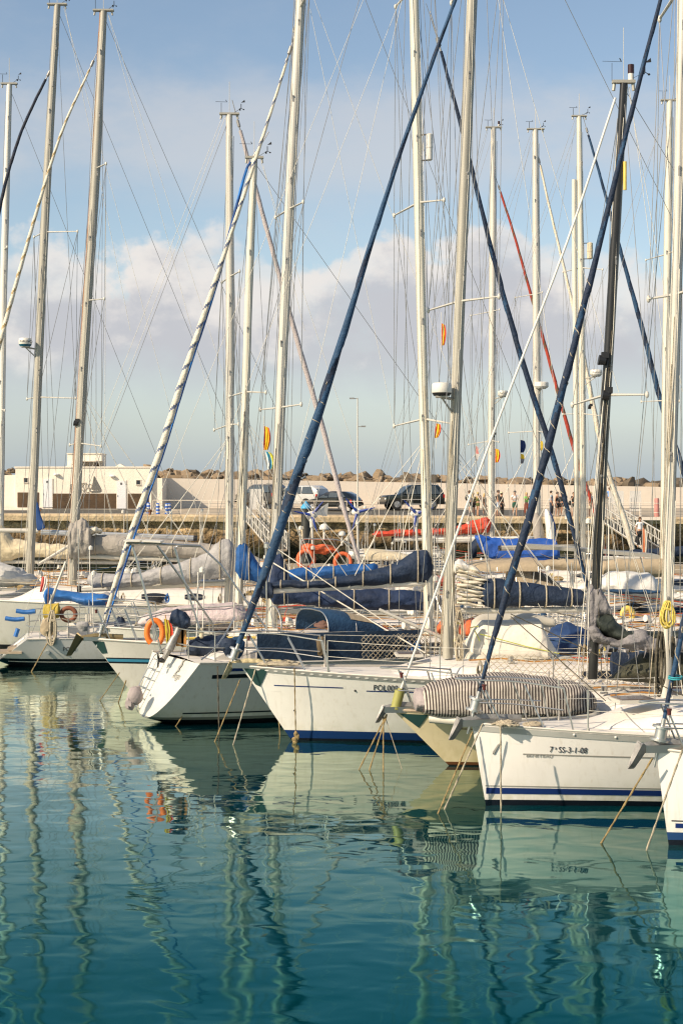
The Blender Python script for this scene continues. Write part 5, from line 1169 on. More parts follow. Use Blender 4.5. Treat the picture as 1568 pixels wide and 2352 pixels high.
# gantry, ladder, seahorse mark and name on the transom
m = MB(); G = lambda px, py, dy=0: P(px, py, 34.0, dy)
for pts in (((290, 1247, 0), (330, 1247, 0), (460, 1254, .2)), ((305, 1256, 0), (318, 1300, 0), (352, 1430, 0), (372, 1500, 0)), ((393, 1262, .8), (400, 1256, .8), (455, 1258, .8), (500, 1300, .8), (568, 1397, .8), (615, 1460, .8)), ((393, 1262, .8), (415, 1340, .8), (451, 1452, .8)), ((359, 1253, .2), (416, 1335, .4), (482, 1440, .8), (484, 1500, .8)), ((305, 1256, 0), (300, 1250, .0), (393, 1254, .8))):
    m.tube([G(*p_) for p_ in pts], .022, 8)
g_ = m.build('stern_gantry', steel, yA.t)
for x0, x1, y0, y1 in ((288, 325, 1246, 1247), (330, 372, 1247, 1249)):
    m = MB(); a, b = G(x0, y0 - 3), G(x1, y1 - 3); m.loft([[v + Vector((0, dy, dz)) for dy, dz in ((-.25, 0), (.45, 0), (.45, .035), (-.25, .035))] for v in (a, b)]); m.build('solar_panel', aluw, g_, False)
def T(u, f, off=.01):  # transom face point: u across (near side +1), f height fraction
    z = yA.zk(1) + f * (yA.sheer(1) - yA.zk(1)); hw = yA.st * yA.B / 2; return yA.o + yA.u * (yA.xat(1, z) + off) + yA.n * (u * hw) + Vector((0, 0, z))
m = MB()
for u in (-.62, -.28): m.tube([T(u, .98, .12), T(u, .12, .10), T(u, .06, .02)], .015, 7); 
for k in range(6): m.tube([T(-.62, .15 + k * .155, .11), T(-.28, .15 + k * .155, .11)], .013, 6)
m.tube([T(-.62, .98, .12), T(-.60, 1.15, -.05), T(-.45, 1.2, -.1), T(-.30, 1.15, -.05), T(-.28, .98, .12)], .015, 7); m.build('swim_ladder', steel, yA.t)
me = text_mesh('Argo', .20, .002); me.materials.clear(); me.materials.append(letterg)
ta, tb = T(.30, .70), T(.95, .70); ud = (tb - ta).normalized(); vd = (T(.3, .9) - T(.3, .6)).normalized()
for v in me.vertices: v.co = ta + ud * v.co.x + vd * v.co.y + (yA.u * .012) - ORG[yA.t.name]
o = bpy.data.objects.new('lettering', me); C.objects.link(o); o.parent = yA.t
m = MB(); qs = [(.05, .02), (.10, .10), (.06, .16), (.12, .22), (.10, .30), (.16, .34), (.20, .31), (.15, .28), (.19, .20), (.15, .12), (.19, .04), (.13, .07), (.09, .0)]
q = [ta + ud * a * 1.1 + vd * (b + .10) + yA.u * .012 for a, b in qs]; m.loft([q, [v + yA.u * .004 for v in q]]); m.build('transom_emblem', letterg, yA.t, False)
# outboard motor, horseshoe buoy, flag, fender bag
t = thing('outboard_motor', 'grey outboard motor under a navy cover clamped to the stern rail', 'outboard', P(385, 1520, 33.6))
sil([(390, 1425), (394, 1406), (408, 1398), (425, 1405), (436, 1420), (437, 1432)], [(390, 1428), (400, 1436), (415, 1444), (430, 1444), (437, 1434)], 33.6, .22, navy, 'cowl_cover', t, amp=.04, fr=4, seg=26)
m = MB(); m.tube([P(412, 1440, 33.6), P(404, 1460, 33.6), P(400, 1466, 33.6), P(388, 1492, 33.6)], [.07, .065, .08, .10], 10); m.tube([P(388, 1492, 33.6), P(374, 1518, 33.6)], [.12, .07], 8, flat=.6); m.build('leg', galv, t)
m = MB(); c = P(373, 1516, 33.6); m.ell(c, (.07, .12, .06), 10, 6)
for a in (0, 2.1, 4.2): m.ell(c + Vector((-.08, .1 * cos(a), .1 * sin(a))), (.02, .07, .07), 8, 5)
m.build('propeller', dark, t); m = MB(); m.box(P(413, 1462, 33.6, .05), (.16, .05, .40)); m.box(P(422, 1466, 33.6, .05), (.10, .05, .36)); m.build('mounting_pad', wood, t)
ringbuoy('horseshoe_buoy', 'tall orange horseshoe buoy on the stern rail of the boat with the bright transom', P(351, 1456, 34.0, .4), .165, .062, orange, gap=.5, squash=1.5, tapes=False)
flag('red yellow and green flag on a short staff beside the orange horseshoe buoy', 377, 1421, 33.7, .16, .50, [(.42, .34, .02), (.50, .40, .04), (.62, .06, .03)], ((380, 1412), (392, 1482)), rot=.3)
m = MB(); c = P(313, 1596, 33.5, -.15); m.ell(c, (.16, .15, .19), 16, 12, amp=.08, fr=3); m.ell(P(302, 1612, 33.5, -.2), (.10, .08, .14), 10, 8, amp=.4, fr=4); m.tube([P(320, 1575, 33.6), P(318, 1580, 33.6)], [.02, .05], 8)
tag(m.build('covered_fender', mat('dusty_mauve_cloth', (.34, .29, .28), .85, var=.1, bump=.5, bs=12)), 'round fender in a faded grey cloth bag hanging by the swim ladder', 'fender')
m = MB(); m.tube([G(470, 1484, .5), G(470, 1470, .5)], .02, 6); m.tube([P(463, 1450, 33.6), P(463, 1462, 33.6), P(463, 1466, 33.6)], [.05, .05, .02], 10); m.tube([P(463, 1448, 33.6), P(463, 1443, 33.6)], [.05, .045], 10)
tag(m.build('cream_gps_antenna', creamc), 'cream mushroom antenna on the stern rail right of the covered outboard', 'antenna')
sil([(430, 1480), (450, 1465), (480, 1458), (520, 1462), (545, 1480)], [(430, 1505), (470, 1512), (520, 1508), (545, 1496)], 34.0, .4, navy, 'cockpit_cover', yA.t, amp=.07, fr=3)
# --- yacht with blue stripes, bow left, tall mast rising out of frame
yS = Yacht('grey white sailboat with twin dark and pale blue stripes and a bow anchor', 38.6, 209, 6, 12.6, 2.9, 1.26, 1.1, rake=.95, hull=h_blue)
yS.toerail(alu, .05); yS.coach(2.6, 8.6, 1.1, .36, front=1.0, wins=((4.6, 5.4), (5.8, 6.8))); yS.lifelines(1.5, 11.4); yS.pulpit(1.35, .75, .25); yS.pushpit(); yS.bowroller(); yS.anchor(mat('bronze_anchor', (.22, .17, .08), .5, .4), 1.1)
yS.band('cove_stripe', blackp, .35, 12, .81, .84, .008); yS.band('cove_stripe', teal_p, .37, 12, .745, .81, .008); yS.band('cove_stripe', blackp, .40, 12, .71, .745, .008)
m = MB(); m.tube([yS.W(2.2, .8, 1.34), yS.W(3.8, .95, 1.36)], .035, 8); m.build('spinnaker_pole', yellow, yS.t)
m = MB(); q = [yS.side(x, z, .01) for x, z in ((.04, 1.22), (.30, 1.22), (.38, .95), (.26, .93))]; m.loft([q, [v + yS.n * .004 for v in q]]); m.build('stem_patch', mat('dark_green_patch', (.015, .05, .045), .5), yS.t, False)
yS.mast([(625, 1460), (640, 1030), (664, 480), (690, 0), (708, -360)], 21, mt=alu, cap=False); yS.rig(-340, [(936, 50, 3, (-50, -5), .9), (480, 34, 12, (-34, -8), .8), (20, 24, 8)], 4.0)
furled(yS, [(240, 1425), (262, 1350), (300, 1230), (370, 1030), (420, 868), (503, 620), (592, 350), (640, 200), (660, 135)], [8, 13, 15, 15, 14, 12, 10, 9, 7, 6], sailc, mat('blue_grey_stripe', (.13, .16, .24), .75), .50, .20, drum=.8, depth=.22, n=30, step=.05)
yS.boom((640, 1376), (985, 1392), 12, alud)
sil([(614, 1308), (624, 1276), (644, 1271), (656, 1288), (666, 1330), (700, 1352), (779, 1356), (866, 1351), (969, 1359), (1012, 1362)], [(614, 1385), (661, 1384), (720, 1392), (866, 1400), (985, 1402), (1012, 1398)], 38.3, .24, mat('marine_blue_canvas', (.007, .021, .062), .75, var=.3, bump=.5, bs=9), 'sail_cover', yS.t, amp=.05, fr=2, straps=5, ridge=.010, seg=80)
# ================================================================== second layer
# --- yacht with the pink covered dinghy; bright blue sail cover
y5 = Yacht('white sailboat with a bright blue sail cover behind the blue striped one', 42.4, 236, 3, 12.5, 3.5, 1.25, 1.15, rake=.8, hull=h_old)
y5.toerail(alu, .04); y5.coach(4.2, 9.4, 1.1, .36, wins=((5.4, 6.2), (6.6, 7.6))); y5.lifelines(1.5, 11.5); y5.pulpit(1.3, .7); y5.pushpit()
y5.mast([(547, 1400), (558, 1130), (570, 700), (584, 364)], 17, mt=mat('mast_cream', (.66, .62, .50), .35)); y5.rig(372, [(900, 50, 12, (-42, 0), .9)], 3.9)
furled(y5, [(246, 1432), (271, 1350), (309, 1232), (379, 1030), (428, 868), (500, 640), (560, 410), (576, 372)], [4, 5, 5, 5, 7, 9, 8, 6], mat('strong_blue_cloth', (.008, .06, .22), .7, var=.2, bump=.4), mat('bright_blue_strip', (.01, .16, .50), .7), 1.6, .30)
y5.boom((566, 1334), (868, 1330), 10, alu)
sil([(540, 1248), (563, 1247), (572, 1262), (590, 1288), (602, 1306), (640, 1312), (700, 1305), (760, 1300), (868, 1293)], [(540, 1330), (560, 1333), (640, 1336), (700, 1332), (868, 1320)], 42.4, .24, brightb, 'sail_cover', y5.t, amp=.045, fr=2.2, ridge=.006, straps=5)
t = thing('covered_dinghy', 'long dinghy under a faded pinkish cover behind the outboard motor', 'dinghy', P(440, 1440, 41.8))
sil([(318, 1425), (330, 1412), (380, 1395), (450, 1387), (540, 1386), (563, 1396), (570, 1410)], [(318, 1436), (400, 1444), (500, 1446), (570, 1436)], 41.8, .62, pinkc, 'cover', t, amp=.05, fr=1.6, tent=.25, seg=70)
m = MB(); q = [P(x, y, 41.8, -.45) for x, y in ((330, 1414), (380, 1402), (450, 1394), (520, 1390), (560, 1386))]; m.tube(crv(q, step=.2), .025, 6); m.build('seam', greyc, t)
# --- POL0 yacht, stern left
y0 = Yacht('light grey sailboat lettered POL0 with its open stern towards the left edge', 47.2, 858, 190, 9.7, 3.2, 1.25, .78, rake=.9, trake=.95, stern=.78, hull=h_pol, zk_stern=.12)
y0.toerail(alu, .03); y0.coach(2.4, 6.6, 1.05, .36, wins=((3.4, 4.2), (4.6, 5.4))); y0.lifelines(1.4, 8.6, .6); y0.pushpit(.66, 1.6); y0.pulpit(1.2)
y0.band('waterline_stripe', mat('pale_line', (.5, .5, .45), .4), .8, 10.2, .13, .155); y0.band('cove_line', navyp, 4, 7.5, .06, .09, .008, sheer=True)
y0.write('POL0', 8.75, .46, .155, letterm, bold=False); m = MB(); m.tube([y0.side(9.15, .42, .0), y0.side(9.15, .42, .05)], .06, 12); m.build('exhaust_outlet', steel, y0.t)
y0.mast([(526, 1395), (528, 1100), (529, 700), (527, 264)], 18, mt=alu); y0.rig(270, [(975, 24, 6, (-42, 6), .9), (635, 26, 8, (-24, -6), .9)], 4.0)
furled(y0, [(830, 1308), (790, 1170), (740, 980), (705, 860), (664, 715), (600, 480), (552, 300)], [8, 11, 12, 12, 11, 10, 8], mat('dusty_lilac_canvas', (.42, .37, .36), .8, var=.1, bump=.4), lgreyc, 1.4, .1)
y0.boom((520, 1338), (188, 1353), 15, aluw)
sil([(203, 1318), (212, 1313), (250, 1318), (322, 1317), (381, 1300), (430, 1287), (475, 1272), (500, 1245), (518, 1238), (540, 1237)], [(203, 1348), (249, 1349), (322, 1347), (400, 1341), (470, 1333), (505, 1328), (540, 1326)], 46.6, .28, greyc, 'sail_cover', y0.t, amp=.06, fr=1.8, ridge=.012, straps=5, seg=80)
sil([(104, 1352), (112, 1349), (140, 1356), (180, 1361), (240, 1365), (253, 1372)], [(104, 1372), (113, 1394), (128, 1380), (170, 1382), (200, 1392), (253, 1393)], 46.0, 1.1, skyblue, 'bimini', y0.t, amp=.04, fr=2.2)
for px, py in ((60, 1403), (35, 1420)):
    m = MB(); m.tube(crv([P(px - 22, py, 44.6), P(px, py + 3, 44.6), P(px + 22, py + 1, 44.6)], n=4), .06, 8); m.build('rail_pad', skyblue, y0.t)
m = MB(); m.tube([P(36, 1462, 44.5), P(42, 1444, 44.5)], .06, 8); m.build('rail_pad', skyblue, y0.t)
m = MB(); m.tube([P(95, 1440, 44.7), P(152, 1290, 44.7)], .035, 8); m.build('stern_pole', alu, y0.t)
ringbuoy('horseshoe_buoy', 'rust red horseshoe buoy under the sky blue bimini at the left', P(158, 1411, 44.6),   .19, .06, mat('rust_red_buoy', (.20, .065, .03), .7), squash=.9, tapes=False)
coil('pale coil of rope hanging from the rail of the light grey sailboat', P(121, 1402, 44.3), .24, .95, ropew, 9, 12, .02)
sil([(100, 1390), (135, 1386), (138, 1392)], [(100, 1420), (125, 1424), (138, 1418)], 44.6, .15, mat('ochre_bag', (.46, .34, .05), .7, bump=.5), 'throw_line_bag', y0.t, amp=.04, seg=14)
m = MB(); fd = [y0.pt(1, f, s1) for f in (.95, .25) for s1 in (1, -1)]
for sd in (.3, .75):
    a_, b2_ = y0.pt(1, .98, 1).lerp(y0.pt(1, .98, -1), sd) + y0.u * .05, y0.pt(1, .15, 1).lerp(y0.pt(1, .15, -1), .5 + (sd - .5) * .7) + y0.u * .10; m.tube([a_, b2_], .018, 6)
m.build('swim_ladder', steel, y0.t)
m = MB(); c = P(22, 1494, 45.2, -.3); m.box(c, (.95, .8, .06)); m.box(c + Vector((.2, 0, .10)), (.25, .6, .10)); m.build('swim_platform', teak, y0.t, False)
flag('small faded red and white pennant on the stern rail at the left', 97, 1324, 44.6, .16, .42, [(.60, .10, .08), (.65, .6, .55)], ((113, 1312), (110, 1418)), rot=-.4)
# --- long white yacht at the left behind POL0 (bare bow left of frame)
y3 = Yacht('long white sailboat behind the light grey one, its deck lined with low windows', 50.8, -150, 3, 13.2, 3.8, 1.55, 1.35, rake=.8, hull=h_old)
y3.toerail(alu, .05); y3.coach(2.2, 9.6, 1.2, .46, front=1.2, wins=((6.4, 7.2), (7.7, 8.3), (9.0, 9.4))); y3.lifelines(1.6, 12); y3.pushpit()
y3.mast([(165, 1372), (178, 1100), (201, 700), (220, 400), (238, 26)], 19, mt=alud); y3.rig(34, [(1018, 58, 10, (-30, 0), .7), (690, 46, 9, (-20, 0), .7), (387, 30, 7, (-12, 0), .6)], 4.3)
m = MB(); m.tube([p_ + Vector((-r_ * .95, -r_ * .3, 0)) for p_, r_ in zip(y3.mp, y3.mr)], .022, 5); m.build('mainsail_track', mat('terracotta_line', (.42, .22, .12), .6), y3.m)
furled(y3, [(-110, 1330), (-40, 960), (0, 790), (75, 520), (140, 310), (206, 160)], [12, 13, 11, 9, 7, 5], sailc, mat('ochre_stripe', (.40, .30, .15), .8), .55, .24, depth=.18, n=28, step=.06)
y3.boom((176, 1276), (530, 1290), 12, alu)
sil([(178, 1224), (211, 1230), (264, 1228), (360, 1236), (460, 1247), (530, 1256)], [(178, 1272), (211, 1274), (300, 1276), (460, 1284), (530, 1288)], 50.8, .30, taupe, 'sail_cover', y3.t, amp=.05, fr=1.3, ridge=.006, straps=4)
sil([(158, 1196), (163, 1200), (180, 1198), (190, 1190), (200, 1200), (211, 1214)], [(157, 1282), (170, 1284), (185, 1280), (211, 1270)], 50.6, .34, taupe, 'mast_cover', y3.t, amp=.07, fr=3, seg=26, ridge=.03)
sil([(205, 1209), (222, 1210), (236, 1218)], [(205, 1232), (215, 1226), (236, 1222)], 50.7, .25, sailc, 'sail_head', y3.t, amp=.05, fr=3, seg=16)
spotlight(y3, 972, -9)
# --- yacht with the bare silver mast and mast steps
y2 = Yacht('white sailboat with a bare silver mast carrying steps and a small radar', 54.0, -260, 3, 13.5, 3.8, 1.6, 1.4, rake=.8, hull=h_old)
y2.toerail(alu, .05); y2.coach(4, 10, 1.2, .5, wins=((5.5, 6.3), (6.8, 7.6))); y2.lifelines(1.6, 12.5); y2.pushpit()
y2.mast([(68, 1335), (78, 1104), (103, 517), (122, 180), (132, 12)], 18, mt=alud); y2.rig(20, [(912, 94, 7, (-30, 0), .5), (533, 82, 10, (-30, 0), .5)], 5.0)
furled(y2, [(-60, 820), (0, 480), (40, 330), (75, 245), (106, 182)], [12, 9, 8, 7, 6], mat('black_navy_cloth', (.012, .016, .030), .7, var=.3, bump=.5), navy, .6, .2)
radome(y2, 62, 797, 30, 19, 'FURUNO', mat('radar_teal', (.01, .10, .16), .4)); m = MB()
for k in range(9):
    c = y2.mx(70 + k * 132) + Vector((.05, -.12, 0)); m.tube([c, c + Vector((.0, -.14, 0)), c + Vector((0, -.14, .14)), c + Vector((0, 0, .16))], .014, 5)
m.build('mast_steps', galv, y2.m)
y2.boom((95, 1222), (445, 1236), 12, mat('boom_silver', (.50, .52, .54), .35, .4)); y2.boom((88, 1297), (160, 1253), 7, alu, part='gas_strut')
t = sil([(84, 1148), (88, 1156), (95, 1185), (104, 1210)], [(84, 1216), (90, 1218), (104, 1214)], 53.6, .04, mat('royal_blue_sail', (.01, .055, .20), .7), 'storm_sail', y2.t, amp=.02, seg=16)
sil([(-40, 1292), (0, 1294), (35, 1301), (70, 1318), (96, 1338)], [(-40, 1345), (60, 1346), (96, 1342)], 52.5, .8, mat('pale_grey_tarpaulin', (.52, .51, .47), .7, bump=.8, bs=4), 'foredeck_tarp', y2.t, amp=.08, fr=1.5)
# --- leftmost mast with the cream sail cover
y1 = Yacht('white sailboat at the left edge with a long cream sail cover', 59.0, -420, 2, 14, 3.9, 1.6, 1.5, rake=.8, hull=h_old)
y1.coach(4, 10, 1.2, .5); y1.lifelines(1.6, 13); y1.pushpit(); y1.toerail(alu)
y1.mast([(-2, 1340), (2, 1150), (8, 700), (22, 194)], 15, mt=aluw); y1.rig(200, [(573, 14, 6, (-14, 0), .6), (940, 15, 7, (-14, 0), .6), (1180, 10, 4)], 6.3)
y1.boom((6, 1290), (300, 1292), 9, alu)
sil([(-30, 1206), (0, 1200), (12, 1212), (30, 1236), (68, 1244), (95, 1248), (160, 1253), (300, 1262)], [(-30, 1300), (0, 1292), (40, 1282), (100, 1279), (160, 1284), (300, 1284)], 59, .35, creamc, 'sail_cover', y1.t, amp=.08, fr=1.6, ridge=.02, seg=80)
m = MB(); m.tube([P(-20, 1218, 57), P(88, 1219, 57)], .08, 10); m.build('whisker_pole', alu, y1.t)
# ================================================================== far row, bows to the right
def far(label, Y, bowpx, L, mast, w, spr, chx, hull=h_navyst, mt=alu, cap=True, fb=1.4):
    y = Yacht(label, Y, bowpx, 182, L, 3.7, fb, 1.25, rake=.9, hull=hull); y.toerail(alu, .05); y.coach(2.6, 8.2, 1.15, .46, wins=((4, 4.8), (5.2, 6.2))); y.lifelines(1.4, L - 1, .62, 2.0); y.pushpit(); y.pulpit(1.3)
    y.mast(mast, w, mt=mt, cap=cap); y.rig(mast[-1][1] + 8, spr, chx); return y
f9 = far('far sailboat with a red sail cover and red furled sail', 78, 1398, 12, [(1127, 1275), (1129, 900), (1133, 294)], 15, [(1012, 12, 6, (-50, 6), .9), (715, 12, 6, (-46, 0), .9)], 4.8, cap='beacon')
furled(f9, [(1392, 1276), (1360, 1160), (1322, 1048), (1286, 920), (1222, 690), (1180, 540), (1148, 440)], [7, 8, 9, 8, 7, 6, 5], mat('dark_red_canvas', (.33, .040, .022), .8, var=.25), brownc, 1.1, .2)
f9.boom((1122, 1232), (905, 1238), 12, aluw); sil([(855, 1222), (900, 1219), (1000, 1215), (1060, 1206), (1090, 1194), (1126, 1185)], [(855, 1233), (900, 1231), (1060, 1226), (1126, 1224)], 78, .35, redc, 'sail_cover', f9.t, amp=.10, fr=1.6, ridge=.02, straps=6)
radome(f9, 1153, 911, 24, 13, 'Raymarine'); spotlight(f9, 1000, 4)
f10 = far('far sailboat with a brilliant blue tarp over its boom', 74, 1462, 11.5, [(1232, 1290), (1232, 900), (1229, 298)], 16, [(990, 8, 6, (-60, 0), .9), (675, 8, 8, (-44, -3), .9)], 4.6)
furled(f10, [(1452, 1262), (1432, 1190), (1386, 1050), (1322, 735), (1262, 480), (1240, 380)], [12, 14, 11, 8, 6, 5], sailc, creamc, 1.3, .1)
radome(f10, 1241, 892, 33, 14, None); f10.boom((1226, 1237), (1000, 1241), 12, aluw); 
sil([(1090, 1229), (1130, 1234), (1180, 1238), (1274, 1237), (1284, 1262)], [(1090, 1236), (1108, 1270), (1130, 1284), (1160, 1290), (1216, 1299), (1284, 1286)], 70, .42, cobalt, 'boom_tarp', f10.t, amp=.07, fr=1.4, tent=.6, ridge=.03, seg=80)
sil([(1080, 1248), (1094, 1233)], [(1080, 1286), (1110, 1270)], 71, .4, navy, 'tarp_end', f10.t, amp=.03, seg=16)
f11 = far('far sailboat with twin tracked cream mast and dark blue furled sail', 68, 1655, 12.5, [(1338, 1300), (1336, 900), (1329, 268)], 14, [(950, 34, 10, (-38, -4), .9), (615, 42, 18, (-34, -4), .9)], 5.0, mt=mat('mast_cream', (.66, .62, .50), .35))
m = MB(); m.tube([p_ + Vector((-r_ * 2.1, 0, 0)) for p_, r_ in list(zip(f11.mp, f11.mr))[:-4]], .10, 10); m.build('sail_track', mat('mast_cream', (.66, .62, .50), .35), f11.m)
furled(f11, [(1645, 1330), (1600, 1190), (1568, 1082), (1520, 935), (1475, 760), (1420, 562), (1376, 400), (1350, 310)], [12, 13, 13, 12, 11, 9, 7, 5], navy2, navy, 1.1, .35)
radome(f11, 1366, 864, 28, 14, 'Raymarine'); reflector(f11, 1353, 577, 13, 38, creamc); spotlight(f11, 935, 16)
f11.boom((1330, 1256), (1150, 1259), 12, alud); 
f13 = far('far sailboat with a tan boom cover behind the right hand white mast', 62, 1900, 13, [(1523, 1330), (1528, 900), (1537, 232)], 17, [(920, 20, 8, (-46, -4), .9), (583, 18, 4, (-40, -2), .9)], 6.0, mt=mat('mast_cream', (.66, .62, .50), .35))
f13.boom((1512, 1284), (1380, 1282), 10, alu); sil([(1378, 1290), (1420, 1283), (1524, 1284)], [(1378, 1318), (1440, 1326), (1524, 1326)], 60, .35, tanc, 'sail_cover', f13.t, amp=.03, fr=1.2)
sil([(1190, 1290), (1300, 1284), (1382, 1286)], [(1190, 1306), (1300, 1310), (1382, 1312)], 61, .35, tanc, 'boom_cover', f13.t, amp=.03, fr=1.2)
sil([(1390, 1268), (1460, 1262), (1600, 1252)], [(1390, 1276), (1460, 1280), (1600, 1278)], 64, .3, navy, 'mainsail_cover', f13.t, amp=.04)
# solar awning seen edge on
t = thing('solar_awning', 'long thin grey solar awning on poles behind the black mast', 'awning', P(1400, 1330, 50)); m = MB()
q0 = [P(1204, 1258, 50), P(1330, 1266, 50), P(1504, 1281, 50)]; m.loft([[v + Vector((0, a, b)) for a, b in ((-.7, 0), (.7, .05), (.7, .12), (-.7, .10))] for v in q0]); m.build('panel', alud, t, False)
for px in (1290, 1330, 1400, 1460): m = MB(); m.tube([P(px, 1268, 50, -.5), P(px + 20, 1345, 50, -.5)], .02, 6); m.build('pole', steel, t)
# --- middle boats on the right
b1 = Yacht('white sailboat with a tan bimini and tan sprayhood behind the navy boom cover', 48, 1880, 183, 11.5, 3.6, 1.3, 1.15, rake=.8, hull=h_old)
b1.toerail(alu, .04); b1.coach(2.6, 7.6, 1.1, .42, wins=((4, 5), (5.4, 6.2))); b1.lifelines(1.4, 10.5); b1.pushpit(); canopy(b1, 10.7, 8.4, 1.15, 2.52, .12, .34, tanc, 'bimini'); canopy(b1, 7.6, 9.0, 1.05, 1.75, .3, .92, tanc, 'sprayhood', win=(2, 8, 3, 8), rear=brownc)
m = MB()
for x in (8.6, 10.5): m.tube([b1.W(x, 1.0, 1.2), b1.W(x - .1, 1.0, 2.5)], .015, 6); m.tube([b1.W(x, -1.0, 1.2), b1.W(x - .1, -1.0, 2.5)], .015, 6)
m.build('bimini_frame', steel, b1.t)
b2 = Yacht('white boat wrapped in a white winter tarpaulin right of the black mast', 43.5, 1980, 182, 8.6, 3.0, 1.2, 1.1, rake=.7, hull=h_plain)
b2.toerail(alu, .04); b2.lifelines(1.4, 8.0); b2.pushpit(); b2.coach(2.4, 6.8, 1.0, .42, wins=((3.4, 4.4), (4.8, 5.6)))
sil([(1318, 1352), (1340, 1338), (1380, 1322), (1396, 1312), (1440, 1311), (1490, 1316), (1515, 1340), (1530, 1362), (1600, 1368)], [(1318, 1358), (1400, 1362), (1440, 1375), (1600, 1382)], 46, 1.3, wtarp, 'winter_cover', b2.t, amp=.06, fr=1.2, tent=.45, seg=70)
sil([(1391, 1354), (1430, 1353), (1518, 1356)], [(1391, 1360), (1430, 1364), (1518, 1363)], 43, .3, navy2, 'folded_bimini', b2.t, amp=.03, fr=3)
ringbuoy('horseshoe_buoy', 'pale yellow horseshoe buoy on a stern rail right of the torn grey sail', P(1440, 1412, 42.8), .125, .075, yellow, squash=1.35, tapes=False)
b3 = Yacht('white motor sailer with a varnished caprail low behind the torn sail', 38.5, 1960, 182, 7.2, 3.0, 1.2, 1.12, rake=.7, hull=h_old)
b3.toerail(wood, .07); b3.lifelines(1.4, 6.6); b3.pushpit(); b3.coach(2.0, 5.6, 1.0, .5, wins=((3.0, 4.0), (4.4, 5.2)))
b3.band('caprail', wood, .3, 7.0, .0, .12, .02, sheer=True)
b4 = Yacht('white sailboat with a navy blue cockpit tent behind the cream dinghy', 36.5, 1740, 184, 8.4, 3.1, 1.25, 1.15, rake=.8, hull=h_old)
b4.toerail(alu, .04); b4.coach(2.4, 6.0, 1.0, .4, wins=((3.4, 4.2),)); b4.lifelines(1.4, 7.9); b4.pushpit(); 
sil([(1252, 1470), (1270, 1440), (1300, 1432), (1335, 1440), (1352, 1452)], [(1252, 1500), (1300, 1510), (1352, 1508)], 35.5, .8, mat('mid_navy_canvas', (.012, .04, .12), .75, var=.3, bump=.5, bs=6), 'cockpit_tent', b4.t, amp=.05, fr=2, tent=.3)
b6 = Yacht('white sailboat with small davits between the navy boom covers', 52, 1500, 182, 12, 3.6, 1.3, 1.2, rake=.8, hull=h_old)
b6.toerail(alu, .04); b6.coach(2.6, 8.4, 1.1, .42, wins=((4, 5), (5.4, 6.2), (6.6, 7.4))); b6.lifelines(1.4, 11); b6.pushpit(); canopy(b6, 8.2, 9.4, 1.05, 1.7, .2, .6, lgreyc, 'sprayhood')
b7 = Yacht('cream hulled sailboat with an orange hooped sail bag amid the middle boats', 62, 1160, 182, 12, 3.6, 1.35, 1.2, rake=.8, hull=h_old)
b7.toerail(alu, .04); b7.coach(2.6, 8.0, 1.1, .42, wins=((4, 5), (5.4, 6.2))); b7.lifelines(1.4, 11); b7.pushpit(.9, 1.8)
canopy(b7, 9.2, 11.0, 1.2, 2.1, .25, .6, creamc, 'bimini')
b9 = Yacht('small white sailboat with a sky blue sprayhood among the middle boats', 56.5, 900, 181, 9.5, 3.2, 1.3, 1.2, rake=.8, hull=h_old)
b9.toerail(alu, .04); b9.coach(2.2, 6.6, 1.0, .42, wins=((3.4, 4.2), (4.6, 5.4))); b9.lifelines(1.2, 8.8); b9.pushpit(); canopy(b9, 6.3, 7.5, 1.0, 1.7, .2, .55, skyblue, 'sprayhood')
b10 = Yacht('grey white sailboat with a folded cream awning beneath the blue tarp', 66, 1420, 182, 11, 3.4, 1.35, 1.2, rake=.8, hull=h_old)
b10.toerail(alu, .04); b10.coach(2.6, 8.0, 1.1, .42, wins=((4, 5), (5.4, 6.2))); b10.lifelines(1.4, 10); b10.pushpit(); canopy(b10, 8.4, 10.2, 1.2, 2.2, .15, .4, creamc, 'awning'); canopy(b10, 7.0, 8.2, 1.1, 1.8, .2, .6, navy2, 'sprayhood')
b8 = Yacht('white motor boat with a radar arch near the left gangway', 70, 800, 182, 9.5, 3.2, 1.3, 1.2, rake=.9, hull=h_old)
b8.coach(1.8, 6.8, 1.2, .75, front=1.6, wins=((3.2, 4.0), (4.2, 5.0), (5.2, 6.2))); b8.pushpit(); b8.lifelines(1, 6, .6); b8.toerail(alu)
m = MB()
for sd in (1, -1): m.tube([b8.W(6.8, sd * 1.2, 1.2), b8.W(7.2, sd * 1.1, 2.7)], .05, 8)
m.tube([b8.W(7.2, 1.1, 2.7), b8.W(7.2, -1.1, 2.7)], .06, 8); m.build('radar_arch', aluw, b8.t)
# long white tender on the far pontoon, upturned white dinghy standing on its stern
t = thing('tender', 'long low white tender behind the left navy boom cover', 'dinghy', P(940, 1290, 66)); sil([(800, 1262), (850, 1260), (960, 1268), (1020, 1262)], [(800, 1282), (850, 1288), (960, 1290), (1020, 1276)], 66, .7, white, 'hull', t, amp=.0, fr=1)
m = MB(); m.tube([P(802, 1263, 66, -.6), P(900, 1265, 66, -.68), P(1018, 1263, 66, -.6)], .04, 6); m.build('rubbing_strake', greyc, t)
t = thing('inflatable_dinghy', 'white inflatable dinghy stood on end beside the blue tarp', 'dinghy', P(1262, 1240, 73)); m = MB(); ax = [(1256, 1262, 16), (1258, 1245, 19), (1258, 1225, 20), (1256, 1205, 19), (1252, 1187, 16), (1249, 1176, 11), (1247, 1169, 5)]
m.tube([P(x + 6, y, 73) for x, y, w_ in ax], [w_ / F * 73 for x, y, w_ in ax], 16, flat=.55); m.build('hull', white, t)
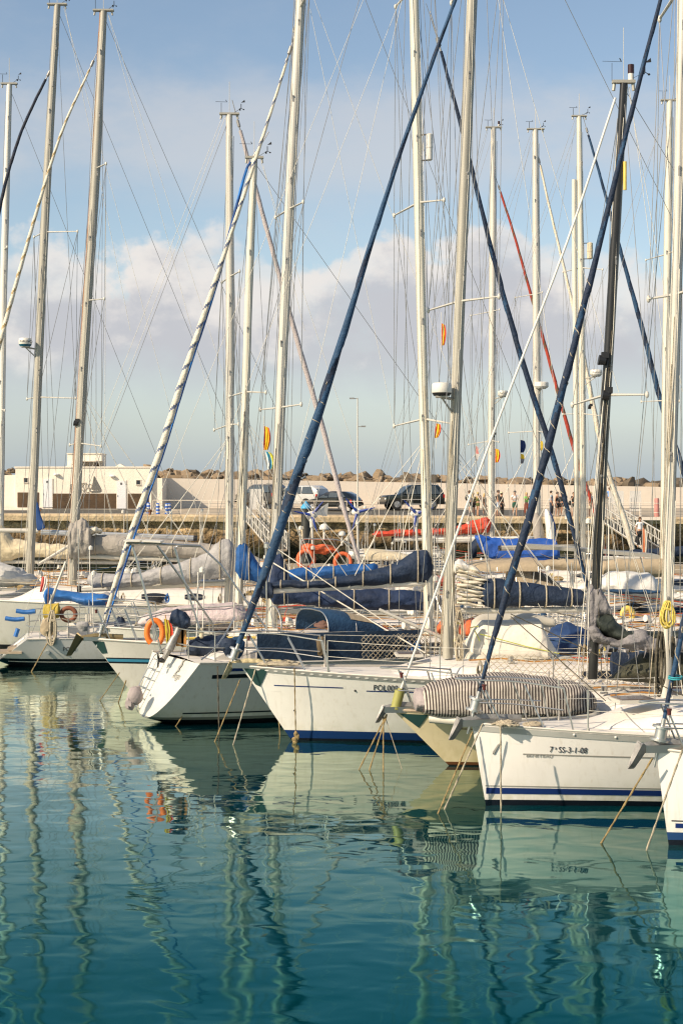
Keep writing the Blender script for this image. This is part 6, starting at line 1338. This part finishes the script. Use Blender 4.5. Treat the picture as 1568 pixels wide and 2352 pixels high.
for dx_, dd in ((-4, .0), (10, .02)):
    m = MB(); m.tube([P(x + 6 + dx_ * w_ / 20, y, 73, -w_ / F * 73 * .5 - .05) for x, y, w_ in ax[:-1]], .03, 5); m.build('rub_strip', navyp, t)
m = MB(); m.tube([P(x - 12, y, 73, .15) for x, y in ((1252, 1262), (1250, 1225), (1244, 1190), (1242, 1178))], [.22, .24, .2, .1], 10); m.build('folded_cover', taupe, t)
# passerelle, wind generators, life rings, orange gear
t = thing('boarding_ladder', 'grey slatted boarding plank raised between the masts', 'ladder', P(1000, 1300, 60)); a, b = P(978, 1253, 60), P(1002, 1308, 60)
for o_ in (0, 1): m = MB(); k = Vector((o_ * .42, 0, 0)); m.tube([a + k, b + k], .035, 6); m.build('side_rail', alud, t)
for k in range(9): m = MB(); c = a.lerp(b, (k + .5) / 9); m.box(c + Vector((.21, 0, 0)), (.40, .08, .05)); m.build('slat', alu, t)
def windgen(label, px, py, Y, base, ang, tail):
    c = P(px, py, Y); t = thing('wind_generator', label, 'wind generator', P(px, base, Y)); m = MB(); m.tube([P(px + 3, base, Y), c], .045, 8); m.build('pole', alu, t)
    m = MB(); m.ell(c, (.22, .16, .15), 12, 8); m.tube([c - Vector((0, 0, .12)), c - Vector((0, 0, .45))], [.09, .07], 8); bd = m.build('generator_body', aluw, t)
    m = MB(); q = [c + Vector((tail * .1, .1, .02)), c + Vector((tail * .55, .4, -.05)), c + Vector((tail * .60, .4, .45)), c + Vector((tail * .35, .3, .30))]; m.loft([q, [v + Vector((0, .03, 0)) for v in q]]); m.build('tail_fin', aluw, bd, False)
    for a_ in ang:
        d = Vector((cos(a_), -.12, sin(a_))).normalized(); n = Vector((-sin(a_), .0, cos(a_))); m = MB(); rg = []
        for f in (.1, .25, .5, .75, 1.0): w_ = .055 * (1.05 - .75 * f); p_ = c + Vector((0, -.16, 0)) + d * (.66 * f); rg.append([p_ + n * w_, p_ + Vector((0, -.025, 0)), p_ - n * w_, p_ + Vector((0, .015, 0))])
        m.loft(rg); m.build('blade', mat('blade_blue', (.02, .05, .26), .5), t)
windgen('wind generator with blue blades above the orange life rings', 800 - 1, 1177, 60, 1300, (radians(48), radians(188), radians(-72)), 1) if False else None
windgen('wind generator with blue blades standing left of the lamp post', 716, 1183, 60, 1300, (radians(50), radians(168), radians(-72)), 1)
windgen('wind generator with blue blades standing below the lamp post', 820, 1176, 60, 1300, (radians(14), radians(130), radians(-105)), -.2)
windgen('wind generator with blue blades in front of the big black car', 955, 1180, 60, 1300, (radians(132), radians(-98), radians(20)), .8)
ringbuoy('life_ring', 'orange life ring on the rail below the left wind generator', P(703, 1284, 58, -.4), .27, .075, orangef, squash=1.1, tilt=.3, tapes=False)
ringbuoy('life_ring', 'orange life ring half hidden by the leaning lilac furled sail', P(787, 1290, 58, -.4), .27, .07, orangef, squash=1.1, tilt=.3, tapes=False)
t = thing('life_jackets', 'bundle of orange life jackets slung under a steel arch', 'life jackets', P(740, 1282, 58)); 
sil([(693, 1252), (705, 1247), (735, 1252), (765, 1256), (776, 1262)], [(693, 1266), (720, 1270), (750, 1272), (776, 1268)], 58, .3, orangef, 'bundle', t, amp=.10, fr=3, seg=40)
m = MB(); m.tube(crv([P(x, y, 58) for x, y in ((692, 1300), (692, 1244), (720, 1238), (785, 1242), (812, 1262), (816, 1300))], n=4), .03, 7); m.build('arch', steel, t)
for px, py, w_, c_, lab in ((694, 1215, 10, creamc, 'cream satellite dome on a steel arch near the blue capped pile'), (744, 1216, 22, aluw, 'flat white radar scanner on a bracket near the blue capped pile'), (785, 1230, 18, aluw, 'low white dome on the steel arch right of the radar scanner')):
    c = P(px, py, 58); r_ = w_ / F * 58 / 2; m = MB(); m.tube([c - Vector((0, 0, .35)), c], .04, 6); m.tube([c, c + Vector((0, 0, r_ * .5)), c + Vector((0, 0, r_ * 1.0)), c + Vector((0, 0, r_ * 1.25))], [r_, r_ * 1.02, r_ * .7, .02], 14); tag(m.build('antenna_dome', c_), lab, 'antenna')
sil_t = thing('folded_sail_bag', 'crumpled orange red bag on the deck right of the grey mast', 'bag', P(1080, 1464, 33.5)); sil([(1054, 1440), (1068, 1424), (1090, 1421), (1108, 1426)], [(1054, 1462), (1080, 1466), (1108, 1462)], 33.5, .3, orangef, 'bag', sil_t, amp=.06, fr=3, seg=24)
sil_t = thing('folded_sail_bag', 'small orange red bag on the deck left of the grey mast', 'bag', P(1011, 1456, 33.5)); sil([(1003, 1437), (1012, 1428), (1022, 1432)], [(1003, 1452), (1012, 1457), (1022, 1450)], 33.5, .2, orangef, 'bag', sil_t, amp=.05, fr=3, seg=16)
# --- flags in the rigging
SP = [(.60, .06, .02), (.80, .52, .02), (.80, .52, .021), (.60, .06, .021)]
flag('red and yellow flag high between the two tall right of centre masts', 1013, 742, 38, .11, .52, SP, seed=1)
flag('red and yellow flag lower between the same two tall masts', 1001, 972, 38, .13, .34, SP, seed=2, rot=-.3)
flag('red and yellow flag with a crest left of the tall white mast', 606, 978, 42, .17, .62, SP, seed=3)
flag('white yellow and blue flag hanging below the crested flag', 604, 1036, 42, .26, .46, [(.62, .62, .58), (.05, .30, .45), (.70, .60, .04)], seed=4, rot=.4)
flag('red and yellow flag beside the far mast under its radar', 1136, 1030, 70, .22, .60, SP, seed=5)
flag('small pink and white pennant left of the far mast', 1092, 1024, 70, .12, .65, [(.60, .22, .20), (.6, .56, .52)], bands='h', seed=6)
flag('dark blue flag hanging above a yellow pennant', 1194, 1010, 66, .22, .52, [(.01, .03, .12)], seed=7)
flag('yellow and grey pennant hanging under the dark blue flag', 1195, 1042, 66, .15, .40, [(.70, .48, .02), (.2, .2, .22)], bands='h', seed=8)
flag('faint yellow pennant right of the furled navy sail', 1240, 1012, 66, .12, .4, [(.60, .45, .05)], seed=9)
flag('orange and white flag drooping in front of the man in white', 1474, 1212, 52, .16, .95, [(.62, .22, .10), (.6, .55, .45)], seed=10, rot=.1)
# --- mooring ropes
def mr_(lab, a, Ya, b, **k):
    yb = H * F / (b[1] - CY); mt_ = k.pop('mt', rope); ropeline(lab, P(a[0], a[1], Ya), P(b[0], b[1], yb) - Vector((0, 0, .25)), mt=mt_, **k)
mr_('yellowed mooring rope from the anchor of the rightmost boat down left to the water', (1497, 1742), 21.4, (1355, 1934), r=.017)
mr_('yellowed mooring rope from the deck of the rightmost boat crossing its bow', (1566, 1722), 21.0, (1468, 1951), r=.017, mt=ropew)
mr_('pale rope hanging straight down in front of the bow with the emblem', (1149, 1668), 23.6, (1150, 1866), r=.016, mt=ropew, sag=.0)
mr_('left one of two ropes slanting left from the white bow with the emblem', (1085, 1680), 24.3, (987, 1872), r=.015)
mr_('right one of two ropes slanting left from the white bow with the emblem', (1108, 1662), 24.0, (1003, 1858), r=.016, mt=ropew)
mr_('leftmost of four ropes fanning from the sand coloured bow', (888, 1640), 28, (806, 1770), r=.016)
mr_('second from left of four ropes fanning from the sand coloured bow', (888, 1642), 28, (836, 1772), r=.016)
mr_('nearly vertical rope below the sand coloured bow', (880, 1645), 28, (880, 1776), r=.015)
mr_('thin rope slanting right below the sand coloured bow', (886, 1652), 28, (934, 1768), r=.008, mt=ropew)
mr_('vertical rope with a knotted end hanging down the long white bow', (676, 1534), 30.4, (680, 1702), r=.015, knot=.78)
mr_('pale rope slanting left from the long white bow to the water', (587, 1536), 30.9, (526, 1712), r=.016, mt=ropew)
mr_('yellowed rope slanting left from beneath the grey bow patch', (551, 1562), 31.6, (480, 1706), r=.015)
mr_('rope slanting far left from the stern quarter of the boat with the bright transom', (494, 1530), 33.6, (384, 1670), r=.016, knot=None)
mr_('dark weedy rope hanging vertically beside the bright transom boat', (500, 1530), 32.4, (504, 1690), r=.017, mt=ropeb)
mr_('short yellowed rope under the stem of the long white bow', (640, 1655), 31.8, (646, 1690), r=.013)
mr_('weedy rope under the striped bow on the left', (290, 1563), 36.6, (264, 1612), r=.018)
mr_('second weedy rope under the striped bow on the left', (275, 1545), 36.6, (214, 1606), r=.013)
mr_('rope from the stern corner of the light grey boat into the water', (130, 1440), 44.9, (59, 1546), r=.02)
def heap(label, c, w, d, h, mt, n=9, seed=1, r=.016):
    q_ = random.Random(seed); pts = []
    for i in range(n * 6): a = i * 1.15 + q_.uniform(-.4, .4); rr = q_.uniform(.25, 1); pts.append(c + Vector((w / 2 * rr * cos(a), d / 2 * rr * sin(a), h * (1 - rr * .8) * q_.uniform(.1, 1))))
    m = MB(); m.tube(crv(pts, n=4), r, 6, prof=lambda i, th: 1 + .2 * sin(2 * (th - i * 1.3))); return tag(m.build('rope_heap', mt), label, 'rope')
heap('tangled heap of pale rope lying on the white bow with the emblem', P(1160, 1664, 24.2, -.1), .42, .3, .10, ropew, 9, 21)
heap('small tangle of pale rope behind the bow heap on the same deck', P(1222, 1662, 24.5, -.15), .34, .25, .07, ropew, 6, 23, .014)
heap('tangled heap of rope lying along the long white bow', P(640, 1526, 31, .0), .95, .45, .10, ropew, 12, 22, .016)
heap('dark tangle of rope on the foredeck of the blue striped boat', P(480, 1478, 38.5, -.3), .8, .4, .12, rope, 10, 24, .018)
heap('brown and red heap of cloth and line on the navy cockpit hood', P(745, 1436, 35.2, -.4), .55, .3, .14, mat('faded_brown_cloth', (.16, .09, .07), .9), 9, 25, .03)
# crossing lines between the boats
ORG_ = ORG
yS.stay(P(622, 1290, 38), P(1010, 1520, 33), 'preventer_line', .014, wirew); yA.stay(P(628, 1255, 36), P(930, 1460, 34.5), 'mainsheet', .010, wirew)
m = MB(); m.tube([P(870, 1400, 33.6), P(1010, 1462, 33.6), P(1046, 1500, 33.6)], .035, 8); m.build('spinnaker_pole', alu, yA.t)
y7.stay(P(1172, 1410, 24.4), P(1568, 1598, 23.6), 'furling_line', .007, ropeb); y7.stay(P(1172, 1416, 24.4), P(1390, 1610, 23.6), 'furling_line', .007, ropeb)
for a, Y, b in (((920, 0), 40, (790, 490)), ((1005, 0), 40, (700, 620)), ((730, 0), 50, (900, 470)), ((1140, 20), 45, (1240, 370)), ((1440, 300), 45, (1560, 700))): pass
# ================================================================== deck gear on every yacht
rs0 = random.Random(99)
gearcol = [navy2, redc, creamc, dark, tanc, skyblue, brownc, greyc, ropew, rope]
def fitout(y, x0, x1, ch, w=.95, dens=1.0, cockpit=True):
    """winches, vents, handrails, hatches, lines and loose gear between x0 and x1 of the deck; ch = coachroof height"""
    t = y.t; b_, z_ = y.bx((x0 + x1) / 2)
    for sd in (1, -1):
        m = MB(); ww = w * .62; pts = []
        for i in range(9): x = lerp(x0, x1, i / 8); pts.append(y.W(x, sd * ww, y.bx(x)[1] + ch * 1.02 + (.07 if i % 2 else .02)))
        m.tube(pts, .016, 5); m.build('handrail', wood, t)
    for k in range(int(5 * dens)):
        x = rs0.uniform(x0, x1); sd = rs0.uniform(-.6, .8) * w; m = MB(); c = y.W(x, sd, y.bx(x)[1] + ch * 1.0); m.tube([c, c + Vector((0, 0, .03)), c + Vector((0, 0, .05)), c + Vector((0, 0, .13))], [.07, .07, .05, .055], 10); m.build('winch', steel, t)
    for k in range(int(2 * dens)):
        x = rs0.uniform(x0, x1); c = y.W(x, rs0.uniform(-.4, .5), y.bx(x)[1] + ch * 1.05); m = MB(); m.tube([c, c + Vector((0, 0, .12)), c + Vector((-.03, 0, .17)), c + Vector((-.12, -.05, .18))], [.04, .045, .06, .085], 8); m.build('vent', aluw, t)
    for k in range(int(4 * dens)):
        x = rs0.uniform(x0 - .6, x1 + 1.2); b, z = y.bx(x); c = y.W(x, rs0.uniform(-.2, .95) * (b - .2), z + (ch if abs(0) < 0 else .06)); m = MB()
        a_ = rs0.uniform(.12, .34); m.ell(c + Vector((0, 0, a_ * .4)), (a_ * rs0.uniform(.8, 1.8), a_, a_ * rs0.uniform(.5, .9)), 10, 7, amp=.5, fr=3, seed=k + x); m.build('deck_bag', rs0.choice(gearcol), t)
    for k in range(int(6 * dens)):
        xa, xb = rs0.uniform(x0 - 1, x1), rs0.uniform(x0, x1 + 1.5); m = MB(); za, zb = y.bx(xa)[1] + ch * 1.1, y.bx(xb)[1] + ch * rs0.choice((1.1, 1.1, 2.4)); q = [y.W(lerp(xa, xb, f / 6), rs0.uniform(-.1, .1) + w * .4 * sin(k), lerp(za, zb, f / 6) + .02 * sin(f * 2 + k)) for f in range(7)]
        m.tube(q, rs0.uniform(.006, .012), 5); m.build('running_line', rs0.choice((ropew, ropeb, rope, wirew, redc, navy2)), t)
    for k in range(int(3 * dens)):        # coils and lines over the rail
        x = rs0.uniform(x0, x1 + 1); b, z = y.bx(x); c = y.W(x, b - .04, z + .42); m = MB()
        for j in range(4): m.tube([c + Vector((.030 * cos(a) * (1 + .4 * j), -.02 * j, -.13 - .02 * j + .11 * sin(a))) for a in [2 * pi * i / 12 for i in range(13)]], .010, 5, cap=False)
        m.build('hanging_coil', rs0.choice((ropew, rope, ropew, skyblue, ropey)), t)
    if hasattr(y, 'mp'):
        a = y.mp[0]
        for k in range(6): m = MB(); q = a + Vector((.25 * cos(k * 1.05), .25 * sin(k * 1.05), 0)); zt = H - (1180 - CY) / F * y.MY; m.tube([q + Vector((0, 0, .05)), Vector((lerp(a.x, q.x, .4), a.y + (q.y - a.y) * .4, a.z + 1.2 + .2 * k)), y.mp[min(len(y.mp) - 1, 4 + k)] + Vector((.06 * cos(k), -.12, 0))], .0075, 4); m.build('halyard_tail', rs0.choice((ropew, wirew, ropew, ropeb, wirew)), y.m)
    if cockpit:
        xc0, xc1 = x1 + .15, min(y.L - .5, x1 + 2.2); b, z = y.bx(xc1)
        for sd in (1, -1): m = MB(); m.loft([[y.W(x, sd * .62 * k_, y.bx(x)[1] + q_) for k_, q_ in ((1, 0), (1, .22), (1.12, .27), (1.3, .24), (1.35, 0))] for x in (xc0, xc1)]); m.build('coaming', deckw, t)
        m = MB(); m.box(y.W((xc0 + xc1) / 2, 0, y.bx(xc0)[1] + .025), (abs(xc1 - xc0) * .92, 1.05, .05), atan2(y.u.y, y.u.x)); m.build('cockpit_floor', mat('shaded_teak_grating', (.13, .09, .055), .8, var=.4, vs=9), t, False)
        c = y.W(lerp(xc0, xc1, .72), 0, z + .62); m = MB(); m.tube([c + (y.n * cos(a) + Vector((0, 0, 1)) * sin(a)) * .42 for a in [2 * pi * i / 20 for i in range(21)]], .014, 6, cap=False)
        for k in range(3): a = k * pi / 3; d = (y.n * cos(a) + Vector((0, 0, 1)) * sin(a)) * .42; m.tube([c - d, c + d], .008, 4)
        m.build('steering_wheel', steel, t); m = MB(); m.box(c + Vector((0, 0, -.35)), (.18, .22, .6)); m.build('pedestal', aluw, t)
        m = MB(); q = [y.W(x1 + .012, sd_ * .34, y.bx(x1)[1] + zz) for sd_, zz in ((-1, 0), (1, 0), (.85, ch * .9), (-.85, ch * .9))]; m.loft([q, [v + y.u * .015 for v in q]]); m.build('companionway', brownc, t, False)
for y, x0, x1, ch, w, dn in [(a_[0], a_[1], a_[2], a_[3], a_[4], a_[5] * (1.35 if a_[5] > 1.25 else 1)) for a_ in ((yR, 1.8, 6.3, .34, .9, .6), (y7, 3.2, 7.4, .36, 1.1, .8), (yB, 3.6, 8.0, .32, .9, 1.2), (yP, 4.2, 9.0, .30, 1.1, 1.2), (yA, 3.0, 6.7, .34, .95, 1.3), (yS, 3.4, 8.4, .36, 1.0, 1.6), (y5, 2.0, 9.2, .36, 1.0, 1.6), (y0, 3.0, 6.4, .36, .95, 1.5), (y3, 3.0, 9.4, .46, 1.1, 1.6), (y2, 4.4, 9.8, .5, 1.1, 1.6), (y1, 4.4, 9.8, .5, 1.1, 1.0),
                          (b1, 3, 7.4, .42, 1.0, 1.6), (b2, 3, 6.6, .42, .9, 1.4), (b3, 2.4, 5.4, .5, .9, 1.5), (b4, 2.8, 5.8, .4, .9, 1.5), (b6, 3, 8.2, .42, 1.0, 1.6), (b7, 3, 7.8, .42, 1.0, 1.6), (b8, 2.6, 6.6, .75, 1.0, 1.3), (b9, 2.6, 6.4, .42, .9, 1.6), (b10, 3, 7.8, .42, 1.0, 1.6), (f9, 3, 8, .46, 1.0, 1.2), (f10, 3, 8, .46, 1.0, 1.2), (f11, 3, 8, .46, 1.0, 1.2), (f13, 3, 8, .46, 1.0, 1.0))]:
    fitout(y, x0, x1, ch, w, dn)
# long standing wires that cross the sky, each at its own yacht's distance
for y, a, b, nm in ((y2, (146, 14), (470, 1240), 'backstay'), (y2, (150, 18), (300, 760), 'topping_lift'), (y3, (248, 30), (560, 1210), 'backstay'), (y3, (250, 34), (650, 1290), 'topping_lift'), (y3, (244, 380), (240, 1270), 'flag_halyard'), (y0, (518, 268), (130, 1290), 'backstay'), (y0, (512, 266), (60, 1400), 'backstay'), (y5, (600, 374), (900, 1300), 'backstay'), (y5, (605, 380), (700, 760), 'topping_lift'),
                   (yS, (700, -60), (1230, 1400), 'backstay'), (yS, (712, 20), (985, 1380), 'topping_lift'), (yA, (930, -30), (420, 1260), 'backstay'), (yA, (936, -60), (615, 1345), 'topping_lift'), (yP, (1115, -200), (1346, 1392), 'topping_lift'), (yP, (1120, -120), (1420, 900), 'flag_halyard'), (yA, (900, -160), (320, 1250), 'running_backstay'),
                   (f9, (1120, 298), (870, 1230), 'topping_lift'), (f9, (1118, 296), (830, 1250), 'backstay'), (f10, (1220, 302), (900, 1250), 'backstay'), (f10, (1222, 306), (1010, 1235), 'topping_lift'), (f11, (1320, 272), (990, 1250), 'backstay'), (f11, (1322, 276), (1160, 1250), 'topping_lift'), (yB, (1440, 196), (1566, 900), 'backstay'), (yB, (1444, 200), (1590, 1300), 'topping_lift'), (f13, (1528, 236), (1250, 1260), 'backstay'), (b6, (760, 980), (700, 1290), 'runner'), (b7, (902, 980), (820, 1280), 'runner')):
    Yw = y.MY if hasattr(y, 'MY') else y.Y
    y.stay(P(*a, Yw), P(*b, Yw), nm, .0038 * (.75 + Yw / 70), wirew if Yw < 56 else wiref)
# lazy jacks, stern poles and loose vertical lines
def lazyjacks(y, pm, pts, mt=None):
    a = y.mx(pm); Y = y.MY
    for k, (px, py) in enumerate(pts):
        for oy in (-.16, .14): y.stay(a, P(px, py, Y, oy), 'lazy_jack', .0042 * (.75 + Y / 70), mt or wirew)
lazyjacks(yA, 1010, ((900, 1345), (800, 1350), (700, 1353))); lazyjacks(yP, 1040, ((1150, 1398), (1240, 1398), (1320, 1398))); lazyjacks(yS, 1090, ((740, 1380), (840, 1386), (930, 1390)))
lazyjacks(y3, 900, ((280, 1280), (370, 1284), (460, 1287))); lazyjacks(y0, 1000, ((430, 1342), (340, 1346), (260, 1350))); lazyjacks(y5, 960, ((660, 1334), (740, 1333), (820, 1332)))
lazyjacks(f9, 1000, ((1060, 1236), (980, 1238), (920, 1240))); lazyjacks(f10, 1000, ((1160, 1240), (1100, 1242))); lazyjacks(f11, 1000, ((1270, 1258), (1200, 1260))); lazyjacks(yB, 1060, ((1440, 1480), (1520, 1480)))
rs1 = random.Random(41)
for y in (yA, yS, y5, y0, y3, b1, b3, b4, b6, b7, b8, b9, b10, b9, b10, b6, b7, f9, f10, f11):
    for k in range(4):
        x = y.L - rs1.uniform(.1, 2.4); b, z = y.bx(x); a = y.W(x, rs1.choice((-1, 1)) * (b - .1), z); h = rs1.choice((1.2, 1.7, 2.3, 2.9)); m = MB(); m.tube([a, a + Vector((rs1.uniform(-.05, .05), 0, h))], .014, 6)
        if k % 2: m.tube([a + Vector((0, 0, h)), a + Vector((0, 0, h + .08)), a + Vector((0, 0, h + .12))], [.06, .06, .01], 8)
        m.build('stern_pole', rs1.choice((alu, aluw, steel)), y.t)
    for k in range(3):
        x = y.L - rs1.uniform(.3, 3.0); b, z = y.bx(x); c = y.W(x, b - .04, z + .33); m = MB(); m.ell(c, (rs1.uniform(.10, .22), .10, rs1.uniform(.12, .26)), 10, 8, amp=.4, fr=4, seed=k); m.build('rail_bag', rs1.choice((navy2, creamc, navy, greyc, wtarp, brownc, tanc)), y.t)
    for k in range(4):
        xa = y.L - rs1.uniform(0, 3); b, z = y.bx(xa); a = y.W(xa, b - .06, z + rs1.uniform(0, .6)); m = MB(); e = a + y.u * rs1.uniform(-2, .4) + Vector((0, 0, rs1.uniform(-.1, 1.1))) - y.n * rs1.uniform(0, 1.2)
        m.tube([a.lerp(e, i / 6) - Vector((0, 0, .12 * sin(pi * i / 6))) for i in range(7)], rs1.choice((.008, .012, .02)), 5); m.build('loose_line', rs1.choice((ropew, rope, steel, wirew, ropeb)), y.t)
